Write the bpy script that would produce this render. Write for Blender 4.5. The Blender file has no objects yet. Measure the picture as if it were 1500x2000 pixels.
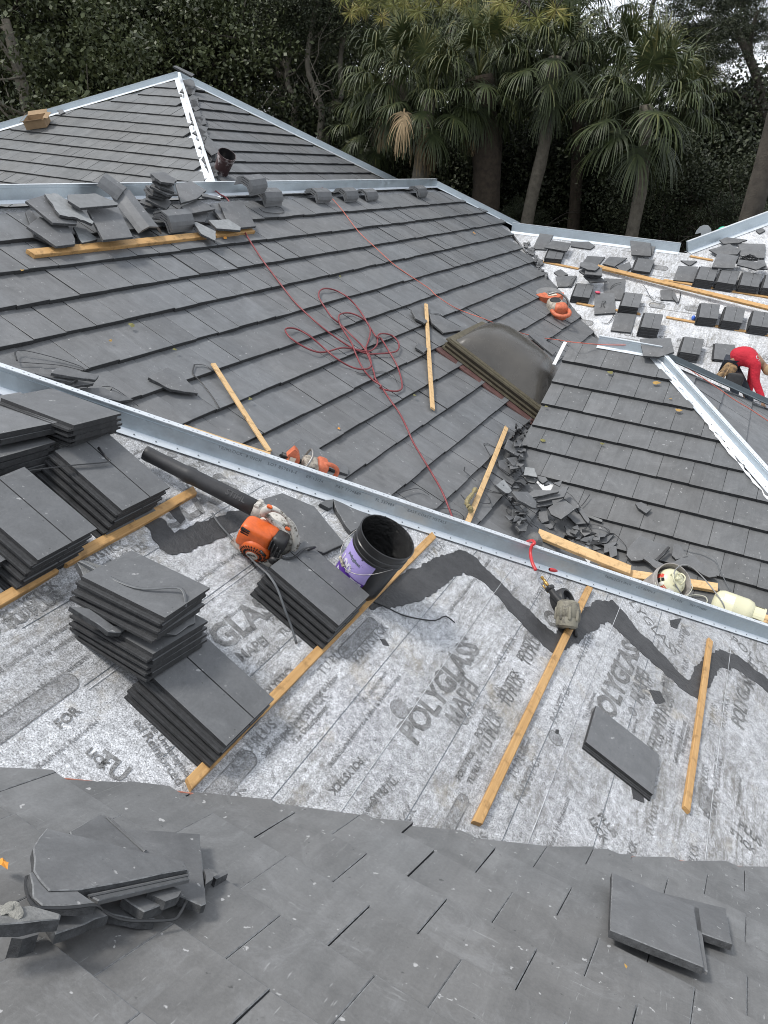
import bpy, bmesh, math, random
from mathutils import Vector, Matrix
from math import radians, sin, cos, pi
random.seed(11)
S = bpy.context.scene
# ------------------------------------------------------------------ camera
FPX = 1493.17; PIT = radians(25.918); ROL = radians(4.931); AZ = radians(23.766)
_A = Vector((sin(AZ), cos(AZ), 0)); _B = Vector((cos(AZ), -sin(AZ), 0))   # house axes seen from the camera heading
_F = Vector((0, cos(PIT), -sin(PIT))); _R = Vector((1, 0, 0)); _U = _R.cross(_F)
_R2 = _R*cos(ROL) + _U*sin(ROL); _U2 = _U*cos(ROL) - _R*sin(ROL)
def hs(d): return Vector((d.dot(_B), d.dot(_A), d.z))                     # to house axes: X across, Y along, Z up
CR, CU, CF = hs(_R2), hs(_U2), hs(_F)
cam = bpy.data.objects.new('camera', bpy.data.cameras.new('camera')); S.collection.objects.link(cam)
cam.matrix_world = Matrix(((CR.x, CU.x, -CF.x, 0), (CR.y, CU.y, -CF.y, 0), (CR.z, CU.z, -CF.z, 0), (0, 0, 0, 1)))
cam.data.sensor_fit = 'VERTICAL'; cam.data.sensor_height = 36; cam.data.lens = 36*FPX/2000
cam.data.clip_start = .05; cam.data.clip_end = 2000
S.camera = cam
S.render.resolution_x = 768; S.render.resolution_y = 1024
# ------------------------------------------------------------------ sky and sun (bright overcast)
SUN_EL = radians(60); SUN_AZ = radians(238)      # azimuth clockwise from +Y, light comes from the left
w = bpy.data.worlds.new('World'); S.world = w; w.use_nodes = True
nt = w.node_tree; nt.nodes.clear()
o_ = nt.nodes.new('ShaderNodeOutputWorld'); bg = nt.nodes.new('ShaderNodeBackground')
sk = nt.nodes.new('ShaderNodeTexSky'); sk.sky_type = 'NISHITA'; sk.sun_disc = False
sk.sun_elevation = SUN_EL; sk.sun_rotation = SUN_AZ; sk.dust_density = 1.2; sk.air_density = 1.0
hsv = nt.nodes.new('ShaderNodeHueSaturation'); hsv.inputs['Saturation'].default_value = .30
hsv.inputs['Value'].default_value = 1.0
nt.links.new(sk.outputs[0], hsv.inputs['Color'])
cl = nt.nodes.new('ShaderNodeMix'); cl.data_type = 'RGBA'; cl.inputs[0].default_value = .45; cl.inputs[7].default_value = (5.2, 5.5, 5.9, 1)   # even cloud veil
nt.links.new(hsv.outputs[0], cl.inputs[6]); nt.links.new(cl.outputs[2], bg.inputs[0]); nt.links.new(bg.outputs[0], o_.inputs[0])
bg.inputs[1].default_value = .13
sl = bpy.data.lights.new('sun', 'SUN'); sl.energy = 1.5; sl.angle = radians(11); sl.color = (1, .96, .9)
so = bpy.data.objects.new('sun', sl); S.collection.objects.link(so)
_sd = Vector((sin(SUN_AZ)*cos(SUN_EL), cos(SUN_AZ)*cos(SUN_EL), sin(SUN_EL)))
so.rotation_euler = _sd.to_track_quat('Z', 'Y').to_euler()
S.view_settings.view_transform = 'Standard'; S.view_settings.look = 'None'
S.view_settings.exposure = 0.90
S.cycles.filter_width = 1.0; S.view_settings.gamma = 1
# ------------------------------------------------------------------ helpers
def link(o, parent=None):
    S.collection.objects.link(o)
    if parent is not None: o.parent = parent
    return o
def tag(o, label=None, cat=None, group=None, kind=None):
    if label: o['label'] = label
    if cat: o['category'] = cat
    if group: o['group'] = group
    if kind: o['kind'] = kind
    return o
def empty(name, loc=(0, 0, 0), label=None, cat=None, group=None, rot=None):
    o = bpy.data.objects.new(name, None); o.empty_display_size = .1
    if rot is not None: o.matrix_world = Matrix.Translation(loc) @ rot.to_4x4()
    else: o.location = loc
    link(o); return tag(o, label, cat, group)
class MB:
    def __init__(s): s.v = []; s.f = []; s.t = []; s.m = []
    def add(s, vs, fs, tv=.5, mi=0):
        n = len(s.v); s.v += [tuple(v) for v in vs]
        for f in fs: s.f.append(tuple(n+i for i in f)); s.t.append(tv); s.m.append(mi)
    def poly_prism(s, top, bot, tv=.5, mi=0, ms=None):
        n = len(top)
        s.add(list(top)+list(bot), [tuple(range(n)), tuple(range(2*n-1, n-1, -1))], tv, mi)
        k = len(s.v)-2*n
        for i in range(n):
            j = (i+1) % n
            s.f.append((k+i, k+n+i, k+n+j, k+j)); s.t.append(tv); s.m.append(mi if ms is None else ms)
    def box(s, c, sz, M=None, tv=.5, mi=0, ch=0):
        x, y, z = sz[0]/2, sz[1]/2, sz[2]/2
        vs = [Vector((i*x, j*y, k*z)) for k in (-1, 1) for i, j in ((-1, -1), (1, -1), (1, 1), (-1, 1))]
        if M is not None: vs = [M @ v for v in vs]
        c = Vector(c); vs = [v+c for v in vs]
        s.add(vs, [(3, 2, 1, 0), (4, 5, 6, 7), (0, 1, 5, 4), (1, 2, 6, 5), (2, 3, 7, 6), (3, 0, 4, 7)], tv, mi)
    def tube(s, pts, r, n=8, tv=.5, mi=0, cap=True, flat=None, closed=False):
        pts = [Vector(p) for p in pts]; N = len(pts); rings = []
        up = Vector((0, 0, 1)); prev = None
        for i, p in enumerate(pts):
            a = pts[(i-1) % N] if (i > 0 or closed) else p; b = pts[(i+1) % N] if (i < N-1 or closed) else p
            d = (b-a).normalized() if (b-a).length > 1e-9 else Vector((0, 0, 1))
            if prev is None:
                q = up if abs(d.dot(up)) < .95 else Vector((1, 0, 0)); x = d.cross(q).normalized()
            else: x = (prev - d*prev.dot(d)).normalized()
            prev = x; y = d.cross(x)
            rr = r[i] if isinstance(r, (list, tuple)) else r
            ry = rr if flat is None else rr*flat
            rings.append([p + x*cos(2*pi*k/n)*rr + y*sin(2*pi*k/n)*ry for k in range(n)])
        k0 = len(s.v); vs = [v for g in rings for v in g]; fs = []
        for i in range(N-1 if not closed else N):
            i2 = (i+1) % N
            for k in range(n): fs.append((i*n+k, i*n+(k+1) % n, i2*n+(k+1) % n, i2*n+k))
        if cap and not closed: fs += [tuple(range(n-1, -1, -1)), tuple((N-1)*n+k for k in range(n))]
        s.add(vs, fs, tv, mi)
    def lathe(s, prof, M, n=24, tv=.5, mi=0, capa=False, capb=False):
        vs = []; fs = []
        for (r, z) in prof:
            for k in range(n): vs.append(M @ Vector((r*cos(2*pi*k/n), r*sin(2*pi*k/n), z)))
        for i in range(len(prof)-1):
            for k in range(n): fs.append((i*n+k, i*n+(k+1) % n, (i+1)*n+(k+1) % n, (i+1)*n+k))
        if capa: fs.append(tuple(range(n-1, -1, -1)))
        if capb: fs.append(tuple((len(prof)-1)*n+k for k in range(n)))
        s.add(vs, fs, tv, mi)
    def mesh(s, name, mats, smooth=False):
        me = bpy.data.meshes.new(name); me.from_pydata(s.v, [], s.f)
        if not isinstance(mats, (list, tuple)): mats = [mats]
        for m in mats: me.materials.append(m)
        me.polygons.foreach_set('material_index', s.m)
        at = me.attributes.new('tv', 'FLOAT', 'FACE'); at.data.foreach_set('value', s.t)
        if smooth:
            me.polygons.foreach_set('use_smooth', [True]*len(me.polygons))
        me.update(); return me
    def build(s, name, mats, parent=None, smooth=False, angle=None, M=None):
        me = s.mesh(name, mats, smooth)
        if angle is not None:
            me.polygons.foreach_set('use_smooth', [True]*len(me.polygons))
            bm = bmesh.new(); bm.from_mesh(me)
            for e in bm.edges:
                if len(e.link_faces) == 2 and e.calc_face_angle(0) > radians(angle): e.smooth = False
            bm.to_mesh(me); bm.free()
        o = bpy.data.objects.new(name, me); link(o, parent)
        if M is not None: o.matrix_local = M
        return o
# roof planes: every one is n.p = c, with local axes u (level), v (up the slope), n
class Plane:
    def __init__(s, n, c):
        n = Vector(n); L = n.length; s.n = n/L; s.c = c/L
        up = Vector((0, 0, 1)); s.ev = (up - s.n*up.dot(s.n)).normalized(); s.eu = s.ev.cross(s.n)
        s.o = s.n*s.c
    def w(s, u, v, h=0): return s.o + s.eu*u + s.ev*v + s.n*h
    def uv(s, p): d = Vector(p)-s.o; return d.dot(s.eu), d.dot(s.ev)
    def px(s, x, y, h=0):
        d = CR*((x-750)/FPX) - CU*((y-1000)/FPX) + CF
        return d*((s.c+h)/s.n.dot(d))
    def pu(s, x, y, h=0): return s.uv(s.px(x, y, h))
    def z(s, x, y): return (s.c - s.n.x*x - s.n.y*y)/s.n.z
    def xy(s, x, y, h=0): return Vector((x, y, s.z(x, y))) + s.n*h
    def M(s, u, v, h=0, rot=0, tilt=(0, 0)):
        R = Matrix((( s.eu.x, s.ev.x, s.n.x), (s.eu.y, s.ev.y, s.n.y), (s.eu.z, s.ev.z, s.n.z)))
        R = R @ Matrix.Rotation(rot, 3, 'Z') @ Matrix.Rotation(tilt[0], 3, 'X') @ Matrix.Rotation(tilt[1], 3, 'Y')
        return Matrix.Translation(s.w(u, v, h)) @ R.to_4x4()
PF = Plane((.04, .5, 1), -1.39)       # near tiled slope
PU = Plane((.5, 0, 1), -2.85)         # white underlayment slope
PH = Plane((0, .5, 1), -0.085)        # hidden slope behind the long hip
PM = Plane((.5, 0, 1), -4.074)        # big tiled slope
PR = Plane((0, -.5, 1), -7.08)        # right tiled slope
PR2 = Plane((.5, 0, 1), -2.60)
PR3 = Plane((0, .5, 1), 2.83)
PD = Plane((0, -.5, 1), -9.95)        # far white slope
PL = Plane((0, -.5, 1), -7.253)       # far pyramid, left face
PQ = Plane((.5, 0, 1), -5.77)         # far pyramid, right face
UP = Vector((0, 0, 1))
# ------------------------------------------------------------------ materials
def newmat(name):
    m = bpy.data.materials.new(name); m.use_nodes = True; nt = m.node_tree
    return m, nt, nt.nodes['Principled BSDF']
def N(nt, t, **kw):
    n = nt.nodes.new('ShaderNode'+t)
    for k, v in kw.items():
        if k.startswith('i_'):
            key = k[2:].replace('_', ' ')
            n.inputs[int(key) if key.isdigit() else key].default_value = v
        else: setattr(n, k, v)
    return n
def ramp(nt, src, stops):
    r = nt.nodes.new('ShaderNodeValToRGB'); e = r.color_ramp.elements
    e[0].position, e[0].color = stops[0][0], (*[stops[0][1]]*3, 1) if not isinstance(stops[0][1], tuple) else (*stops[0][1], 1)
    e[1].position, e[1].color = stops[-1][0], (*[stops[-1][1]]*3, 1) if not isinstance(stops[-1][1], tuple) else (*stops[-1][1], 1)
    for p, c in stops[1:-1]:
        k = e.new(p); k.color = (*[c]*3, 1) if not isinstance(c, tuple) else (*c, 1)
    nt.links.new(src, r.inputs[0]); return r.outputs[0]
def coords(nt, scale=(1, 1, 1), rot=(0, 0, 0), gen='Object'):
    tc = N(nt, 'TexCoord'); mp = N(nt, 'Mapping'); mp.inputs['Scale'].default_value = scale; mp.inputs['Rotation'].default_value = rot
    nt.links.new(tc.outputs[gen], mp.inputs[0]); return mp.outputs[0]
def noise(nt, vec, sc, det=4, rough=.55, dist=0):
    n = N(nt, 'TexNoise'); n.inputs['Scale'].default_value = sc; n.inputs['Detail'].default_value = det
    n.inputs['Roughness'].default_value = rough; n.inputs['Distortion'].default_value = dist
    if vec is not None: nt.links.new(vec, n.inputs['Vector'])
    return n.outputs['Fac']
def mix(nt, fac, a, b, mode='MIX'):
    m = N(nt, 'Mix', data_type='RGBA', blend_type=mode)
    for s_, val in ((0, fac), (6, a), (7, b)):
        if isinstance(val, bpy.types.NodeSocket): nt.links.new(val, m.inputs[s_])
        elif isinstance(val, (int, float)): m.inputs[s_].default_value = val if s_ == 0 else (val, val, val, 1)
        else: m.inputs[s_].default_value = (*val, 1)
    return m.outputs[2]
def bump(nt, b, h, dist=.004, st=.5):
    k = N(nt, 'Bump'); k.inputs['Distance'].default_value = dist; k.inputs['Strength'].default_value = st
    nt.links.new(h, k.inputs['Height']); nt.links.new(k.outputs[0], b.inputs['Normal'])
def simple(name, col, rough=.6, metal=0, var=.15, sc=12, bmp=.002, spec=.5, coat=0):
    m, nt, b = newmat(name); v = coords(nt)
    n1 = noise(nt, v, sc, 6, .65)
    c = mix(nt, ramp(nt, n1, [(.3, 0.), (.7, 1.)]), tuple(x*(1-var) for x in col), tuple(min(1, x*(1+var)) for x in col))
    nt.links.new(c, b.inputs['Base Color']); b.inputs['Roughness'].default_value = rough; b.inputs['Metallic'].default_value = metal
    b.inputs['Specular IOR Level'].default_value = spec; b.inputs['Coat Weight'].default_value = coat
    if bmp: bump(nt, b, noise(nt, v, sc*6, 4, .6), bmp, .6)
    return m
def mat_tile(name, ax, col=(.130, .136, .143), rough=.55, scuff=1., fine=1.):
    # ax: which world axis runs down the slope (0 = x, 1 = y, 2 = none: loose tile)
    m, nt, b = newmat(name)
    st = {0: (.9, 11, .9), 1: (11, .9, .9), 2: (3, 5, 5)}[ax]
    v = coords(nt); vs = coords(nt, st); vt = coords(nt, {0: (14, 110, 14), 1: (110, 14, 14), 2: (40, 40, 40)}[ax])
    at = N(nt, 'Attribute', attribute_name='tv')
    base = mix(nt, at.outputs['Fac'], tuple(c*.84 for c in col), tuple(c*1.16 for c in col))
    warm = mix(nt, ramp(nt, noise(nt, v, .55, 3), [(.42, 0.), (.62, .55)]), base, (col[0]*1.0, col[1]*.95, col[2]*.90))
    blotch = ramp(nt, noise(nt, v, 4.0, 7, .68, .8), [(.3, .80), (.72, 1.20)])
    c1 = mix(nt, 1., warm, blotch, 'MULTIPLY')
    streak = ramp(nt, noise(nt, vs, 2.2, 5, .62), [(.34, .93), (.66, 1.08)])
    c2 = mix(nt, 1., c1, streak, 'MULTIPLY')
    grain = ramp(nt, noise(nt, v, 95, 3, .7), [(.3, .90), (.75, 1.10)])
    c2 = mix(nt, 1., c2, grain, 'MULTIPLY')
    mask = ramp(nt, noise(nt, v, 1.9, 3), [(.42, .15), (.62, 1.)])
    tick = ramp(nt, noise(nt, vt, 1.0, 2, .5), [(.735 - .02*scuff, 0.), (.80 - .02*scuff, .8)])
    tick = mix(nt, 1., tick, mask, 'MULTIPLY')
    c3 = mix(nt, tick, c2, (.36, .36, .36))
    chalk = ramp(nt, noise(nt, vs, 5.5, 6, .8), [(.60, 0.), (.80, .30*scuff)])
    c4 = mix(nt, chalk, c3, (.30, .31, .31))
    # scratches and scuffs in random directions
    for k_, (rz, amt) in enumerate(((.5, .30), (-.9, .24), (2.0, .2))):
        vk = coords(nt, (3.2, 34, 18), (0, .2, rz)); sk_ = ramp(nt, noise(nt, vk, 1.1, 5, .78, .3), [(.655, 0.), (.70, amt*scuff)])
        mk = ramp(nt, noise(nt, v, 2.3+k_, 3), [(.45, 0.), (.57, 1.)]); c4 = mix(nt, mix(nt, 1., sk_, mk, 'MULTIPLY'), c4, (.34, .345, .345))
    smd = ramp(nt, noise(nt, v, 3.4, 9, .82, 1.1), [(.53, 0.), (.70, .26*scuff)]); c4 = mix(nt, smd, c4, (.26, .265, .27))
    sp_ = ramp(nt, noise(nt, v, 26, 3, .5), [(.700, 0.), (.725, .6*scuff)]); c4 = mix(nt, sp_, c4, (.38, .38, .38))
    dk = ramp(nt, noise(nt, v, 31, 3, .6), [(.70, 0.), (.74, .6)]); c4 = mix(nt, dk, c4, (.03, .03, .03))
    nt.links.new(c4, b.inputs['Base Color'])
    rr = ramp(nt, noise(nt, v, 7, 4), [(.3, rough-.08), (.7, rough+.12)]); nt.links.new(rr, b.inputs['Roughness'])
    b.inputs['Specular IOR Level'].default_value = .5
    bump(nt, b, noise(nt, v, 150, 4, .7), .0015*fine, .45)
    return m
T_M = mat_tile('slate_tile_down_x', 0)
T_R = mat_tile('slate_tile_down_y', 1, (.116, .120, .124))
T_F = mat_tile('slate_tile_near', 1, (.142, .145, .147), .58, 1.8)
T_P = mat_tile('slate_tile_far', 1, (.135, .140, .143), .45, .5)
T_L = mat_tile('loose_tile', 2, (.122, .126, .131), .52, 1.2)
T_BR = simple('broken_tile_core', (.060, .062, .065), .9, 0, .5, 40, .006)
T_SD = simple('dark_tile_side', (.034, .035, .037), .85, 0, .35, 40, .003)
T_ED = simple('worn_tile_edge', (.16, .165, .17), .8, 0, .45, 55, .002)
def mat_under(name, sp=1., near=1.):
    m, nt, b = newmat(name); v = coords(nt)
    fine = ramp(nt, noise(nt, v, 165, 5, .9), [(.37, .08), (.47, .52), (.60, 1.0)])
    mid = ramp(nt, noise(nt, v, 30, 8, .85), [(.36, .46), (.60, 1.10)])
    c = mix(nt, near, mix(nt, .0, (.70, .70, .70), fine), fine) if near == 1. else mix(nt, near, (.80, .80, .80), fine)
    c = mix(nt, 1., c, mid, 'MULTIPLY')
    c = mix(nt, 1., c, (.88*sp, .90*sp, .935*sp), 'MULTIPLY')
    big = ramp(nt, noise(nt, v, .9, 4, .6, .8), [(.38, .78), (.64, 1.10)])
    c = mix(nt, 1., c, big, 'MULTIPLY')
    vs = coords(nt, (8, 1.2, 3), (0, 0, radians(22)))
    dn = noise(nt, vs, 3.0, 10, .82, .7); dirt = ramp(nt, dn, [(.42, 0.), (.60, .95)])
    patch = ramp(nt, noise(nt, v, 1.5, 6, .7, .6), [(.38, 0.), (.56, 1.)])
    dirt = mix(nt, 1., dirt, patch, 'MULTIPLY')
    c = mix(nt, mix(nt, 1., dirt, ramp(nt, noise(nt, v, 44, 6, .9), [(.38, .35), (.55, 1.)]), 'MULTIPLY'), c, (.15, .143, .128))
    sm = ramp(nt, noise(nt, v, 15, 10, .88, 1.2), [(.56, 0.), (.62, .9)])
    sm = mix(nt, 1., sm, ramp(nt, noise(nt, v, 2.1, 4, .7), [(.43, 0.), (.56, 1.)]), 'MULTIPLY')
    c = mix(nt, sm, c, (.075, .073, .07))
    ye = ramp(nt, noise(nt, v, 3.1, 6, .75, .4), [(.56, 0.), (.70, .4)]); c = mix(nt, ye, c, (.36, .31, .22))
    nt.links.new(c, b.inputs['Base Color']); b.inputs['Roughness'].default_value = .82
    bump(nt, b, mix(nt, .35, noise(nt, v, 130, 4, .7), noise(nt, v, 3, 3, .5)), .004, .5)
    return m
M_UND = mat_under('white_underlayment'); M_UNDD = mat_under('white_underlayment_far', 1.12, .6)
def mat_print():
    m, nt, b = newmat('printed_grey_ink'); v = coords(nt)
    c = ramp(nt, noise(nt, v, 190, 4, .8), [(.38, .045), (.50, .13), (.66, .30)])
    c = mix(nt, ramp(nt, noise(nt, v, 9, 8, .85), [(.47, 0.), (.68, .55)]), c, (.50, .51, .52))
    nt.links.new(c, b.inputs['Base Color']); b.inputs['Roughness'].default_value = .85
    return m
M_PRT = mat_print()
M_PRL = mat_under('faint_grey_print', .62)
M_PRF = mat_under('faded_lettering', .50)
def mat_wood(name, col, dark):
    m, nt, b = newmat(name)
    v = coords(nt, (1, 1, 1)); vs = coords(nt, (2.2, 60, 60))
    g = ramp(nt, noise(nt, vs, 1.4, 6, .7, .6), [(.35, 0.), (.68, 1.)]); g = mix(nt, ramp(nt, noise(nt, v, 2.1, 4, .6), [(.35, 0.), (.65, .55)]), g, 0.)
    c = mix(nt, g, dark, col)
    k = N(nt, 'TexVoronoi'); k.inputs['Scale'].default_value = 3.2; nt.links.new(coords(nt, (1, 5, 5)), k.inputs['Vector'])
    kn = ramp(nt, k.outputs['Distance'], [(.06, 1.), (.13, 0.)])
    c = mix(nt, kn, c, tuple(x*.35 for x in dark))
    d = ramp(nt, noise(nt, v, 14, 6, .7), [(.52, 0.), (.64, .6)])
    c = mix(nt, d, c, tuple(x*.45 for x in dark))
    nt.links.new(c, b.inputs['Base Color']); b.inputs['Roughness'].default_value = .62
    bump(nt, b, noise(nt, vs, 3, 4, .6), .002, .4)
    return m
M_WD = mat_wood('yellow_pine', (.60, .38, .165), (.42, .235, .085))
M_WD2 = mat_wood('pale_pine', (.70, .50, .27), (.55, .35, .16))
def mat_metal(name, col=(.53, .60, .65), rough=.38, metal=.75):
    m, nt, b = newmat(name); v = coords(nt)
    vo = N(nt, 'TexVoronoi'); vo.inputs['Scale'].default_value = 70; nt.links.new(v, vo.inputs['Vector'])
    c = mix(nt, vo.outputs['Color'], tuple(x*.95 for x in col), tuple(min(1, x*1.05) for x in col))
    c = mix(nt, ramp(nt, noise(nt, v, 3.5, 6, .7), [(.4, 0.), (.7, .35)]), c, tuple(x*.78 for x in col))
    nt.links.new(c, b.inputs['Base Color']); b.inputs['Metallic'].default_value = metal
    r = ramp(nt, noise(nt, v, 9, 5), [(.3, rough-.06), (.7, rough+.14)]); nt.links.new(r, b.inputs['Roughness'])
    bump(nt, b, noise(nt, v, 2.2, 2), .006, .25)
    return m
M_GALV = mat_metal('galvanised_steel'); M_GALW = mat_metal('bright_flange_steel', (.74, .78, .82), .42, .45)
M_WHITE = simple('white_sealant', (.74, .75, .76), .6, 0, .14, 18, .004)
M_BLK = simple('black_strap_plastic', (.022, .023, .025), .42, 0, .3, 30, .001)
M_RUB = simple('black_rubber', (.03, .03, .032), .6, 0, .3, 40, .002)
M_DARK = simple('dark_void', (.012, .012, .012), .95, 0, .2, 10, 0)
M_TAR = simple('black_roof_cement', (.045, .045, .047), .55, 0, .4, 7, .016)
M_INK = simple('ink', (.13, .15, .17), .6, 0, .2, 60, 0)
M_RED = simple('red_rubber_hose', (.19, .035, .04), .45, 0, .25, 40, .0006)
M_ORG2 = simple('faded_red_cord', (.52, .13, .09), .6, 0, .25, 60, .0006)
# ================================================================== the setting
g = MB(); g.add([(-400, -400, -6), (400, -400, -6), (400, 400, -6), (-400, 400, -6)], [(0, 1, 2, 3)])
m, nt_, b_ = newmat('grass_and_litter'); v_ = coords(nt_)
c_ = mix(nt_, ramp(nt_, noise(nt_, v_, .8, 8, .7), [(.35, 0.), (.65, 1.)]), (.018, .024, .010), (.06, .055, .03))
nt_.links.new(c_, b_.inputs['Base Color']); b_.inputs['Roughness'].default_value = .95
tag(g.build('ground', m), kind='structure')

house = empty('house', (0, 0, -6), 'large hip roofed house being re-roofed in flat grey concrete tile', 'house')
def hpart(mb, name, mats, label=None, **kw):
    o = mb.build(name, mats, house, **kw); o.location = (0, 0, 6)
    if label: o['label'] = label
    return o
def sub(o, parent):
    o.parent = parent; o.location = (0, 0, 0); return o

def clip(poly, hps):
    """poly: list of (u,v); hps: half-planes (a,b,c) keep a*u+b*v<=c"""
    for a, b, c in hps:
        out = []
        for i in range(len(poly)):
            p, q = poly[i], poly[(i+1) % len(poly)]
            dp, dq = a*p[0]+b*p[1]-c, a*q[0]+b*q[1]-c
            if dp <= 0: out.append(p)
            if dp*dq < 0:
                t = dp/(dp-dq); out.append((p[0]+(q[0]-p[0])*t, p[1]+(q[1]-p[1])*t))
        poly = out
        if len(poly) < 3: return []
    return poly
def area(p): return abs(sum(p[i][0]*p[(i+1) % len(p)][1]-p[(i+1) % len(p)][0]*p[i][1] for i in range(len(p))))/2
def hp(p, q, keep):
    """half-plane through p,q that keeps point keep"""
    a, b = q[1]-p[1], p[0]-q[0]; c = a*p[0]+b*p[1]
    if a*keep[0]+b*keep[1] > c: a, b, c = -a, -b, -c
    return (a, b, c)
TH = .027
def field(pl, rows, L, wd, u0, u1, ph, hps=None, minarea=.02, skip=None, th=TH, jit=1., off=-.01, gap=.0035, tvb=.5, rnd=0, step=.032, bev=.0035):
    """rows: list of butt v; tiles run L up the slope; ph(row index) -> joint phase"""
    mb = MB(); R = random.Random(5+rnd)
    for ri, vb in enumerate(rows):
        u = u0 + (ph(ri) - u0) % wd - wd
        while u < u1:
            a, b = u+gap/2, u+wd-gap/2
            u += wd
            Lr = L(ri) if callable(L) else L
            poly = [(a, vb), (b, vb), (b, vb+Lr), (a, vb+Lr)]
            cx, cy = (a+b)/2, vb+Lr*.45
            dv = R.uniform(-.004, .004)*jit; dh = R.uniform(-.002, .003)*jit; rt = R.uniform(-.006, .006)*jit; tl = R.uniform(-.0025, .0025)*jit
            if skip and skip(cx, vb, R): continue
            hh = hps(cx, cy) if callable(hps) else hps
            if hh: poly = clip(poly, hh)
            if len(poly) < 3 or area(poly) < minarea: continue
            def H(p): return off + dh + step*(1-(p[1]-vb)/Lr) + tl*(p[0]-cx)/wd*2
            def X(p): return (p[0]+rt*(p[1]-cy), p[1]+dv-rt*(p[0]-cx))
            top = [pl.w(*X(p), H(p)) for p in poly]; bot = [pl.w(*X(p), H(p)-th) for p in poly]
            tv_ = tvb + R.gauss(0, .22)
            if bev and area(poly) > .03:
                n_ = len(poly); ins = []; ok = True
                sgn = 1 if sum(poly[i][0]*poly[(i+1) % n_][1]-poly[(i+1) % n_][0]*poly[i][1] for i in range(n_)) > 0 else -1
                for i in range(n_):
                    p0, p1, p2 = Vector(poly[i-1]), Vector(poly[i]), Vector(poly[(i+1) % n_])
                    e1, e2 = (p1-p0), (p2-p1)
                    if e1.length < .012 or e2.length < .012: ok = False; break
                    n1 = Vector((-e1.y, e1.x)).normalized()*sgn; n2 = Vector((-e2.y, e2.x)).normalized()*sgn; m_ = (n1+n2)
                    q = p1 + m_*(bev/max(.35, 1+n1.dot(n2))); ins.append((q.x, q.y))
                if ok:
                    lowt = [t - pl.n*bev*.55 for t in top]; it = [pl.w(*X(p), H(p)) for p in ins]; k0 = len(mb.v); nn = n_
                    mb.v += [tuple(v) for v in it+lowt+bot]
                    mb.f.append(tuple(range(k0, k0+nn)) if sgn > 0 else tuple(range(k0, k0+nn))); mb.t.append(tv_); mb.m.append(0)
                    for i in range(nn):
                        j = (i+1) % nn
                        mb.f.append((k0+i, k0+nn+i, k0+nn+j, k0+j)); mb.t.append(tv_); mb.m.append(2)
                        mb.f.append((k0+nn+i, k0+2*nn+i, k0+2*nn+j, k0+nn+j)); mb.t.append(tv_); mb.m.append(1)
                    continue
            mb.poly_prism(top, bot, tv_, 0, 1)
    return mb
def deckmesh(pl, pts, h, th=.04):
    """flat roof deck through plan points (x,y)"""
    mb = MB(); top = [pl.xy(x, y, h) for x, y in pts]
    nrm = (top[1]-top[0]).cross(top[2]-top[0])
    if nrm.dot(pl.n) < 0: top = top[::-1]
    mb.poly_prism(top, [p - pl.n*th for p in top]); return mb
def uvline(pl, x, y): return pl.uv((x, y, pl.z(x, y)))
# ---- near slope F
bpx = [(-700, 1440), (-200, 1478), (0, 1500), (250, 1525), (420, 1548), (600, 1575), (750, 1600), (1000, 1645), (1250, 1668), (1500, 1692), (2100, 1760)]
fb = [PF.pu(x, y) for x, y in bpx]
fkeep = PF.pu(700, 1900)
Rj = random.Random(3); _jc = {}
def fh(cx, cy):
    k = (round(cx, 2), round(cy, 2))
    for i in range(len(fb)-1):
        lo, hi = min(fb[i][0], fb[i+1][0]), max(fb[i][0], fb[i+1][0])
        if lo <= cx <= hi: break
    p, q = fb[i], fb[i+1]
    j = Rj.uniform(-.012, .02); j2 = Rj.uniform(-.02, .02)
    return [hp((p[0], p[1]+j), (q[0], q[1]+j+j2), fkeep)]
vr1 = PF.pu(560, 1677.5)[1]; ur1 = PF.pu(560, 1677.5)[0]; ur2 = PF.pu(560, 1782)[0]
frows = [vr1 + (k-12)*.275 for k in range(0, 28)]
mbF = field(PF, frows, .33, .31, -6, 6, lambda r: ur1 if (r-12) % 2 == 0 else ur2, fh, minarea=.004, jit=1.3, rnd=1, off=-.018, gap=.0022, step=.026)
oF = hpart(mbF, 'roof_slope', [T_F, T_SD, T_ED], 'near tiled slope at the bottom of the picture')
far = [(p[0], p[1]) for p in fb]
d = MB(); top = [PF.w(u, v+.05, -.05) for u, v in far] + [PF.w(fb[-1][0], vr1+4.2, -.05), PF.w(fb[0][0], vr1+4.2, -.05)]
d.poly_prism(top, [p-UP*.35 for p in top]); hpart(d, 'roof_deck', M_DARK)
# thin orange foam line at the cut edge
ed = MB()
for i in range(2, len(fb)-2):
    a, b_2 = Vector(PF.w(fb[i][0], fb[i][1]-.006, -.02)), Vector(PF.w(fb[i+1][0], fb[i+1][1]-.006, -.02))
    ed.tube([a, (a+b_2)/2 + UP*.002, b_2], .005, 5)
hpart(ed, 'edge_membrane', simple('terracotta_edge', (.42, .17, .12), .8, 0, .3, 30, .002))
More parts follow.
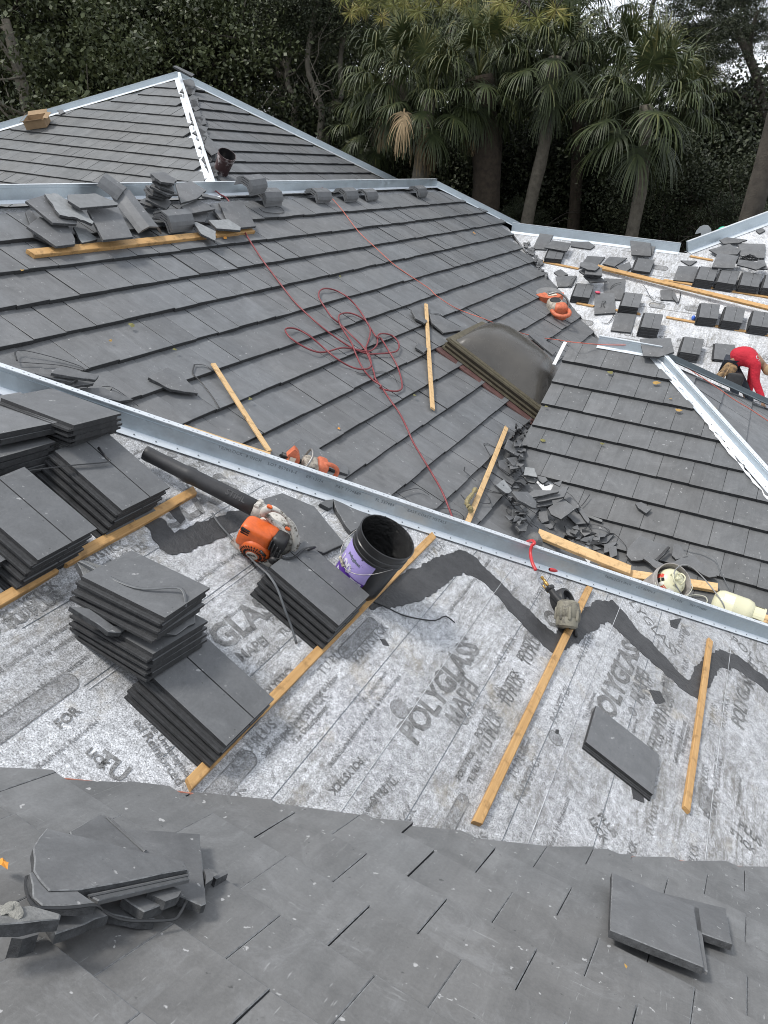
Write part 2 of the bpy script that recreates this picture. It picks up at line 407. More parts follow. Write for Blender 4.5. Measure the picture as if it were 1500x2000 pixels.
# ---- underlayment slope U
du = -.004
uu = [(-9, -6.5), (4.5, 7.0), (4.5, 10.0), (-9, -3.5)]
U_lo = 1.7; HIP = 5.53
HA, HB_ = PU.px(0, 753), PU.px(1500, 1247); HD = (HB_-HA).normalized()
def hipU(x): return HA + HD*((x-HA.x)/HD.x)
PH = Plane((-(HD.z+.5*HD.y)/HD.x, .5, 1), 0); PH = Plane((-(HD.z+.5*HD.y)/HD.x, .5, 1), HA.dot(Vector((-(HD.z+.5*HD.y)/HD.x, .5, 1))))
hy = lambda x: hipU(x).y
uu = [(-9, -9+U_lo), (5.5, 5.5+U_lo), (5.5, hy(5.5)), (-9, hy(-9))]
oU = hpart(deckmesh(PU, uu, 0, .06), 'underlayment', M_UND, 'white printed underlayment on the bare slope')
# raised laps of the rolls (level lines)
lap = MB()
for vv, hh in ((PU.pu(508, 1100)[1], .0035), (PU.pu(654, 1600)[1], .003), (PU.pu(1200, 1212)[1], .0035), (PU.pu(1404, 1452)[1], .0035)):
    u0_, u1_ = -4, 9
    P_ = [p for p in (PU.w(u, vv + .0008*sin(u*9), hh) for u in [u0_ + .125*i for i in range(110)]) if U_lo-.1 < p.y < hy(p.x)-.03]
    lap.tube(P_, .0016, 5, flat=.6)
sub(lap.build('roll_lap', simple('lap_edge', (.50, .51, .53), .8, 0, .5, 9, .002)), oU)
ln = MB()
for dvv in (.07, .47, -.33, .80, -.80, -1.20, 1.28, -1.6):
    v0_ = PU.pu(508, 1100)[1] + dvv - .45
    P_ = [p for p in (PU.w(u, v0_ + .001*sin(u*5), .001) for u in [-4 + .125*i for i in range(110)]) if U_lo-.1 < p.y < hy(p.x)-.03]
    if len(P_) > 2: ln.tube(P_, .0016, 4)
sub(ln.build('printed_line', M_INK), oU)
# ---- hidden slope H and big tiled slope M
hpart(deckmesh(PH, [(-8, hy(-8)), (4.5, hy(4.5)), (4.5, hy(4.5)+.6), (1.2, 8.2), (-.2, 7.9), (-8, .1)], -.01, .05), 'underlayment', M_UNDD)
hpart(deckmesh(PM, [(-6.55, .9), (-6.55, 16.1), (-5.2, 17.25), (.3, 11.75), (.3, 8.1)], -.06, .05), 'roof_deck', M_UNDD)
mrows = [v/1.0 for v in ()]
mv = [-6.718, -6.307, -5.892, -5.494, -5.067, -4.658, -4.268, -3.868, -3.49, -3.115, -2.736, -2.374, -2.0, -1.62, -1.25, -.88, -.5]
vM = lambda b: PM.uv(PM.xy(b/1.118, 0))[1]
mr = [vM(x) for x in mv]
uM = lambda a: PM.uv(PM.xy(0, a))[0]
def m_len(r): return (mr[r-1]-mr[r] if r > 0 else .41) + .035
def m_ph(r): return uM(.058 if r == 2 else .206) if r in (2, 3) else uM(.206 if (r-3) % 2 == 0 else .04)
ridgev = vM(-6.56*1.118)-.02
a1, a2 = uvline(PM, -6.6, 16.1), uvline(PM, -5.2, 17.5)
hipM = hp(a1, a2, uvline(PM, -5, 10))
def skM(cx, vb, R):
    p = PM.w(cx, vb+.2)
    if p.x + p.y > 11.70 + R.uniform(-.12, .10): return True
    if p.y < hy(p.x)+1.2: return True
    # hole of the skylight curb
    return False
mbM = field(PM, mr, m_len, .33, uM(.3), uM(18), m_ph, [hipM, (0, 1, ridgev)], skip=skM, rnd=2, minarea=.02, jit=1.6, step=.044, th=.040, off=-.018)
oM = hpart(mbM, 'roof_slope', [T_M, T_SD, T_M], 'big central tiled slope with the red hose on it')
# ---- right slope R with its hip end
rr = [PR.uv(PR.xy(0, a/1.118))[1] for a in (10.647, 10.232, 9.817, 9.444, 9.082, 8.702, 8.334, 8.005, 7.67, 7.33, 7.0)]
uR = lambda b: PR.uv(PR.xy(b, 5))[0]
rph = {0: .183, 1: .027, 2: .195, 3: .04, 4: .215, 5: .05, 6: .215, 7: .05}
ridR = PR.uv(PR.xy(0, 9.90))[1]
RHC = 8.95
hipR = hp(uvline(PR, 0, RHC-.05), uvline(PR, 1, RHC-1.05), uvline(PR, -2, 8))
rkR = (-1, 0, -uR(-1.95))
def r_len(r): return (rr[r-1]-rr[r] if r > 0 else .45)+.035
mbR = field(PR, rr, r_len, .33, uR(-3), uR(4.5), lambda r: uR(rph.get(r, .2)), [hipR, rkR, (0, 1, ridR)], rnd=3,
            skip=lambda cx, vb, R: PR.w(cx, vb+.15).x + PR.w(cx, vb+.15).y < 6.12, minarea=.01, step=.042, th=.038, off=-.016)
oR = hpart(mbR, 'roof_slope', [T_R, T_SD, T_R], 'right hand tiled slope beside the debris valley')
hpart(deckmesh(PR, [(-1.93, 9.9), (-.95, 9.9), (3.6, RHC-3.6), (1.4, 4.6), (-1.93, 7.93)], -.055, .05), 'roof_deck', M_WHITE)
gw = MB(); gw.add([(-1.90, 8.0, -3.15), (-1.90, 9.88, -3.2), (-1.90, 9.88, -2.21), (-1.90, 8.0, -3.15), ], [(0, 1, 2)]); hpart(gw, 'gable_wall', M_UNDD)
# R2 (falls to the right) and R3 (falls away)
r2r = [PR2.uv(PR2.xy(b/1.118, 0))[1] for b in (-.45, -.05, .36, .77, 1.18, 1.59, 2.0, 2.4, 2.8, 3.2, 3.6, 4.)]
hA = hp(uvline(PR2, -.87+.12, 9.91), uvline(PR2, 1+.12, RHC-1), uvline(PR2, 3, 10))
hB = hp(uvline(PR2, -.87, 9.85), uvline(PR2, 1.13, 11.85), uvline(PR2, 3, 10))
mb2 = field(PR2, r2r, .45, .33, PR2.uv(PR2.xy(0, 2))[0], PR2.uv(PR2.xy(0, 15))[0], lambda r: .0 if r % 2 else .165, [hA, hB], rnd=4, minarea=.006)
hpart(mb2, 'roof_slope', [T_M, T_SD, T_M], 'narrow hip end slope to the right of the bright hip metal')
hpart(deckmesh(PR2, [(-.85, 9.91), (2.0, 12.7), (5.5, 9.2), (5.5, 3.45)], -.055, .05), 'roof_deck', M_DARK)
hpart(deckmesh(PR3, [(-1.93, 9.93), (-.87, 9.93), (2.0, 12.8), (-1.2, 12.8)], -.03, .05), 'underlayment', M_UNDD)
# ---- far white slope D
dd = [(-5.0, 16.80), (-1.42, 16.80), (.6, 18.82), (9, 18.82), (9, 9.0), (4.6, 10.2), (2.0, 12.78), (-1.0, 12.78), (-1.2, 13.0)]
dD = MB(); tp = [PD.xy(x, y) for x, y in [(-5.02, 16.80), (-1.42, 16.80), (3.5, 21.7), (9, 21.7), (9, 6.0), (6, 8.8), (2.0, 12.78), (-1.0, 12.78)]]
if (tp[1]-tp[0]).cross(tp[5]-tp[0]).dot(PD.n) < 0: tp = tp[::-1]
dD.poly_prism(tp, [p-PD.n*.06 for p in tp])
oD = hpart(dD, 'underlayment', M_UNDD, 'far bare white slope covered in tile stacks')
# ---- far pyramid
AP = (-13.41, 16.38)
lr = [PL.uv(PL.xy(0, a/1.118))[1] for a in (17.693, 17.285, 16.859, 16.421, 15.995, 15.578, 15.173, 14.769, 14.368, 13.959, 13.545, 13.15, 12.74, 12.33, 11.93, 11.5)]
def l_len(r): return (lr[r-1]-lr[r] if r > 0 else .42)+.035
def skL(cx, vb, R):
    p = PL.w(cx, vb+.06); j = R.uniform(-.03, .03)
    if p.x + p.y > 2.97 - .10 + j: return True
    return p.y - p.x > 29.79 + .05
hpL = hp(uvline(PL, AP[0], AP[1]-.08), uvline(PL, AP[0]+1, AP[1]-1-.08), uvline(PL, -14, 14))
hpL2 = hp(uvline(PL, AP[0], AP[1]-.18), uvline(PL, AP[0]-1, AP[1]-1-.18), uvline(PL, -14, 14))
uL = lambda b: PL.uv(PL.xy(b, 10))[0]
mbL = field(PL, lr, l_len, .315, uL(-24), uL(-4), lambda r: .0 if r % 2 else .16, [hpL2, hpL], rnd=6, minarea=.05, step=.034, th=.032, off=-.012, skip=lambda cx, vb, R: PL.w(cx, vb).x+PL.w(cx, vb).y > 2.80)
hpart(mbL, 'roof_slope', [T_P, T_SD, T_P], 'left face of the far pyramid roof')
hpart(deckmesh(PL, [AP, (AP[0]+8, AP[1]-8), (-5.5, 4.5), (-26, 4.5), (-25.4, 4.4)], -.055, .05), 'underlayment', M_WHITE)
qv = [PQ.uv(PQ.xy(b/1.118, 0))[1] for b in (-14.407, -13.928, -13.525, -13.088, -12.677, -12.244, -11.829, -11.426, -11.031, -10.637, -10.24, -9.84, -9.44, -9.04)]
hq1 = hp(uvline(PQ, AP[0], AP[1]-.0), uvline(PQ, AP[0]+1, AP[1]-1+.0), uvline(PQ, -9, 17))
hq2 = hp(uvline(PQ, AP[0]+.22, AP[1]), uvline(PQ, AP[0]+1.22, AP[1]+1), uvline(PQ, -9, 17))
mbQ = field(PQ, qv, lambda r: .45, .33, PQ.uv(PQ.xy(0, 6))[0], PQ.uv(PQ.xy(0, 26))[0], lambda r: .0 if r % 2 else .165, [hq1, hq2], rnd=7, minarea=.02, step=.044, th=.04, off=-.018)
hpart(mbQ, 'roof_slope', [T_M, T_SD, T_M], 'right face of the far pyramid roof')
hpart(deckmesh(PQ, [AP, (AP[0]+9, AP[1]+9), (AP[0]+9, AP[1]-9)], -.055, .05), 'roof_deck', M_DARK)
PM2 = Plane((-.5, 0, 1), 2.45)
hpart(deckmesh(PM2, [(-6.57, .9), (-6.57, 16.1), (-8.4, 18), (-8.4, .9)], -.02, .05), 'roof_deck', M_DARK)
PM3 = Plane((0, .5, 1), -.775+.5*16.1)   # +Y end of the big slope
hpart(deckmesh(PM3, [(-6.6, 16.1), (-4.6, 18.1), (-4.6, 22), (-8, 22), (-8, 18)], -.02, .05), 'roof_deck', M_DARK)
PD2 = Plane((0, .5, 1), -1.55+.5*16.8)
hpart(deckmesh(PD2, [(-5, 16.82), (-1.4, 16.82), (-1.4, 20), (-5, 20)], -.02, .05), 'roof_deck', M_DARK)
# walls below
wl = MB()
stucco = simple('pale_stucco', (.55, .50, .42), .85, 0, .1, 8, .004)
for x0, x1, y0, y1, zt in ((-8.5, 5.2, -5, 7.0, -6), ):
    pass
def wallbox(x0, x1, y0, y1, z1): wl.box(((x0+x1)/2, (y0+y1)/2, (z1-6.0)/2), (x1-x0, y1-y0, z1+6.0))
wallbox(-5, 4.0, 7.5, 12.5, -5.2); wallbox(0, 8.5, 13.5, 18, -3.4); wallbox(-20, -9, 6.5, 18, -4.2); wallbox(-9, -2.6, 0, 15.5, -3.4); wallbox(-7, 3, -3.5, 2.2, -5.0)
hpart(wl, 'wall', stucco)

# ------------------------------------------------------------------ hip and ridge metal
def trim(p0, p1, s1, s2, name='ridge_flashing', hgt=.10, wid=.04, fl=.055, mat_main=M_GALV, label=None, holes=True, top=True, step=.11, lift=.0, flm=None):
    """channel along p0-p1; s1, s2 = planes on each side"""
    p0, p1 = Vector(p0), Vector(p1); d = (p1-p0).normalized()
    up = (s1.n + s2.n).normalized(); up = (up - d*up.dot(d)).normalized(); side = d.cross(up)
    if side.dot(s1.n) < 0: side = -side
    mb = MB(); L = (p1-p0).length
    def cross(pts, mi=0):
        n = max(1, int(L/.6)); rings = []
        for k in range(n+1):
            c = p0 + d*(L*k/n) + side*(.002*sin(k*1.7)) + up*lift
            rings.append([c + side*a + up*b for a, b in pts])
        vs = [v for r in rings for v in r]; m = len(pts); fs = []
        for k in range(n):
            for j in range(m): fs.append((k*m+j, (k+1)*m+j, (k+1)*m+(j+1) % m, k*m+(j+1) % m))
        fs += [tuple(range(m)), tuple(range((n+1)*m-1, n*m-1, -1))]
        mb.add(vs, fs, .5, mi)
    h = hgt; w_ = wid/2
    cross([(-w_, -.02), (w_, -.02), (w_, h*.80), (w_+.003, h*.81), (w_+.003, h*.83), (w_, h*.84), (w_, h), (-w_, h)])
    # top lip, bright
    if top: cross([(-w_-.004, h+.001), (w_+.006, h+.001), (w_+.006, h+.005), (-w_-.004, h+.005)], 1)
    # nailing flanges lying on the slopes
    for sgn, pl in ((1, s1), (-1, s2)):
        fd = (pl.n.cross(d)); fd = fd if fd.dot(side)*sgn > 0 else -fd
        a = [p0 + side*sgn*w_ + up*lift + d*(L*k/8) for k in range(9)]
        for k in range(8):
            q0, q1 = a[k], a[k+1]
            vs = [q0+up*.004, q1+up*.004, q1+fd*fl+pl.n*.006, q0+fd*fl+pl.n*.006]
            mb.poly_prism(vs if sgn < 0 else vs[::-1], [v-up*.0025 for v in (vs if sgn < 0 else vs[::-1])], .5, 1)
    if holes:
        n = int(L/step); fd = s1.n.cross(d); fd = fd if fd.dot(side) > 0 else -fd
        for k in range(n):
            c = p0 + d*(step*(k+.5)) + side*w_ + fd*fl*.62 + s1.n*.0075 + up*lift
            mb.lathe([(.0042, -.002), (.0042, .0022), (.0001, .0026)], Matrix.Translation(c) @ s1.n.to_track_quat('Z', 'Y').to_matrix().to_4x4(), 8, .5, 2)
        if top:
            for k in range(int(L/.026)):
                if k % 3 == 2: continue
                c = p0 + d*(.026*(k+.5)) + side*(w_*.1 + (.008 if k % 2 else -.002)) + up*(h+.0055+lift)
                mb.box(c, (.009, .004, .0012), Matrix((d, side, up)).transposed(), .5, 2)
    o = hpart(mb, name, [mat_main, mat_main if flm else M_GALW, M_INK], label)
    return o, d, side, up
otr, dT, sT, uT = trim(hipU(-8), hipU(3.5), PU, PH, 'hip_flashing', .100, .045, .058, label='long galvanised hip channel crossing the picture', step=.115)
mr_z = PM.z(-6.56, 0)
trim((-6.56, 1.0, mr_z), (-6.56, 16.1, mr_z), PM, PM2, 'ridge_flashing', .135, .05, .06, holes=False, label='ridge channel above the big slope')
trim((-6.56, 16.1, mr_z), (-5.1, 17.56, PM.z(-5.1, 0)), PM, PM3, 'hip_flashing', .10, .05, .10, holes=False)
apz = PL.z(*AP)
trim((AP[0], AP[1], apz), (AP[0]+7.2, AP[1]-7.2, apz-3.6), PL, PQ, 'hip_flashing', .10, .05, .09, M_WHITE, 'white sealed hip down the middle of the far pyramid', holes=False)
trim((AP[0], AP[1], apz), (AP[0]-9, AP[1]-9, apz-4.5), PL, Plane((-.5, 0, 1), apz-.5*-AP[0]), 'hip_flashing', .115, .05, .12, holes=False)
trim((AP[0], AP[1], apz), (AP[0]+7, AP[1]+7, apz-3.5), PQ, Plane((0, .5, 1), apz+.5*AP[1]), 'hip_flashing', .12, .05, .12, holes=False)
rz = PR.z(0, 9.9)
trim((-1.62, 9.92, rz), (-.85, 9.92, rz), PR, PR3, 'ridge_flashing', .12, .045, .05, holes=False, label='short ridge channel on the right slope')
trim((-.87, 9.90, rz), (3.9, 9.90-4.77, rz-2.385), PR, PR2, 'hip_flashing', .085, .05, .09, mat_main=M_GALV, label='bright perforated hip channel on the right roof', step=.2)
trim((-.80, 9.99, rz-.01), (2.2, 12.99, rz-1.51), PR3, PR2, 'hip_flashing', .06, .10, .05, mat_main=mat_metal('dark_flashing', (.16, .19, .21), .5, .3), holes=False, top=False, flm='dark')
dz = PD.z(0, 16.8)
trim((-5.0, 16.82, dz), (-1.55, 16.82, dz), PD, PD2, 'ridge_flashing', .17, .05, .09, holes=False, label='far ridge channel in front of the palms')
trim((-1.40, 16.85, PD.z(0, 16.85)), (2.6, 20.85, PD.z(0, 20.85)), PD, Plane((-.5, 0, 1), PD.z(0, 16.85)+.7), 'hip_flashing', .20, .05, .09, holes=False, label='far hip channel climbing to the right')
# white sealant smeared beside hips
def smear(pl, pts, name='sealant', h=.006, seed=1, wob=.03, mat_=M_WHITE, parent=None, hw=.04):
    R = random.Random(seed); P = [pl.px(x, y) for x, y in pts]; dense = []
    for a, b in zip(P, P[1:]):
        n = max(2, int((b-a).length/.06))
        for k in range(n): dense.append(a+(b-a)*k/n)
    dense.append(P[-1]); mb = MB(); L_ = []; R_ = []
    for i, p in enumerate(dense):
        t = (dense[min(i+1, len(dense)-1)]-dense[max(i-1, 0)]).normalized(); sd = pl.n.cross(t)
        L_.append(p + sd*(hw+R.uniform(-wob, wob)) + pl.n*h); R_.append(p - sd*(hw+R.uniform(-wob, wob)) + pl.n*h)
    vs = L_+R_; n = len(dense)
    mb.add(vs, [(i, n+i, n+i+1, i+1) for i in range(n-1)])
    return mb
sm_ = smear(PR, [(1285, 705), (1320, 745), (1362, 805), (1405, 862), (1440, 905), (1500, 978)], hw=.012, wob=.016, h=.026)
hpart(sm_, 'sealant', M_WHITE)
# white rake board at the left edge of the right slope
rb = MB()
for a, b2 in (((1104, 668), (1082, 712)),):
    P0, P1 = PR.px(*a, .02), PR.px(*b2, .02); dd_ = (P1-P0); rb.tube([P0, P1], .022, 4, flat=.3)
hpart(rb, 'rake_board', M_WHITE)
# ------------------------------------------------------------------ lettering
FONT = None
def text_mb(mb, s, pl, px0, py0, ang, size, h=.003, bold=0., mirror=False, shear=0, uvpos=None, spacing=1.):
    cu = bpy.data.curves.new('t', 'FONT'); cu.body = s; cu.size = size; cu.offset = bold; cu.shear = shear
    cu.space_character = spacing; cu.resolution_u = 2
    o = bpy.data.objects.new('t', cu); S.collection.objects.link(o)
    dg = bpy.context.evaluated_depsgraph_get(); me = bpy.data.meshes.new_from_object(o.evaluated_get(dg))
    u, v = uvpos if uvpos else pl.pu(px0, py0)
    M_ = pl.M(u, v, h, ang)
    mb.add([M_ @ q.co for q in me.vertices], [tuple(p.vertices) for p in me.polygons])
    bpy.data.objects.remove(o); bpy.data.curves.remove(cu); bpy.data.meshes.remove(me)

def span(mb, s, pl, a, b, h=.0025, bold=.0, size=None, mono=False):
    A_, B_ = Vector(pl.pu(*a)), Vector(pl.pu(*b)); d = B_-A_; ang = math.atan2(d.y, d.x)
    cu = bpy.data.curves.new('t', 'FONT'); cu.body = s; cu.size = 1; cu.offset = bold; cu.resolution_u = 2; cu.space_character = .95
    o = bpy.data.objects.new('t', cu); S.collection.objects.link(o)
    dg = bpy.context.evaluated_depsgraph_get(); me = bpy.data.meshes.new_from_object(o.evaluated_get(dg))
    w_ = max(q.co.x for q in me.vertices); k = d.length/w_ if size is None else size
    M_ = pl.M(A_.x, A_.y, h, ang)
    mb.add([M_ @ (q.co*k) for q in me.vertices], [tuple(p.vertices) for p in me.polygons])
    bpy.data.objects.remove(o); bpy.data.curves.remove(cu); bpy.data.meshes.remove(me)
pr_ = MB()
for s_, a_, b_, bo_ in (
 ('POLYGLASS', (812, 1458), (938, 1268), .03), ('POLYGLASS', (1190, 1428), (1254, 1262), .03), ('POLYGLASS', (1452, 1428), (1468, 1318), .03), ('GLASS', (437, 1272), (560, 1180), .03), ('GLASS', (322, 1042), (472, 958), .03),
 ('MAPEI', (472, 1294), (527, 1257), .02), ('G R O U P', (508, 1303), (550, 1268), .01), ('MAPEI', (896, 1422), (934, 1342), .02), ('G R O U P', (916, 1408), (941, 1358), .01), ('MAPEI', (1254, 1380), (1268, 1318), .02), ('G R O U P', (1266, 1372), (1276, 1330), .01), ('MAPEI', (1472, 1350), (1480, 1305), .02),
 ('POLYSTICK', (8, 1212), (116, 1144), .03), ('TU PLUS', (20, 1232), (126, 1168), .03), ('POLYSTICK', (150, 1112), (249, 1066), .03), ('POLYSTICK', (516, 1368), (580, 1308), .03),
 ('POLYSTICK', (981, 1369), (1012, 1313), .03), ('TU PLUS', (993, 1384), (1026, 1330), .03), ('POLYSTICK', (936, 1444), (967, 1386), .03), ('TU PLUS', (951, 1478), (984, 1404), .03), ('POLYSTICK', (898, 1526), (928, 1470), .03), ('TU PLUS.', (921, 1535), (943, 1488), .03), ('POLYSTICK', (1019, 1292), (1045, 1236), .03), ('TU PLUS', (1033, 1304), (1060, 1248), .03),
 ('POLYSTICK', (1284, 1415), (1308, 1356), .03), ('TU PLUS', (1296, 1428), (1317, 1368), .03), ('POLYSTICK', (1300, 1345), (1316, 1296), .03), ('TU PLUS', (1308, 1352), (1324, 1306), .03), ('POLYSTICK', (1268, 1480), (1290, 1422), .03), ('TU PLUS', (1278, 1488), (1297, 1440), .03),
 ('Self-Adhered Reinforced Wind & Water', (-60, 1356), (136, 1224), .01), ('Tile Underlayment', (84, 1287), (164, 1234), .01), ('Self-Adhered Reinforced Wind & Water', (518, 1482), (662, 1322), .01), ('Tile Underlayment', (578, 1455), (642, 1382), .01),
 ('Tile Underlayment', (1012, 1503), (1037, 1444), .01), ('Self-Adhered Reinforced', (1322, 1495), (1340, 1412), .01), ('Tile Underlayment', (1334, 1478), (1348, 1420), .01),
 ('POLYSTICK', (700, 1478), (640, 1545), .03), ('TU PLUS', (768, 1515), (720, 1560), .03), ('LICK', (1148, 1600), (1180, 1650), .03), ('PLUS', (1165, 1592), (1200, 1638), .03), ('STICK', (1425, 1625), (1475, 1672), .03), ('PLUS', (1440, 1612), (1488, 1656), .03), ('FOR', (1395, 1610), (1400, 1565), .03),
 ('TU', (180, 1490), (235, 1530), .03), ('LICK', (165, 1470), (205, 1505), .03), ('ed Reinforced', (258, 1410), (345, 1535), .01), ('Tile Underlayment', (285, 1412), (372, 1530), .01), ('FOR', (118, 1425), (160, 1390), .03),
 ('POLYGLASS', (1196, 1140), (1318, 1282), .0), ('POLYGLASS', (1425, 1248), (1560, 1370), .0), ('YSOS', (310, 905), (372, 955), .0), ('S S', (1083, 1150), (1058, 1210), .0), ('POLYGLASS', (700, 1000), (760, 1048), .0)):
    span(pr_, s_, PU, a_, b_, bold=bo_)
def ring(mb, pl, c, L, W, ang, th=.0045, h=.0025):
    u, v = pl.pu(*c); P_ = []
    for k in range(40):
        t = 2*pi*k/40; x = (L/2-W/2)*(1 if cos(t) > 0 else -1)+W/2*cos(t); y = W/2*sin(t); P_.append((x, y))
    M_ = pl.M(u, v, h, ang); k2 = 1-2*th/W
    mb.add([M_ @ Vector((*q, -.0012)) for q in P_], [tuple(range(40))], .5, 1)
    for i in range(40):
        a, b = P_[i], P_[(i+1) % 40]
        sh_ = lambda p: ((L/2-W/2)*(1 if p[0] > 0 else -1) + (p[0]-(L/2-W/2)*(1 if p[0] > 0 else -1))*k2, p[1]*k2)
        mb.add([M_ @ Vector((*q, 0)) for q in (a, b, sh_(b), sh_(a))], [(0, 1, 2, 3)])
for c_r, L_r, W_r in (((63, 1382), .40, .085), ((1085, 1442), .09, .09), ((885, 1600), .3, .06), ((450, 1520), .3, .08), ((700, 1245), .36, .07), ((1340, 1235), .06, .06), ((1378, 1560), .2, .08), ((780, 1385), .1, .1), ((336, 888), .05, .05), ((905, 1405), .06, .06), ((1235, 1390), .06, .06)):
    ring(pr_, PU, c_r, L_r, W_r, 0)
pf_ = MB(); Rt_ = random.Random(19); _tx = {}
def faint(s, u, v, size, ang=0.):
    if s not in _tx:
        cu = bpy.data.curves.new('t', 'FONT'); cu.body = s; cu.size = 1; cu.offset = .02; cu.resolution_u = 1
        o = bpy.data.objects.new('t', cu); S.collection.objects.link(o); dg = bpy.context.evaluated_depsgraph_get(); me = bpy.data.meshes.new_from_object(o.evaluated_get(dg))
        _tx[s] = ([q.co.copy() for q in me.vertices], [tuple(p.vertices) for p in me.polygons]); bpy.data.objects.remove(o); bpy.data.curves.remove(cu); bpy.data.meshes.remove(me)
    vs, fs = _tx[s]; M_ = PU.M(u, v, .0018, ang); W_ = [M_ @ (q*size) for q in vs]
    m0, m1 = W_[0], W_[-1]
    if all(p.x+2.0 < p.y < hy(p.x)-.10 for p in (m0, m1)): pf_.add(W_, fs)
vS = PU.pu(508, 1100)[1]
for roll in range(-4, 3):
    v0_ = vS + roll*.985
    for (dv, s_, sz, st_) in ((.10, 'Self-Adhered Reinforced Wind & Water Resistant', .034, 1.35), (.16, 'Tile Underlayment', .034, 1.35), (.30, 'POLYSTICK', .066, .62), (.375, 'TU PLUS', .066, .62), (.70, 'POLYSTICK', .060, .71), (.63, 'TU PLUS', .060, .71), (.86, 'Self-Adhered Reinforced', .030, .9)):
        u_ = -2 + Rt_.uniform(0, .6)
        while u_ < 7:
            if Rt_.random() < .8: faint(s_, u_, v0_+dv, sz)
            u_ += st_
sub(pf_.build('faded_lettering', M_PRF), oU)
sub(pr_.build('printed_lettering', [M_PRT, M_PRL]), oU)
pd_ = MB(); fd_ = lambda x, y: (1000+x/3, 400+y/3)
for s_, a_, b_ in (('POLYGLASS', (625, 765), (905, 795)), ('POLYGLASS', (960, 805), (1240, 850)), ('POLYGLASS', (1280, 560), (1600, 640)), ('POLYSTICK', (1030, 615), (1080, 625)), ('POLYGLASS', (780, 540), (930, 565)), ('TU PLUS', (1040, 590), (1090, 596)), ('POLYGLASS', (640, 270), (690, 276)), ('GLASS', (1370, 880), (1500, 910)), ('POLYGLASS', (830, 360), (900, 370))):
    span(pd_, s_, PD, fd_(*a_), fd_(*b_), bold=.0, h=.004)
for c_r in ((870, 370), (1060, 610), (850, 590), (430, 690)): ring(pd_, PD, fd_(*c_r), .30, .16, 0, .02, .004)
for yy in (13.3, 14.2, 15.1, 16.0): pd_.tube([PD.xy(-2.0+.5*k, yy, .002) for k in range(15)], .004, 4)
sub(pd_.build('printed_lettering', [M_PRT, M_PRL]), oD)
# stamp on the hip channel face
class FacePl(Plane):
    pass
fo_ = hipU(0) + sT*.0225; FP = Plane(sT, fo_.dot(sT))
st = MB()
def stamp(s, a, size=.024, h0=.060):
    p = FP.px(*a); t = (p-hipU(0)).dot(dT); o3 = hipU(0) + sT*.0240 + uT*h0 + dT*t
    cu = bpy.data.curves.new('t', 'FONT'); cu.body = s; cu.size = size; cu.space_character = 1.25
    o = bpy.data.objects.new('t', cu); S.collection.objects.link(o); dg = bpy.context.evaluated_depsgraph_get(); me = bpy.data.meshes.new_from_object(o.evaluated_get(dg))
    M3 = Matrix((dT, uT, sT)).transposed()
    st.add([o3 + M3 @ q.co for q in me.vertices], [tuple(p.vertices) for p in me.polygons]); bpy.data.objects.remove(o); bpy.data.curves.remove(cu); bpy.data.meshes.remove(me)
for s_, a_ in (('TRIMLOCK', (427, 870)), ('4 INCH', (480, 890)), ('LOT 857016-E', (523, 905)), ('09/13/24', (598, 930)), ('PAT 7774880', (655, 950)), ('FL 537484', (733, 976)), ('EAST COAST METALS', (795, 998)), ('TRIMLOCK', (1178, 1130)), ('4 INCH', (1210, 1140)), ('LOT 857016-E', (1240, 1150)), ('09/13/24', (1310, 1170)), ('PAT 7774880', (1345, 1185))): stamp(s_, a_)
for k in range(5): 
    a0_ = hipU(-4+k*1.4); st.box(a0_ + dT*.9 + sT*.0235 + uT*.083, (1.9, .0016, .0006), Matrix((dT, uT, sT)).transposed())
sub(st.build('stamped_lettering', M_INK), otr)
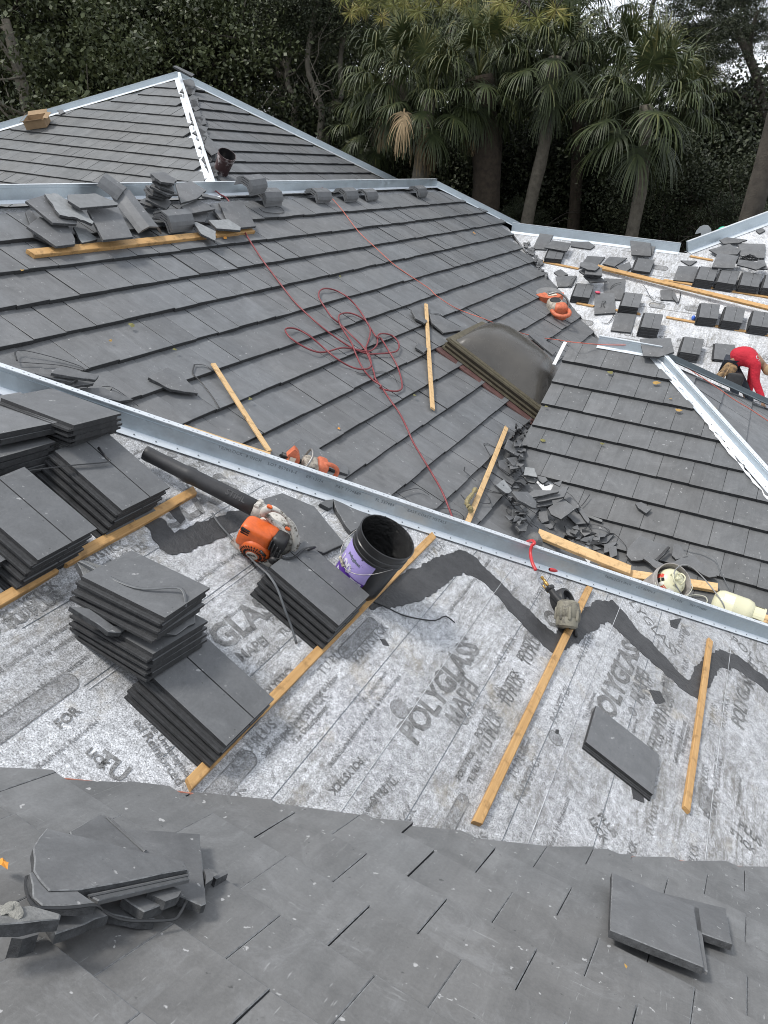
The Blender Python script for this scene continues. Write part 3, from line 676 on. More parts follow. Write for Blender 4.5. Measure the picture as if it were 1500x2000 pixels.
# ================================================================== loose things
def atY(x, y, Y):
    d = CR*((x-750)/FPX) - CU*((y-1000)/FPX) + CF
    return d*(Y/d.y)
def jagged(pts, amp, R, n=4, skipmask=None):
    out = []
    for i in range(len(pts)):
        p, q = Vector(pts[i]), Vector(pts[(i+1) % len(pts)]); out.append(p)
        L = (q-p).length; k = max(1, min(n, int(L/.035)))
        if amp <= 0: continue
        nrm = Vector((-(q-p).y, (q-p).x)).normalized() if L > 1e-6 else Vector((0, 0))
        for j in range(1, k): out.append(p.lerp(q, j/k) + nrm*R.uniform(-amp, amp))
    return out
LOOSE_N = [0]
def slab(pl, pts, h=.03, th=.025, name='broken_tile', label=None, cat='roof tile', group=None, mat_=None, side=None, amp=.005, seed=None, tag_=True, parent=None, channel=None):
    """tile or shard: outline taken on the roof plane at height h (each point may carry its own height)"""
    LOOSE_N[0] += 1
    R = random.Random(seed if seed is not None else LOOSE_N[0]*7+1)
    hh = [p[2] if len(p) > 2 else h for p in pts]
    uv = [pl.pu(p[0], p[1], k) for p, k in zip(pts, hh)]
    n = len(uv)
    # least squares plane of heights
    import itertools
    mu = sum(a for a, b in uv)/n; mv_ = sum(b for a, b in uv)/n; mh = sum(hh)/n
    suu = sum((a-mu)**2 for a, b in uv); svv = sum((b-mv_)**2 for a, b in uv); suv = sum((a-mu)*(b-mv_) for a, b in uv)
    shu = sum((a-mu)*(k-mh) for (a, b), k in zip(uv, hh)); shv = sum((b-mv_)*(k-mh) for (a, b), k in zip(uv, hh))
    det = suu*svv-suv*suv; gu = gv = 0
    if abs(det) > 1e-9: gu = (shu*svv-shv*suv)/det; gv = (shv*suu-shu*suv)/det
    P2 = jagged(uv, amp, R)
    if area([(p.x, p.y) for p in P2]) <= 0: pass
    sg = sum(P2[i].x*P2[(i+1) % len(P2)].y - P2[(i+1) % len(P2)].x*P2[i].y for i in range(len(P2)))
    if sg < 0: P2 = P2[::-1]
    o0 = pl.w(mu, mv_, mh-th)
    top = [pl.w(p.x, p.y, mh+gu*(p.x-mu)+gv*(p.y-mv_)) - o0 for p in P2]
    bot = [t - pl.n*th*(1+R.uniform(-.1, .1)) for t in top]
    mb = MB(); tv_ = .5+R.uniform(-.35, .35)
    if pl in (PF, PU, PM, PR) and amp < .007 and area([(p.x, p.y) for p in P2]) > .004:
        c0_ = sum(top, Vector((0, 0, 0)))/len(top); ins = [t + (c0_-t).normalized()*.0035 + pl.n*.0008 for t in top]; low = [t - pl.n*.0018 for t in top]; n_ = len(top)
        mb.add(ins+low+bot, [tuple(range(n_))], tv_, 0); k0 = len(mb.v)-3*n_
        mb.f.append(tuple(range(k0+3*n_-1, k0+2*n_-1, -1))); mb.t.append(tv_); mb.m.append(1)
        for i in range(n_):
            j = (i+1) % n_
            mb.f.append((k0+i, k0+n_+i, k0+n_+j, k0+j)); mb.t.append(tv_); mb.m.append(2)
            mb.f.append((k0+n_+i, k0+2*n_+i, k0+2*n_+j, k0+n_+j)); mb.t.append(tv_); mb.m.append(1)
    else: mb.poly_prism(top, bot, tv_, 0, 1)
    o = mb.build(name, [mat_ or T_L, side or T_BR, T_ED], parent); o.location = o0
    if tag_: tag(o, label, cat, group)
    return o
def ft(s, f): return [(f(*p[:2]) + tuple(p[2:])) for p in s]
def c_(ox, oy, k): return lambda x, y: (ox+x*k, oy+y*k)
# ---- a whole flat tile with its side channel; local: x across, y up, z thickness
TW, TL, TT = .345, .425, .026
def tile_mesh(name, groove=True, seed=0):
    mb = MB(); R = random.Random(seed)
    g_ = [(.205, TT), (.206, TT-.003), (.210, TT-.003), (.211, TT)] if groove else []
    prof = [(0, 0), (0, .011), (.006, .012), (.009, .008), (.014, .008), (.017, .012), (.023, .012), (.026, .008), (.030, .009), (.032, TT)] + g_ + \
           [(TW, TT), (TW, .015), (TW-.03, .014), (TW-.031, 0)]
    ys = [0, .14, .28, TL]; rings = [[Vector((x, y, z)) for x, z in prof] for y in ys]
    m = len(prof); vs = [v for r in rings for v in r]; fs = []
    for k in range(len(ys)-1):
        for j in range(m): fs.append((k*m+j, k*m+(j+1) % m, (k+1)*m+(j+1) % m, (k+1)*m+j))
    fs += [tuple(range(m-1, -1, -1)), tuple(range((len(ys)-1)*m, len(ys)*m))]
    mb.add(vs, fs, R.uniform(.2, .8))
    for i, f in enumerate(mb.f):
        if not (len(f) == 4 and min(mb.v[j][2] for j in f) >= TT-.0001): mb.m[i] = 1
    me = mb.mesh(name, [T_L, T_SD])
    return me
TMS = [tile_mesh('tile', True, i) for i in range(5)]; TMF = [tile_mesh('flat_tile', False, i) for i in range(4)]
ORD = ['topmost', 'second from the top', 'third from the top', 'fourth from the top', 'fifth from the top', 'sixth from the top', 'seventh from the top', 'eighth from the top', 'ninth from the top']
def stack(pl, fl, fr, n, desc, base=0, du=.004, dv=.003, jit=.004, groove=True, first=None, one=None, gap=.0022, group='flat roof tiles stacked for laying', rj=.01, mir=False):
    """fl, fr: pixels of the front corners of the top tile"""
    R = random.Random(hash((fl, n)) & 0xffff); t = TT+gap*1.6; H = base+n*t
    a = Vector(pl.pu(*fl, H)); b = Vector(pl.pu(*fr, H)); rot = math.atan2((b-a).y, (b-a).x)
    for k in range(n):
        me = R.choice(TMS if (groove) else TMF) if (k < n) else None
        o = bpy.data.objects.new('concrete_tile', me); link(o)
        off = Vector((-du*k, -dv*k)) + Vector((R.uniform(-jit, jit), R.uniform(-jit, jit)))
        if k == 0: off = Vector((0, 0))
        c, s_ = cos(rot), sin(rot)
        p = a + Vector((c*off.x - s_*off.y, s_*off.x + c*off.y))
        o.matrix_world = pl.M(p.x, p.y, H-(k+1)*t, rot + (R.uniform(-rj, rj) if k else 0))
        lab = one if (n == 1 and one) else f'grey roof tile, {ORD[k]} in {desc}'
        tag(o, lab, 'roof tile', group)
# stacks on the near white slope
stack(PU, (229, 1001), (329, 952), 5, 'the stack just left of the blower tube', du=.015, dv=.002)
stack(PU, (62, 1100), (181, 1036), 5, 'the stack at the left frame edge', du=.017, dv=.002)
stack(PU, (432, 1466), (519, 1381), 4, 'the lowest central stack on the batten', du=.012, dv=.003)
stack(PU, (656, 1228), (718, 1166), 5, 'the stack beside the purple bucket', du=.012, dv=.002)
stack(PU, (-135, 1172), (-8, 1102), 3, 'the stack half cut by the left edge', du=.015)
stack(PU, (1275, 1560), (1289, 1470), 1, '', one='single grey tile lying alone on the white underlayment', du=0, groove=False)
def stack_at(P, x, nrm, s, n, desc, du=.012, dv=.006, jit=.006, rj=.03, th=.0285, groove=False):
    """nearly level stack: P front-left corner of the top tile, x along its front edge"""
    R = random.Random(n*7+int(P[0]*100)); P = Vector(P)*s; z = Vector(nrm).normalized(); x = Vector(x); x = (x-z*x.dot(z)).normalized(); y = z.cross(x)
    for k in range(n):
        o = bpy.data.objects.new('concrete_tile', R.choice(TMS if groove else TMF)); link(o)
        q = P - z*(k+1)*th*s - x*(du*k + (R.uniform(-jit, jit) if k else 0)) - y*(dv*k + (R.uniform(-jit, jit) if k else 0))
        a = R.uniform(-rj, rj) if k else 0; x2 = x*cos(a)+y*sin(a); y2 = z.cross(x2)
        o.matrix_world = Matrix.Translation(q) @ Matrix((x2, y2, z)).transposed().to_4x4() @ Matrix.Scale(s, 4)
        tag(o, f'grey roof tile, {ORD[k]} in {desc}', 'roof tile', 'flat roof tiles stacked for laying')
stack_at((-1.736, 1.814, -1.851), (.065, .996, -.059), (.098, .053, .993), .955, 4, 'the middle central pile', du=.004, dv=.004, jit=.008)
stack_at((-1.793, 1.960, -1.787), (-.057, .995, -.087), (.148, .094, .984), .925, 3, 'the top skewed central pile', du=.020, dv=.006)
stack_at((-2.572, 2.313, -1.245), (-.059, .993, -.102), (.10, .107, .989), 1.0, 4, 'the level stack by the hip metal', du=-.012, dv=-.006)
stack_at((-2.95, 2.203, -1.342), (.272, .962, -.010), (.083, -.013, .996), .93, 2, 'the level pair at the upper left edge', du=-.008, dv=.01)
stack_at((-2.90, 2.13, -1.425), (.15, .985, -.010), (.083, -.013, .996), .93, 6, 'the pile under the level left pair', du=.0, dv=-.004, jit=.012, rj=.06, th=.034)
# stacks on the far white slope
d4 = c_(1000, 400, 1/3)
def dst(x0, y0, x1, y1, n, desc, **k): stack(PD, d4(x0, y0), d4(x1, y1), n, desc, **k)
dst(188, 310, 305, 320, 4, 'the far stack by the tiled slope', jit=.006)
dst(345, 532, 478, 547, 5, 'the far stack under the broken spiral')
dst(628, 588, 745, 602, 6, 'the far stack right of the hook tile')
dst(745, 712, 865, 727, 7, 'the far stack above the grey ridge')
dst(975, 858, 1118, 880, 6, 'the far stack above the bright hip')
dst(1170, 900, 1290, 912, 2, 'the low stack beside the worker in red', groove=False, du=-.02)
dst(700, 380, 815, 395, 3, 'the short stack below the propped tile', groove=False, jit=.012, rj=.05)
dst(1068, 430, 1190, 448, 6, 'the first stack of the top far row')
dst(1192, 448, 1322, 468, 6, 'the second stack of the top far row')
dst(1325, 466, 1460, 484, 6, 'the third stack of the top far row')
dst(1460, 482, 1590, 500, 6, 'the last stack of the top far row')
dst(1085, 655, 1215, 668, 6, 'the first stack of the lower far row')
dst(1225, 674, 1370, 694, 6, 'the second stack of the lower far row')
dst(1387, 702, 1530, 722, 6, 'the last stack of the lower far row')
def dsl(pts, label, h=.03, **k): return slab(PD, ft(pts, d4), h, label=label, group='loose tiles on the far slope', **k)
dsl([(120, 258), (165, 165), (245, 170), (200, 262)], 'tar smudged tile leaning by the far ridge metal', amp=.002)
dsl([(190, 250), (235, 208), (345, 225), (320, 272)], 'flat tile lying across the short stack nearest the tiled slope', .16, amp=.002)
dsl([(345, 242), (345, 215), (450, 215), (485, 240), (460, 260)], 'long shard beside the far ridge metal')
dsl([(255, 420), (380, 415), (350, 478), (270, 480)], 'low tile between the orange saw and the spiral pile', amp=.002)
dsl([(245, 395), (285, 377), (328, 408), (280, 424)], 'small diamond shard above the orange saw')
dsl([(693, 205), (810, 203), (815, 300), (700, 292)], 'tall tile propped over the far ridge metal', .10, amp=.002)
dsl([(812, 215), (848, 222), (820, 300)], 'thin tile edge behind the propped tile', .05, amp=.002)
dsl([(483, 640), (485, 520), (600, 517), (606, 632)], 'tile with a hooked strap mark near the pink cap', .04, amp=.001)
dsl([(578, 735), (610, 633), (728, 640), (697, 748)], 'plain tile lying alone below the hooked strap tile', .035, amp=.001)
dsl([(945, 440), (975, 357), (1090, 362), (1068, 452)], 'flat tile at the left end of the top far row', .05, amp=.001)
dsl([(870, 500), (945, 500), (950, 560), (872, 555)], 'square broken tile in the middle of the far slope')
dsl([(945, 495), (975, 560), (965, 572), (940, 540)], 'narrow shard leaning on the square broken tile', .05)
dsl([(988, 325), (1085, 328), (1040, 356)], 'triangular shard on bare underlayment')
dsl([(540, 430), (665, 435), (655, 560), (540, 545)], 'dusty tile behind the hooked strap tile', .03)
dsl([(395, 368), (440, 300), (545, 305), (500, 360)], 'broken tile behind the spiral pile', .03)
dsl([(530, 345), (570, 303), (675, 310), (600, 362)], 'cracked tile under the long raised board', .05)
dsl([(610, 360), (690, 335), (700, 370), (650, 400)], 'dark shard under the long raised board', .04)
dsl([(1155, 262), (1275, 228), (1340, 265), (1320, 290), (1200, 290)], 'wide broken tile near the far hip channel', .08)
dsl([(1325, 225), (1485, 230), (1480, 310), (1340, 320)], 'tile below the coil of black strap', .05)
dsl([(1170, 365), (1205, 280), (1325, 300), (1300, 372)], 'tile laid across the top far row', .22, amp=.002)
dsl([(1215, 205), (1260, 190), (1380, 205), (1330, 222), (1240, 228)], 'flat shard by the far hip channel foot', .08)
dsl([(1318, 350), (1330, 320), (1440, 335), (1490, 355), (1430, 380)], 'tilted shard on the top far row', .26)
dsl([(1440, 320), (1480, 325), (1500, 375), (1440, 375)], 'dark corner shard at the far right edge', .22)
dsl([(1430, 150), (1465, 135), (1485, 150), (1450, 168)], 'little shard high on the far slope')
# spiral pile of broken tiles
def spiral(pl, cpx, n, h0, dh, size, desc, seed, jitc=.03):
    R = random.Random(seed); cu, cv = pl.pu(*cpx, h0)
    for k in range(n):
        a0 = R.uniform(0, 6.28); m = R.choice((4, 5, 5, 6)); r = size*R.uniform(.75, 1.1)
        pts = [Vector((cu + R.uniform(-jitc, jitc)*0 + r*cos(a0+6.283*i/m)*R.uniform(.75, 1.15), cv + r*.8*sin(a0+6.283*i/m)*R.uniform(.7, 1.15))) for i in range(m)]
        off = Vector((R.uniform(-jitc, jitc), R.uniform(-jitc, jitc))); P2 = jagged([p+off for p in pts], .006, R)
        gu, gv = R.uniform(-.12, .12), R.uniform(-.1, .1); H = h0+dh*(k+1)
        o0 = pl.w(cu, cv, H)
        top = [pl.w(p.x, p.y, H+gu*(p.x-cu)+gv*(p.y-cv))-o0 for p in P2]; bot = [t-pl.n*.024 for t in top]
        mb = MB(); mb.poly_prism(top, bot, R.random(), 0, 1); o = mb.build('broken_tile', [T_L, T_BR]); o.location = o0
        tag(o, f'jagged broken tile, {ORD[n-1-k]} in {desc}' if n-1-k < 9 else f'jagged broken tile at the bottom of {desc}', 'roof tile', 'broken tiles in piles')
spiral(PD, d4(465, 425), 6, .16, .035, .24, 'the spiral pile on the far slope', 4, .07)
spiral(PM, (303, 404), 9, .03, .040, .20, 'the dark pile near the cross board', 9, .05)
# ---- near slope debris
fF = c_(0, 1560, .32)
def fsl(pts, label, h, **k): return slab(PF, ft(pts, fF), h, label=label, group='broken tiles on the near slope', **k)
fsl([(745, 178), (1220, 215), (1245, 500), (1258, 640), (1230, 652), (1110, 600), (850, 480)], 'right hand broken tile of the near heap, chipped lower corner', .045, amp=.002)
fsl([(425, 200), (600, 100), (640, 100), (890, 325), (860, 400), (480, 330)], 'tile end with a moulded rib, behind the near heap', .05, amp=.001)
rb_ = MB()
for k_ in (0, 14, 28):
    A_, B_ = PF.px(*fF(648+k_, 112+k_*.2), .053), PF.px(*fF(880+k_*.4, 322-k_*.2), .053); rb_.tube([A_, B_], .0022, 5)
tag(rb_.build('tile_rib', T_L), 'thin moulded ribs along the tile end behind the near heap', 'roof tile')
big = fsl([(285, 180), (500, 230), (870, 325), (1120, 385), (1145, 430), (480, 555), (300, 560), (205, 440), (200, 300)], 'largest broken tile, on top of the near heap', .115, amp=.003)
ch = slab(PF, ft([(478, 556), (1144, 432), (1158, 490), (600, 622)], fF), .098, th=.012, name='side_channel', tag_=False, amp=0, side=T_L, mat_=simple('channel_concrete', (.075, .078, .082), .8, 0, .2, 30, .003))
mw = ch.matrix_world.copy(); ch.parent = big; ch.location = ch.location - big.location
for k_ in (.25, .55):
    A_, B_ = fF(478+(600-478)*k_, 556+66*k_), fF(1144+14*k_, 432+58*k_)
    r_ = MB(); r_.tube([PF.px(*A_, .101), PF.px(*B_, .101)], .0035, 5); ro = r_.build('rib', T_L, big); ro.location = -big.location
fsl([(180, 450), (250, 428), (360, 470), (470, 560), (590, 645), (480, 652), (260, 652), (200, 600)], 'left broken tile of the near heap over the strap', .11, amp=.003)
fsl([(330, 800), (260, 690), (590, 660), (665, 708), (340, 825)], 'low broken tile in front of the near heap', .06, amp=.003)
fsl([(560, 640), (740, 608), (950, 735), (850, 740), (680, 705)], 'flat broken tile lying under the curved strap', .03, amp=.002)
fsl([(745, 600), (880, 565), (1012, 622), (1005, 640), (880, 690)], 'dark shard inside the near heap', .06)
fsl([(900, 575), (1050, 533), (1110, 560), (1085, 600), (1010, 627)], 'rough grey shard under the largest broken tile', .075)
fsl([(1245, 430), (1310, 430), (1300, 490), (1255, 522)], 'small shard sticking out right of the near heap', .05)
fsl([(1300, 475), (1385, 440), (1392, 456), (1320, 492)], 'thin light splinter right of the near heap', .03)
mt_ = simple('mortar_stained_tile', (.16, .162, .16), .85, 0, .35, 16, .008)
fsl([(-120, 690), (190, 650), (372, 705), (366, 735), (-120, 775)], 'mortar stained tile at the left frame edge', .13, mat_=mt_, amp=.003, th=.03)
fsl([(70, 850), (130, 768), (250, 770), (235, 828), (140, 856)], 'rough stone-like chip under the mortar stained tile', .05, th=.05, amp=.008)
def lump(name, c, r, mat_, label, cat, seed=1, n=14, sq=(1, 1, .7), group=None, amp=.45):
    R = random.Random(seed); bm = bmesh.new(); bmesh.ops.create_icosphere(bm, subdivisions=3, radius=1)
    cs = [(Vector((R.gauss(0, 1), R.gauss(0, 1), R.gauss(0, 1))).normalized(), R.uniform(-amp, amp)) for _ in range(n)]
    for v in bm.verts:
        d = v.co.normalized(); k = 1 + sum(a*max(0, d.dot(q)-.55)*1.8 for q, a in cs); v.co = Vector((d.x*k*sq[0], d.y*k*sq[1], d.z*k*sq[2]))*r
    me = bpy.data.meshes.new(name); bm.to_mesh(me); bm.free(); me.materials.append(mat_)
    o = bpy.data.objects.new(name, me); link(o); o.location = c; return tag(o, label, cat, group)
lump('mortar_lump', PF.px(*fF(40, 672), .135), .016, simple('pale_mortar', (.26, .255, .23), .9, 0, .3, 40, .01), 'pale crumbly mortar lump on the stained tile', 'mortar', 5, 30, (1.5, 1, .6), amp=.8)
fr_ = c_(750, 1500, .5)
def f2(pts, label, h, **k): return slab(PF, ft(pts, fr_), h, label=label, group='broken tiles on the near slope', **k)
f2([(1050, 478), (1335, 548), (1362, 688), (1240, 645), (1180, 600)], 'smaller tile corner poking out at the right foreground', .045, amp=.003)
bt = f2([(890, 408), (1210, 540), (1250, 778), (884, 633)], 'large square tile lying in the right foreground', .058, amp=.0012)
ch = slab(PF, ft([(1212, 542), (1228, 546), (1264, 795), (1246, 786)], fr_), .045, th=.012, name='side_channel', tag_=False, amp=0, side=T_L); ch.parent = bt; ch.location -= bt.location
# ---- flat pieces on the near white slope
fU = c_(430, 940, .26667)
def u2(pts, label, h=.03, **k): return slab(PU, ft(pts, fU), h, label=label, group='loose pieces on the white slope', **k)
u2([(310, 130), (455, 85), (690, 182), (912, 455), (760, 525), (560, 440), (330, 200)], 'cut flat tile lying behind the orange blower', .03, amp=.0015)
u2([(828, 130), (1100, 250), (1060, 330), (960, 370), (900, 290), (845, 190)], 'curved broken tile between hip metal and bucket', .03, amp=.004)
u2([(730, 160), (780, 135), (828, 132), (825, 185), (800, 195)], 'small grey chip beside the curved broken tile', .03)
gB = c_(0, 1000, .4)
slab(PU, ft([(375, 245), (420, 235), (545, 270), (550, 295), (440, 330), (410, 320)], gB), .16, label='light jagged fragment on top of the skewed pile', cat='roof tile', mat_=mt_, th=.03)
slab(PU, ft([(780, 590), (830, 540), (950, 480), (955, 540), (860, 600)], gB), .225, label='broken corner wedged between the two central piles', cat='roof tile')
slab(PU, ft([(430, 470), (560, 560), (640, 545), (590, 590), (530, 585), (340, 460)], gB), .19, label='broken strip wedged left between the central piles', cat='roof tile')
# ---- battens and boards
def board(pl, a, b, wd, th, h, label, cat='timber', group=None, name='batten', mat_=M_WD, roll=0, ends=None, hb=None):
    """a, b: pixels of the centre line of the top face"""
    P0, P1 = pl.px(*a, h), pl.px(*b, hb if hb is not None else h); d = P1-P0; L = d.length; x = d.normalized(); y = pl.n.cross(x).normalized(); z = x.cross(y)
    mb = MB(); R = random.Random(int(a[0]*3+a[1])); n = max(2, int(L/.3)); c = .0035
    prof = [(-wd/2+c, 0), (wd/2-c, 0), (wd/2, -c), (wd/2, -th+c), (wd/2-c, -th), (-wd/2+c, -th), (-wd/2, -th+c), (-wd/2, -c)]
    vs = []; m = len(prof); bow = R.uniform(-.004, .004); e0, e1 = R.uniform(-.012, .012), R.uniform(-.012, .012)
    for k in range(n+1):
        for (yy, zz) in prof:
            ex = (e0 if k == 0 else e1 if k == n else 0)*yy/wd*2
            vs.append((L*k/n+ex, yy+bow*sin(pi*k/n), zz+.3*bow*sin(pi*k/n)))
    fs = [(k*m+j, (k+1)*m+j, (k+1)*m+(j+1) % m, k*m+(j+1) % m) for k in range(n) for j in range(m)] + [tuple(range(m)), tuple(range((n+1)*m-1, n*m-1, -1))]
    mb.add(vs, fs); o = mb.build(name, mat_)
    R3 = Matrix((x, y, z)).transposed().to_4x4()
    o.matrix_world = Matrix.Translation(P0) @ R3 @ Matrix.Rotation(roll, 4, 'X')
    return tag(o, label, cat, group)
GB = 'battens nailed on the white slope'
board(PU, (-60, 1205), (106, 1108), .048, .026, .026, 'short batten end at the left edge under the tile stack', group=GB)
board(PU, (121, 1098), (381, 956), .048, .026, .026, 'batten running up behind the blower tube', group=GB)
board(PU, (370, 1530), (848, 1044), .044, .026, .027, 'long batten from the near slope to the purple bucket', group=GB)
board(PU, (934, 1606), (1153, 1146), .044, .026, .027, 'batten under the black nail gun', group=GB)
board(PU, (1343, 1580), (1389, 1249), .040, .026, .027, 'shortest batten at the right of the white slope', group=GB)
GM = 'loose wood strips on the grey tiles'
board(PM, (417, 709), (527, 880), .050, .02, .06, 'pale strip of wood pointing down to the long hip metal', group=GM, mat_=M_WD2, name='wood_strip')
board(PM, (833, 593), (846, 797), .052, .022, .06, 'upright strip of wood left of the skylight', group=GM, mat_=M_WD2, name='wood_strip')
board(PM, (990, 834), (914, 1020), .052, .022, .06, 'strip of wood tangled in black straps', group=GM, mat_=M_WD2, name='wood_strip')
board(PM, (360, 832), (528, 887), .05, .02, .10, 'strip of wood hidden behind the long hip metal', group=GM, mat_=M_WD2, name='wood_strip')
board(PM, (60, 492), (493, 447), .092, .04, .052, 'thick board holding back the heap of ridge tiles', name='board')
board(PR, (1052, 1040), (1232, 1112), .10, .045, .30, 'rough board sloping over the debris in the valley', name='board', mat_=M_WD2, hb=.13)
board(PR, (1166, 1110), (1402, 1146), .09, .045, .07, 'second board running behind the white bucket', name='board', mat_=M_WD2)
board(PR, (1478, 1204), (1560, 1222), .09, .045, .05, 'board end beyond the cream gas cylinder', name='board', mat_=M_WD2)
board(PD, (1167, 519), (1515, 603), .10, .045, .10, 'long raised board crossing the far slope', name='board', hb=.16)
GD = 'battens on the far white slope'
for a_, b_, l_ in (((140, 322), (390, 372), 'far batten nearest the tiled slope'), ((380, 573), (480, 592), 'far batten end left of the hooked strap tile'), ((605, 613), (752, 637), 'far batten between hooked strap tile and lone stack'),
                   ((905, 655), (1600, 778), 'long far batten under the lower row of stacks'), ((890, 437), (1600, 555), 'long far batten under the top row of stacks'), ((1045, 298), (1178, 322), 'short far batten at the hip channel foot')):
    board(PD, d4(*a_), d4(*b_), .05, .026, .026, l_, group=GD)
# ---- black roof cement
def patch(pl, pts, seed, h=.0035, amp=.017, label=None, mat_=M_TAR, parent=None):
    R = random.Random(seed); uv = [Vector(pl.pu(x, y)) for x, y in pts]; P2 = []
    for i in range(len(uv)):
        p, q = uv[i], uv[(i+1) % len(uv)]; L = (q-p).length; k = max(1, int(L/.018)); nr = Vector((-(q-p).y, (q-p).x)).normalized()
        w_ = 0
        for j in range(k):
            w_ = w_*.6 + R.uniform(-amp, amp)*.6
            P2.append(p.lerp(q, j/k)+nr*w_*(1 if j else 0))
    mb = MB(); top = [pl.w(p.x, p.y, h) for p in P2]
    sg = sum(P2[i].x*P2[(i+1) % len(P2)].y - P2[(i+1) % len(P2)].x*P2[i].y for i in range(len(P2)))
    if sg < 0: top = top[::-1]
    mb.poly_prism(top, [p-pl.n*.003 for p in top]); return mb
f7 = c_(0, 700, 1/3)
cem = MB()
pt1 = [(830, 960), (900, 925), (950, 940), (1000, 1000), (1022, 1025), (1110, 985), (1200, 955), (1330, 900), (1440, 872), (1540, 850), (1560, 930), (1390, 1010), (1290, 1055), (1150, 1115), (1040, 1150), (960, 1130), (915, 1080), (880, 1010)]
sub(patch(PU, ft(pt1, f7), 1).build('roof_cement_patch', M_TAR), oU)
pt2 = [(722, 1190), (735, 1160), (775, 1122), (840, 1097), (900, 1075), (925, 1087), (960, 1122), (1010, 1172), (1083, 1238), (1112, 1205), (1160, 1176), (1196, 1172), (1215, 1192), (1260, 1245), (1342, 1328), (1362, 1300), (1372, 1283), (1405, 1268), (1440, 1280), (1510, 1335),
       (1510, 1358), (1440, 1308), (1405, 1305), (1368, 1365), (1340, 1352), (1250, 1272), (1187, 1214), (1150, 1238), (1112, 1266), (1078, 1275), (1050, 1250), (1000, 1198), (950, 1142), (905, 1118), (872, 1140), (830, 1165), (790, 1182), (755, 1188)]
sub(patch(PU, pt2, 2).build('roof_cement_patch', M_TAR), oU)
for i, pp in enumerate(([(1268, 1348), (1288, 1350), (1300, 1372), (1280, 1375)], [(1232, 1530), (1255, 1548), (1258, 1568), (1236, 1560)], [(742, 1248), (752, 1250), (760, 1262), (748, 1260)], [(322, 990), (348, 985), (362, 1015), (352, 1025)], [(1085, 1425), (1092, 1426), (1090, 1434), (1084, 1432)], [(1308, 1212), (1330, 1208), (1322, 1228), (1310, 1224)])):
    sub(patch(PU, pp, 10+i, amp=.005).build('roof_cement_spot', M_TAR), oU)
sub(patch(PM, [(497, 368), (512, 372), (505, 376)], 31, h=.02, amp=.004).build('roof_cement_spot', M_TAR), oM)
# ---- straps and wires
def strap(pl, pts, label, w=.007, flat=.25, mat_=M_BLK, h=.02, name='strap', group='black packing straps', cat='strap', smooth=3, n=6):
    P = [pl.px(p[0], p[1], p[2] if len(p) > 2 else h) for p in pts]
    Q = catm(P, smooth)
    mb = MB(); o0 = Q[0].copy(); mb.tube([q-o0 for q in Q], w, n, flat=flat); o = mb.build(name, mat_, smooth=True); o.location = o0
    return tag(o, label, cat, group)
def catm(P, k):
    out = []
    for i in range(len(P)-1):
        a, b, c, d = P[max(i-1, 0)], P[i], P[i+1], P[min(i+2, len(P)-1)]
        for j in range(k):
            t = j/k; out.append(.5*((2*b)+(c-a)*t+(2*a-5*b+4*c-d)*t*t+(3*b-3*c+d-a)*t**3))
    out.append(P[-1]); return out
strap(PF, [(*fF(x, y), h) for x, y, h in ((165, 470, .04), (158, 540, .05), (198, 645, .125), (300, 668, .125), (450, 662, .125), (590, 650, .12), (650, 700, .09), (760, 740, .06), (900, 745, .045), (1040, 740, .04), (1090, 715, .04), (1140, 620, .05))], 'flat black strap looping round the near broken heap', .0045, .25)
strap(PU, [(*fU(x, y), h) for x, y, h in ((-60, 230, .02), (0, 320, .02), (100, 430, .02), (250, 590, .08), (350, 680, .155), (420, 790, .15), (470, 930, .11), (520, 1060, .05), (560, 1190, .012))], 'grey strap crossing the white slope under the blower', .006, .25, mat_=simple('grey_strap', (.11, .115, .12), .4, 0, .2, 30, 0))
strap(PU, [(*fU(x, y), h) for x, y, h in ((330, 572, .08), (440, 565, .14), (540, 555, .155), (620, 492, .155), (700, 480, .17), (640, 505, .16))], 'bent strap end on the stack beside the bucket', .007, .25)
strap(PU, [(*gB(x, y), h) for x, y, h in ((385, 262, .14), (390, 240, .17), (470, 280, .19), (580, 340, .235), (700, 375, .27), (860, 368, .305), (900, 400, .315), (905, 465, .30))], 'thin strap curving over the skewed central pile', .007, .25, mat_=bpy.data.materials['grey_strap'])
f5 = c_(0, 740, .22667)
strap(PU, [(*f5(x, y), h) for x, y, h in ((160, 800, .13), (400, 770, .15), (650, 742, .158), (930, 715, .16), (915, 680, .16), (845, 590, .155))], 'strap pulled across the stack left of the blower tube', .006, .3)
f8 = c_(400, 800, 1/3)
strap(PU, [(*f8(x, y), .008) for x, y in ((950, 1112), (1050, 1150), (1150, 1200), (1250, 1225), (1350, 1235), (1410, 1210), (1465, 1248))], 'thin black wire right of the purple bucket', .0035, 1)
f6 = c_(0, 300, 1/3)
GMs = 'black straps on the grey tiles'
def mst(f, pts, label, w=.006, h=.035, flat=.4): return strap(PM, [f(x, y)+(h,) for x, y in pts], label, w, flat, group=GMs)
mst(f6, [(100, 1215), (90, 1160), (150, 1155), (300, 1190), (470, 1245), (500, 1275)], 'long strap loop above the left hip metal')
mst(f6, [(100, 1220), (200, 1228), (350, 1240), (480, 1270)], 'lower strand of the strap loop above the left hip metal')
mst(f6, [(600, 1365), (660, 1370), (750, 1430), (810, 1480)], 'strap tail beside the dark shards at left')
mst(f6, [(1140, 1235), (1130, 1290), (1170, 1330), (1240, 1420), (1290, 1500)], 'curved strap left of the pale wood strip')
mst(f6, [(1140, 1235), (1200, 1240), (1250, 1275)], 'short strap hook at the pale wood strip')
fc = c_(600, 650, 1/3)
mst(fc, [(500, 950), (560, 930), (650, 912), (715, 950)], 'bent strap just above the long hip metal')
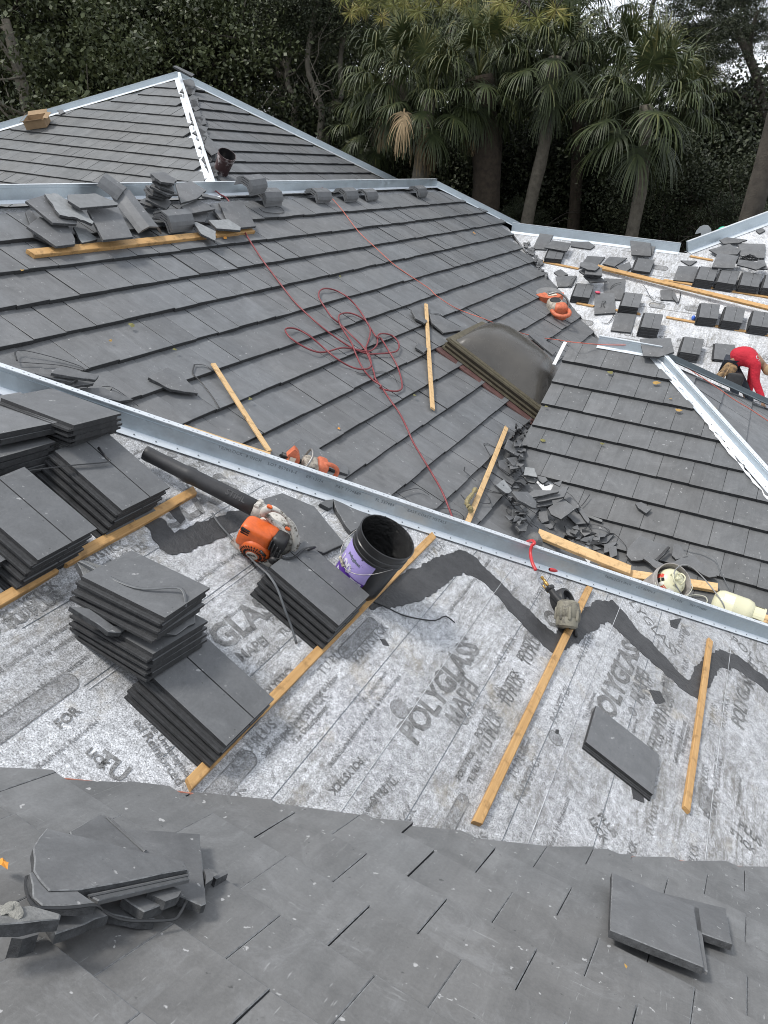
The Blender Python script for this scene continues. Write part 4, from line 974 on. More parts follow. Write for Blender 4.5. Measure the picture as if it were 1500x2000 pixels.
mst(fc, [(700, 1035), (780, 1030), (850, 1035), (900, 1060), (920, 1085)], 'strap curling over the long hip metal')
mst(fc, [(280, 225), (330, 240), (430, 228), (500, 245), (525, 290)], 'strap under the red hose coil')
mst(fc, [(480, 75), (400, 95), (360, 100)], 'strap end in the middle of the hose coil')
f2c = c_(400, 350, .26667)
mst(f2c, [(400, 215), (440, 240), (530, 250), (580, 240), (560, 210), (520, 200)], 'wire loop under the ridge tiles', .004, .03, 1)
f3 = c_(750, 350, .26667)
mst(f3, [(340, 990), (400, 985), (450, 1020), (560, 1080)], 'strap pair beside the broken tile by the skylight')
mst(f3, [(340, 985), (430, 1005), (520, 1085)], 'lower strap beside the broken tile by the skylight')
# straps in the debris valley
f9 = c_(900, 800, .2)
vst = [[(225, 330), (260, 330), (350, 380)], [(225, 340), (270, 420), (340, 530), (430, 600), (520, 660)], [(350, 520), (400, 590), (480, 650)], [(400, 440), (440, 480), (500, 540)],
       [(30, 595), (90, 650), (150, 700)], [(30, 600), (40, 560)], [(170, 770), (240, 770), (320, 800), (400, 810)], [(240, 820), (280, 870), (285, 915), (200, 910), (150, 880), (170, 830)],
       [(0, 830), (60, 880), (150, 770)], [(270, 670), (330, 740), (430, 850), (560, 990), (700, 1150)], [(450, 960), (480, 940), (560, 940), (620, 1000), (720, 1110)], [(450, 970), (455, 1010), (510, 1050)],
       [(520, 1075), (620, 1010), (660, 990)], [(460, 860), (520, 960), (600, 1060), (680, 1130)], [(300, 620), (380, 660), (400, 690)], [(560, 480), (580, 560), (610, 640)], [(520, 700), (600, 760), (560, 800)],
       [(640, 640), (720, 655), (800, 680)], [(230, 530), (300, 560), (270, 600)], [(0, 1020), (30, 1050), (20, 1080)], [(860, 1060), (920, 1110), (900, 1150)], [(370, 260), (400, 265)], [(410, 200), (450, 205)], [(560, 650), (640, 660), (560, 680)]]
for i, s_ in enumerate(vst):
    strap(PM, [f9(x, y)+(.03+.02*(i % 3),) for x, y in s_], ('cut black strap left of the valley wood strip' if s_[0][0] < 220 else 'cut black strap right of the valley wood strip'), .0055, .4, group='cut straps in the debris valley')
rst = [[(1180, 1190), (1260, 1130), (1340, 1130), (1440, 1170), (1445, 1215), (1330, 1240), (1290, 1200), (1250, 1120), (1230, 1060)], [(1440, 1215), (1500, 1210)], [(1040, 810), (1080, 840), (1160, 940), (1250, 1080)], [(1180, 940), (1220, 890), (1260, 830)]]
for i, s_ in enumerate(rst):
    strap(PR, [f9(x, y)+(.05,) for x, y in s_], 'thin black strap lying on the right slope', .005, .4, group='thin straps on the right slope')
fg = c_(1180, 1020, .21333)
strap(PR, [fg(x, y)+(.05,) for x, y in ((0, 45), (35, 80), (45, 110), (0, 130), (40, 105), (90, 105), (150, 160), (205, 230), (200, 310))], 'strap arching over the broken tiles in the valley', .006, .4)
strap(PR, [fg(x, y)+(.06,) for x, y in ((700, 208), (800, 235), (900, 262), (1010, 330), (1050, 420), (1100, 520), (1165, 630))], 'long grey strap reaching the gas cylinder', .007, .3, mat_=bpy.data.materials['grey_strap'])
# ---- debris tiles in the valley
GV = 'broken tiles in the debris valley'
def vs_(pl, pts, label, h, **k): return slab(pl, ft(pts, f9), h, label=label, group=GV, **k)
vs_(PR, [(620, 855), (720, 780), (960, 790), (950, 805), (650, 866)], 'flat broken tile on top of the valley heap', .30, amp=.004)
vs_(PR, [(700, 880), (1030, 750), (1055, 750), (1010, 850), (760, 900)], 'long ribbed tile piece across the valley heap', .25)
vs_(PR, [(750, 950), (740, 920), (890, 885), (900, 920)], 'short ribbed piece low in the valley heap', .2)
vs_(PM, [(500, 800), (650, 800), (740, 900), (735, 960), (700, 955), (560, 880)], 'dark slab leaning left in the valley heap', .22)
vs_(PR, [(850, 960), (1000, 870), (1130, 960), (980, 1070), (880, 1020)], 'upturned tile with side ribs in the valley heap', .2, amp=.003)
vs_(PR, [(760, 1000), (830, 950), (860, 1085), (790, 1110), (760, 1060)], 'rough grey chunk at the foot of the valley heap', .14, th=.05)
vs_(PR, [(800, 1120), (880, 1110), (915, 1150), (870, 1165)], 'pale chip behind the rough board end', .12)
vs_(PM, [(340, 735), (420, 680), (500, 790), (470, 818), (440, 815)], 'light grey tile fragment beside the wood strip', .14, mat_=simple('light_fragment', (.23, .24, .245), .75, 0, .2, 20, .003))
vs_(PR, [(612, 640), (630, 560), (720, 570), (745, 660), (690, 650)], 'pale square fragment at the top of the valley heap', .32, mat_=bpy.data.materials['light_fragment'])
vs_(PR, [(590, 640), (690, 655), (750, 680), (720, 715), (650, 700)], 'pale crumbled fragment under the square one', .25, mat_=mt_, amp=.012)
vs_(PR, [(740, 640), (830, 660), (850, 690), (800, 720), (760, 690)], 'grey shard right of the pale fragments', .2)
vs_(PR, [(1000, 860), (1050, 830), (1160, 940), (1150, 960), (1120, 960)], 'upright shard leaning right of the valley heap', .12)
vs_(PR, [(1130, 960), (1180, 960), (1260, 1080), (1245, 1110), (1200, 1060)], 'narrow shard continuing down from the leaning one', .08)
vs_(PR, [(1210, 1010), (1385, 1078), (1378, 1098), (1240, 1050)], 'light tile edge strip on the right slope', .03, mat_=mt_)
vs_(PR, [(1000, 1000), (1130, 990), (1250, 1110), (1130, 1120)], 'dark tile beneath the leaning shards', .05)
vs_(PM, [(430, 380), (460, 290), (560, 340), (600, 420), (545, 450)], 'flat dark shard below the small black tangle', .10)
vs_(PM, [(450, 470), (545, 460), (590, 560), (540, 600), (520, 560)], 'flat shard at the top of the valley debris', .08)
vs_(PM, [(360, 500), (450, 480), (540, 590), (470, 640), (380, 560)], 'tile corner right of the wood strip', .03)
vs_(PR, [(1200, 1180), (1350, 1230), (1500, 1210), (1420, 1300), (1240, 1310)], 'wide thin shard right of the rough board', .04)
vs_(PR, [(1010, 1130), (1180, 1240), (1170, 1260), (1040, 1220)], 'dark shard under the rough board', .06)
R9 = random.Random(77)
SW = {3: 'three', 4: 'four', 5: 'five'}; SZ = {9: 'thin', 10: 'thick'}
for i in range(58):
    t = R9.random()
    if i < 26: x, y = 520+R9.gauss(90, 95), 640+t*420+R9.gauss(0, 40); pl_ = PR if x > 640 else PM
    elif i < 40: x, y = 575+R9.gauss(0, 40), 300+t*320; pl_ = PM
    else: x, y = 900+t*500, 1080+t*230+R9.gauss(0, 50); pl_ = PR
    r = R9.uniform(22, 70); a0 = R9.uniform(0, 6.3); m_ = R9.choice((3, 4, 4, 5))
    sh_lab = f'{"small" if r < 45 else "hand sized"} {SW[m_]} sided dark shard ' + ('in the heap right of the wood strip' if i < 26 else 'in the narrow part of the valley by the skylight' if i < 40 else 'between the boards and the right slope')
    vs_(pl_, [(x+r*cos(a0+6.28*j/m_)*R9.uniform(.7, 1.5), y+r*.6*sin(a0+6.28*j/m_)*R9.uniform(.7, 1.3), R9.uniform(.03, .16)) for j in range(m_)], sh_lab, .08, th=R9.uniform(.010, .022), amp=.002)
# tangle of black scraps at the valley top
for i in range(26):
    x, y = 520+R9.uniform(0, 150), 150+R9.uniform(0, 130)
    y -= (x-590)*.35
    a0 = R9.uniform(0, 6.3); l = R9.uniform(15, 55)
    strap(PM, [f9(x, y)+(.08,), f9(x+l*.5*cos(a0), y+l*.5*sin(a0)+R9.uniform(-9, 9))+(.16,), f9(x+l*cos(a0), y+l*sin(a0))+(.10,)], 'crumpled black strap scrap beside the skylight corner', R9.uniform(.005, .012), .35, group='black scraps by the skylight corner')
fgl = lambda pts: ft(pts, fg)
def g_(pts, label, h=.04, **k): return slab(PR, fgl(pts), h, label=label, group=GV, **k)
g_([(215, 245), (330, 120), (500, 190), (590, 215), (470, 340), (250, 350), (205, 300)], 'big flat broken tile in the valley below the right slope', .07, amp=.004)
g_([(640, 195), (700, 210), (770, 320), (660, 340), (620, 300)], 'curved tile piece above the white bucket', .06)
g_([(590, 380), (700, 330), (810, 290), (1035, 495), (960, 505), (760, 400)], 'broken tile right behind the white bucket', .06)
g_([(355, 330), (400, 305), (550, 385), (480, 425)], 'thin tile piece left of the white bucket rim', .09)
g_([(470, 340), (580, 220), (605, 225), (490, 350)], 'dark upright edge piece in the valley', .1, mat_=M_RUB)
g_([(0, 200), (120, 180), (40, 270), (0, 280)], 'grey shard left of the big flat broken tile', .05)
g_([(40, 230), (110, 215), (120, 300), (60, 330)], 'shard leaning on the big flat broken tile', .06)
slab(PR, ft([(853, 458), (880, 450), (932, 482), (905, 506), (868, 480)], c_(900, 800, .4)), .05, label='single small fragment lying alone on the right slope', group=GV, cat='roof tile', amp=.002)
# pieces on the big slope
fb_ = c_(500, 400, 1/3)
def ms(pts, f, label, h=.05, **k): return slab(PM, ft(pts, f), h, label=label, group='broken pieces on the big slope', **k)
ms([(910, 620), (925, 615), (1005, 680), (990, 695), (935, 665)], fb_, 'small dark shard crossing the upright wood strip', .07)
ms([(1018, 640), (1080, 650), (1170, 700), (1200, 735), (1100, 750), (1030, 690)], fb_, 'broken tile wedged against the skylight', .06)
ms([(935, 835), (950, 808), (1005, 840), (985, 868)], fb_, 'tiny broken block left of the upright wood strip', .06)
ms([(205, 1285), (440, 1300), (460, 1320), (420, 1340), (240, 1300)], f6, 'dark shard behind the left end of the hip metal', .16)
ms([(330, 1255), (380, 1250), (580, 1300), (560, 1325), (450, 1310), (300, 1285)], f6, 'topmost dark shard above the left hip metal', .20, amp=.004)
ms([(380, 1330), (545, 1320), (550, 1345), (410, 1370)], f6, 'middle dark shard above the left hip metal', .13)
ms([(470, 1375), (600, 1370), (780, 1440), (700, 1450), (560, 1420)], f6, 'long dark shard above the left hip metal', .08)
ms([(600, 1375), (660, 1370), (640, 1400)], f6, 'pale chip between the dark shards', .08, mat_=mt_)
ms([(870, 1310), (980, 1250), (1060, 1290), (1150, 1385), (1160, 1405), (1000, 1380)], f6, 'thin flat tile leaning beyond the hip metal', .05)
ms([(440, 1040), (560, 950), (640, 985), (840, 1120), (840, 1160), (700, 1110)], c_(400, 540, 1/3), 'flat tile lying under the hidden saw', .05)
# heap held by the thick board
GH = 'tiles heaped behind the thick board'
def hs_(pts, label, h, **k): return slab(PM, ft(pts, f6), h, label=label, group=GH, **k)
lf = bpy.data.materials['light_fragment']
hs_([(150, 340), (175, 325), (260, 420), (340, 520), (330, 540), (200, 480)], 'lowest tile edge at the left of the heap', .05)
hs_([(158, 425), (232, 370), (400, 422), (440, 500), (440, 530), (330, 543)], 'clipped corner tile at the left of the heap', .11, amp=.002)
hs_([(150, 275), (265, 240), (340, 335), (450, 392), (450, 412), (310, 405)], 'long tile lying above the clipped corner tile', .17, amp=.002)
hs_([(262, 235), (335, 235), (430, 290), (550, 400), (540, 412), (450, 375), (350, 358)], 'pale rough broken tile on the left of the heap', .21, mat_=lf, amp=.01)
hs_([(398, 240), (560, 233), (692, 290), (690, 300), (470, 318), (400, 275)], 'pale tile with a clipped corner lying flat on the heap', .27, mat_=simple('dusty_tile', (.17, .175, .178), .6, 0, .15, 14, .002), amp=.001)
hs_([(513, 328), (690, 308), (780, 488), (605, 505)], 'plain tile with nail holes standing in the heap', .18, amp=.001)
hs_([(430, 430), (500, 440), (572, 500), (480, 522)], 'pale flaky fragment low in the heap', .07, mat_=lf, amp=.008)
hs_([(1030, 175), (1120, 160), (1210, 215), (1150, 265), (1060, 290)], 'large tile right of the dark pile', .20)
hs_([(1060, 310), (1160, 270), (1262, 325), (1120, 350)], 'flat tile low at the right of the heap', .15, amp=.001)
hs_([(1180, 230), (1290, 255), (1295, 270), (1190, 250)], 'thin tile edge at the upper right of the heap', .2)
hs_([(1283, 285), (1420, 272), (1500, 425), (1350, 440)], 'tar spotted tile at the right end of the heap', .11, amp=.001)
hs_([(1222, 390), (1340, 385), (1412, 432), (1410, 450), (1270, 438)], 'whitish tile piece on the thick board', .13, mat_=lf)
hs_([(1132, 402), (1150, 400), (1265, 455), (1262, 510), (1180, 470)], 'angled pale tile piece hanging over the thick board', .12, mat_=lf)
hs_([(1110, 350), (1230, 340), (1200, 400), (1140, 395)], 'dark fragments between the board and the flat tile', .08)
hs_([(1230, 300), (1285, 290), (1330, 400), (1290, 380)], 'tile slipped under the tar spotted one', .08)
slab(PR, ft([(750, 785), (930, 780), (950, 862), (860, 890), (770, 885)], d4), .10, label='grey tile lying across the right ridge end', cat='roof tile', amp=.003)
ms([(1290, 1300), (1345, 1320), (1390, 1380), (1350, 1440), (1300, 1380)], fc, 'bent dark tile piece at the skylight lower corner', .10)
ms([(100, 760), (180, 770), (260, 860), (240, 880), (180, 830)], d4, 'thin tile frame beyond the skylight', .08)
ms([(130, 870), (190, 850), (260, 900), (200, 950)], d4, 'grey broken tile behind the skylight dome', .05)
ms([(90, 860), (120, 866), (185, 930), (175, 940)], d4, 'white scrap behind the skylight dome', .08, mat_=M_WHITE, th=.01)
for i, (x, y, s_) in enumerate(((62, 240, 30), (160, 270, 26), (75, 215, 16), (120, 350, 22))):
    pass
RR = random.Random(8)
for i in range(26):   # dark scraps along the far valley edge
    t = i/25; x = 30+t*420*.0 + (55+110*t if t < .9 else 150) ; y = 215+t*215
    x += RR.uniform(-18, 22); y += RR.uniform(-10, 10); r = RR.uniform(8, 20); a0 = RR.uniform(0, 6.3)
    slab(PD, ft([(x+r*cos(a0+6.28*j/4)*RR.uniform(.7, 1.5), y+r*.7*sin(a0+6.28*j/4)) for j in range(4)], d4), .05, label='small dark tile scrap along the ' + ('upper' if i < 13 else 'lower') + ' half of the far valley edge', cat='roof tile', group='scraps along the far valley')
for i in range(22):   # scraps beside the white hip of the far pyramid
    t = i/21; x = 362+t*52+RR.uniform(-3, 9); y = 165+t*175+RR.uniform(-5, 5); r = RR.uniform(5, 12); a0 = RR.uniform(-.2, 1.2)
    slab(PQ, [(x+r*cos(a0+6.28*j/4)*RR.uniform(1., 1.7), y+r*sin(a0+6.28*j/4)) for j in range(4)], .07, label='dark cut tile scrap along the ' + ('upper' if i < 7 else 'middle' if i < 15 else 'lower') + ' third of the white hip', cat='roof tile', group='scraps along the white hip', mat_=T_L)
slab(PQ, [(399, 285), (405, 265), (424, 283), (427, 297), (414, 303)], .16, label='upright tile leaning on the white hip by the small bucket', cat='roof tile')
slab(PQ, [(338, 129), (344, 128), (380, 145), (375, 149)], .30, label='tile balanced on the tip of the far pyramid', cat='roof tile', th=.04)
slab(PL, [(112, 215), (122, 214), (127, 219), (118, 223)], .05, label='small dark scrap by the left hip of the far pyramid', cat='roof tile')
# ---- ridge tiles
def ridge_mesh(name, L=.42, sc=1.):
    W, H, t = .135*sc, .085*sc, .018
    out = [(-W, 0), (-W*.82, H*.45), (-W*.38, H), (W*.38, H), (W*.82, H*.45), (W, 0)]
    inn = [(x*.87, z-t if 0 < i < 5 else z) for i, (x, z) in enumerate(out)]
    prof = out + inn[::-1]; m = len(prof)
    ys = [0, L]; vs = [(x*(1-.06*k), y, z) for k, y in enumerate(ys) for x, z in prof]
    fs = [(j, m+j, m+(j+1) % m, (j+1) % m) for j in range(m)]
    for k in (0, 1):
        for j in range(5):
            q = (k*m+j, k*m+j+1, k*m+m-2-j, k*m+m-1-j); fs.append(q if k == 0 else q[::-1])
    mb = MB(); mb.add(vs, fs, .6); return mb.mesh(name, [T_L])
RM = ridge_mesh('ridge_tile')
def rstack(pl, cpx, n, rot, desc, base=.02, tilt=(0, 0), dz=.026, sc=(1, 1, 1), lab=None, hpx=None):
    u, v = pl.pu(*cpx, base if hpx is None else hpx)
    for k in range(n):
        o = bpy.data.objects.new('ridge_tile', RM); link(o)
        o.matrix_world = pl.M(u + RR.uniform(-.006, .006), v + RR.uniform(-.006, .006), base + k*dz, rot+RR.uniform(-.03, .03), tilt) @ Matrix.Diagonal((*sc, 1)) @ Matrix.Translation((0, -.21, 0))
        tag(o, lab or f'ridge tile, {ORD[n-1-k]} of {desc}', 'ridge tile', 'angled ridge tiles')
f22 = c_(500, 0, 1/3)
rstack(PM, f22(360, 1160), 3, -pi/2, 'the ridge tile pair stack crossed by the cord')
rstack(PM, f22(525, 1155), 3, -pi/2, 'the ridge tile stack right of the cord')
rstack(PM, f22(648, 1150), 2, -pi/2, 'the low ridge tile stack in the row')
rstack(PM, f22(945, 1135), 3, -pi/2, 'the lone ridge tile stack near the ridge end')
rstack(PM, (520, 392), 4, -pi/2, 'the lower stack by the wire loop')
rstack(PM, (488, 368), 4, -pi/2+.12, 'the upper stack over the ridge metal', base=.20)
rstack(PM, f6(1010, 420), 4, -pi/2+.05, 'the stack behind the thick board', base=.04)
def rlong(a, b, ha, hb, lab, wsc=1.1):
    P0, P1 = PM.px(*a, ha), PM.px(*b, hb); y = (P1-P0); L = y.length; y.normalize(); x = y.cross(PM.n).normalized(); z = x.cross(y)
    o = bpy.data.objects.new('ridge_tile', RM); link(o)
    o.matrix_world = Matrix.Translation(P0) @ Matrix((x, y, z)).transposed().to_4x4() @ Matrix.Diagonal((wsc, L/.42, wsc, 1)); tag(o, lab, 'ridge tile', 'angled ridge tiles')
rlong(f6(880, 470), f6(715, 255), .05, .14, 'long angled ridge tile lying in the middle of the heap', 1.15)
rlong(f6(710, 250), f6(590, 165), .16, .20, 'angled ridge tile peeking over the back of the heap', 1.1)
# ---- red hose and thin cord
def cable(pts, r, mat_, name, label, cat, k=4):
    Q = catm(pts, k); o0 = Q[0].copy(); mb = MB(); mb.tube([q-o0 for q in Q], r, 7); o = mb.build(name, mat_, smooth=True); o.location = o0; return tag(o, label, cat)
A1 = [(55, 65), (110, 110), (170, 150), (240, 290), (300, 400), (400, 560), (480, 670), (560, 775), (650, 890), (740, 980), (860, 1085), (960, 1160), (1060, 1225), (1160, 1270), (1230, 1280), (1380, 1268), (1420, 1240), (1415, 1190), (1370, 1145), (1300, 1130),
      (1265, 1150), (1265, 1200), (1240, 1240), (1190, 1262), (1090, 1243), (1000, 1235), (900, 1262), (820, 1265), (720, 1225), (630, 1165), (590, 1110), (610, 1090), (680, 1100), (770, 1150), (870, 1235), (960, 1310), (1060, 1370), (1140, 1392), (1200, 1385),
      (1220, 1350), (1200, 1280), (1180, 1240), (1200, 1180), (1213, 1110), (1190, 1050), (1130, 1005), (1060, 980), (1000, 985), (980, 1010), (990, 1060), (1030, 1130), (1075, 1200), (1110, 1290), (1160, 1390), (1230, 1470), (1290, 1510)]
A2 = [(470, 330), (520, 340), (550, 320), (555, 280), (530, 190), (480, 110), (440, 40)]
pA = [f2c(*p) for p in A1] + [fc(430, 325), fc(500, 342), fc(545, 335), fc(556, 300), fc(530, 200), fc(480, 110), fc(430, 30)] + [f2c(1260, 1160), f2c(1200, 1070), f2c(1160, 1000), f2c(1110, 930), f2c(1040, 860), f2c(960, 815), f2c(890, 800), f2c(845, 815), f2c(835, 860), f2c(870, 925), f2c(930, 1010), f2c(990, 1060), f2c(1080, 1150), f2c(1160, 1230), f2c(1200, 1300), f2c(1240, 1420)] + \
     [fc(400, 270), fc(440, 325), fc(490, 400), fc(540, 470), fc(585, 560), fc(620, 640), fc(680, 740), fc(740, 840), fc(790, 930), fc(835, 1040), fc(860, 1110)]
Rh = random.Random(2)
cable([PM.px(x, y, .034+.008*(i % 3 == 1) + (.02 if 14 < i < 90 and i % 2 else 0)) for i, (x, y) in enumerate(pA)], .0095, M_RED, 'air_hose', 'dark red air hose coiled on the big grey slope', 'hose')
A3 = [(612, 366), (628, 366), (640, 378), (655, 395), (672, 415), (700, 452), (735, 485), (770, 517), (812, 546), (840, 565)] + [f3(380, 850), f3(500, 930), f3(600, 975)]
P3 = [PM.px(x, y, .04) for x, y in A3] + [PM.px(*f3(740, 1025), .2), PM.px(*f3(870, 1080), .12), PM.px(*f3(1000, 1125), .05), PM.px(*f3(1150, 1160), .05), PM.px(*f3(1300, 1180), .25)]
f50 = c_(1000, 650, 1/3)
P3 += [PR.px(*f50(x, y), .06) for x, y in ((330, 52), (500, 68), (620, 72), (750, 72), (850, 98))] + [PR2.px(*f50(x, y), .06) for x, y in ((945, 155), (1050, 220), (1200, 320), (1300, 390), (1400, 450), (1520, 530))]
cable(P3, .0055, M_ORG2, 'cord', 'thin orange red cord running over both tiled slopes', 'cord')
# ---- skylight
v0s, v1s = PM.uv(PM.xy(-3.41, 0))[1], PM.uv(PM.xy(-2.10, 0))[1]
u0s, u1s = sorted((uM(9.15), uM(10.45)))
SM = PM.M(u0s, v1s, 0); Wd, Ln = u1s-u0s, v0s-v1s
bronze = simple('bronze_frame', (.06, .05, .036), .42, .55, .25, 14, .001)
sky = MB(); 
for c, sz in (((Wd/2, .03, .07), (Wd, .06, .20)), ((Wd/2, Ln-.03, .07), (Wd, .06, .20)), ((.03, Ln/2, .07), (.06, Ln-.12, .20)), ((Wd-.03, Ln/2, .07), (.06, Ln-.12, .20))): sky.box(c, sz)
cur = sky.build('skylight_curb', bronze, house); cur.matrix_local = Matrix.Translation((0, 0, 6)) @ SM
cur.name = 'skylight'; cur['label'] = 'bronze domed skylight between the two tiled slopes'
fl_ = MB()
for k, (e, z) in enumerate(((.025, .045), (.018, .10), (.03, .165))):
    for c, sz in (((Wd/2, -e/2, z), (Wd+2*e, e, .022)), ((Wd/2, Ln+e/2, z), (Wd+2*e, e, .022)), ((-e/2, Ln/2, z), (e, Ln, .022)), ((Wd+e/2, Ln/2, z), (e, Ln, .022))): fl_.box(c, sz)
for c, sz in (((Wd/2, .035, .182), (Wd, .07, .02)), ((Wd/2, Ln-.035, .182), (Wd, .07, .02)), ((.035, Ln/2, .182), (.07, Ln-.14, .02)), ((Wd-.035, Ln/2, .182), (.07, Ln-.14, .02))): fl_.box(c, sz)
fo = fl_.build('frame', simple('dull_brass_frame', (.13, .115, .080), .55, .3, .25, 14, .001), cur)
dm, ntd, bd = newmat('smoked_dome'); bd.inputs['Roughness'].default_value = .30
vd = coords(ntd); dcol = mix(ntd, ramp(ntd, noise(ntd, vd, 2.5, 5, .6), [(.35, 0.), (.7, 1.)]), (.060, .056, .050), (.085, .079, .070)); ntd.links.new(dcol, bd.inputs['Base Color'])
ntd.links.new(ramp(ntd, noise(ntd, vd, 8, 5, .7), [(.3, .16), (.7, .32)]), bd.inputs['Roughness'])
dome = MB(); n_ = 24
for j in range(n_+1):
    for i in range(n_+1):
        x, y = i/n_, j/n_; sx, sy = 1-abs(2*x-1)**2.5, 1-abs(2*y-1)**2.8
        dome.v.append((.06+x*(Wd-.12), .06+y*(Ln-.12), .192+.34*(sx*sy)**.55))
for j in range(n_):
    for i in range(n_): dome.f.append((j*(n_+1)+i, j*(n_+1)+i+1, (j+1)*(n_+1)+i+1, (j+1)*(n_+1)+i)); dome.t.append(.5); dome.m.append(0)
dome.build('dome', dm, cur, smooth=True)
bas = MB(); bas.box((Wd/2, -.05, .012), (Wd+.3, .12, .02)); bas.box((-.07, Ln/2, .012), (.14, Ln+.1, .02))
bas.build('base_flashing', simple('rusty_flashing', (.10, .05, .045), .8, 0, .4, 12, .003), cur)
# ================================================================== tools, buckets, people
def sell(mb, c, s, M=None, e=.35, n=14, m=10, tv=.5, mi=0):
    """rounded box (superellipsoid)"""
    f = lambda w, p: math.copysign(abs(w)**p, w); vs = []; fs = []
    for j in range(m+1):
        v = -pi/2 + pi*j/m
        for i in range(n):
            u = -pi + 2*pi*i/n
            p = Vector((s[0]/2*f(cos(v), e)*f(cos(u), e), s[1]/2*f(cos(v), e)*f(sin(u), e), s[2]/2*f(sin(v), e)))
            if M is not None: p = M @ p
            vs.append(p + Vector(c))
    for j in range(m):
        for i in range(n): fs.append((j*n+i, j*n+(i+1) % n, (j+1)*n+(i+1) % n, (j+1)*n+i))
    mb.add(vs, fs, tv, mi)
def frame3(x, z):
    x = Vector(x).normalized(); z = Vector(z); z = (z-x*z.dot(x)).normalized(); y = z.cross(x); return Matrix((x, y, z)).transposed()
def along(p, q):   # matrix at p with z towards q
    p, q = Vector(p), Vector(q); return Matrix.Translation(p) @ (q-p).to_track_quat('Z', 'Y').to_matrix().to_4x4()
def text_on(s, size, M, parent, mat_, name='lettering', ext=.0004, bold=0, fit=None, align='CENTER'):
    cu = bpy.data.curves.new(name, 'FONT'); cu.body = s; cu.size = size; cu.offset = bold; cu.extrude = ext; cu.align_x = align; cu.align_y = 'CENTER'; cu.resolution_u = 2
    o = bpy.data.objects.new(name, cu); S.collection.objects.link(o); dg = bpy.context.evaluated_depsgraph_get()
    me = bpy.data.meshes.new_from_object(o.evaluated_get(dg)); bpy.data.objects.remove(o); bpy.data.curves.remove(cu)
    me.materials.clear(); me.materials.append(mat_); q = bpy.data.objects.new(name, me); link(q, parent); q.matrix_local = M; return q
C_ORG = simple('orange_plastic', (.62, .115, .022), .42, 0, .2, 22, .001)
C_ORGD = simple('faded_orange_plastic', (.50, .13, .06), .55, 0, .3, 22, .001)
def grimy(name, col, dirt=(.06, .055, .045), lo=.50, hi=.62, sc=16, rough=.6):
    m, nt, b = newmat(name); v = coords(nt); d = ramp(nt, noise(nt, v, sc, 8, .75), [(lo, 0.), (hi, 1.)])
    nt.links.new(mix(nt, d, col, dirt), b.inputs['Base Color']); b.inputs['Roughness'].default_value = rough; bump(nt, b, noise(nt, v, 60, 4), .001, .5); return m
C_WHT = grimy('grimy_white_plastic', (.50, .48, .44), (.09, .075, .055), lo=.50, hi=.60, sc=26)
C_BLKP = simple('black_plastic', (.022, .022, .023), .5, 0, .3, 30, .001)
C_TUBE = simple('black_blower_tube', (.032, .032, .034), .5, 0, .3, 14, .001)
C_STEEL = simple('worn_steel', (.30, .29, .28), .45, .8, .3, 30, .001)
C_BRASS = simple('brass', (.45, .28, .09), .4, .8, .2, 30, .001)
C_CREAM = grimy('cream_steel_tank', (.62, .60, .42), (.18, .15, .08), .63, .68, 20, .35)
C_GRYB = grimy('mortar_grey_bucket', (.33, .31, .295), (.20, .185, .17), .42, .68, 9, .8)
# ---- blower
p_end = PU.px(283, 884, .075); p_col = PU.px(497, 992, .14)
bx_ = (p_col-p_end).normalized()
bl = empty('leaf_blower', PU.px(520, 1068, 0), 'orange and white petrol leaf blower with long black tube on the white slope', 'leaf blower')
bl_loc = Vector(bl.location)
BF = frame3(bx_, PU.n)                      # x along the tube, z off the roof, y to the far side
c0 = PU.px(520, 1046, .13)
def B(x, y, z): return c0 + BF @ Vector((x, y, z))
def bp(mb, name, mt, par=bl, **k):
    o = mb.build(name, mt, par, **k)
    o.location = -bl_loc if par is bl else (0, 0, 0)
    return o
tb = MB(); d_ = p_col-p_end; L_ = d_.length
prof = [(.034, 0), (.037, .002), (.038, .02), (.037, .05), (.038, L_*.35), (.043, L_*.38), (.044, L_*.42), (.040, L_*.46), (.043, L_*.85), (.044, L_)]
tb.lathe(prof, along(p_end, p_col), 20, capb=True); tb.lathe([(.034, 0), (.031, .004), (.024, .3)], along(p_end, p_col), 20, mi=1)
tube_o = bp(tb, 'tube', [C_TUBE, M_DARK], smooth=True)
cl_ = MB(); q2 = p_col + bx_*.10
cl_.lathe([(.040, -.03), (.043, -.028), (.043, .0), (.047, .004), (.047, .03), (.043, .035), (.045, .09), (.05, .11)], along(p_col, q2), 20)
for a in (0.6, 2.2): sell(cl_, p_col + bx_*.012 + BF @ Vector((0, .045*cos(a), .045*sin(a))), (.028, .018, .018), BF, .4)
bp(cl_, 'collar', C_WHT, smooth=True)
vol = MB()     # white fan volute behind and the handle loop over it
yv = BF @ Vector((0, 1, 0))
Mv = Matrix.Translation(B(.035, .055, -.01)) @ yv.to_track_quat('Z', 'Y').to_matrix().to_4x4()
vol.lathe([(.02, -.05), (.085, -.05), (.105, -.035), (.112, 0), (.105, .035), (.08, .05), (.01, .055)], Mv, 26, capb=True)
bp(vol, 'fan_housing', C_WHT, smooth=True)
hd = MB()
hp_ = [B(-.055, .0, .10), B(-.05, .0, .135), B(-.02, .0, .165), B(.03, .0, .165), B(.085, .0, .135), B(.13, .0, .085), B(.15, .0, .03), B(.145, .0, -.03), B(.12, .0, -.08)]
hd.tube(catm(hp_, 4), [.011+.005*sin(i*.35) for i in range(len(catm(hp_, 4)))], 10, flat=1.3)
hd.tube(catm([B(-.05, 0, .12), B(-.01, 0, .10), B(.04, 0, .085), B(.09, 0, .07), B(.13, 0, .03)], 4), .011, 10, flat=1.4)
ho = bp(hd, 'handle', C_WHT, smooth=True)
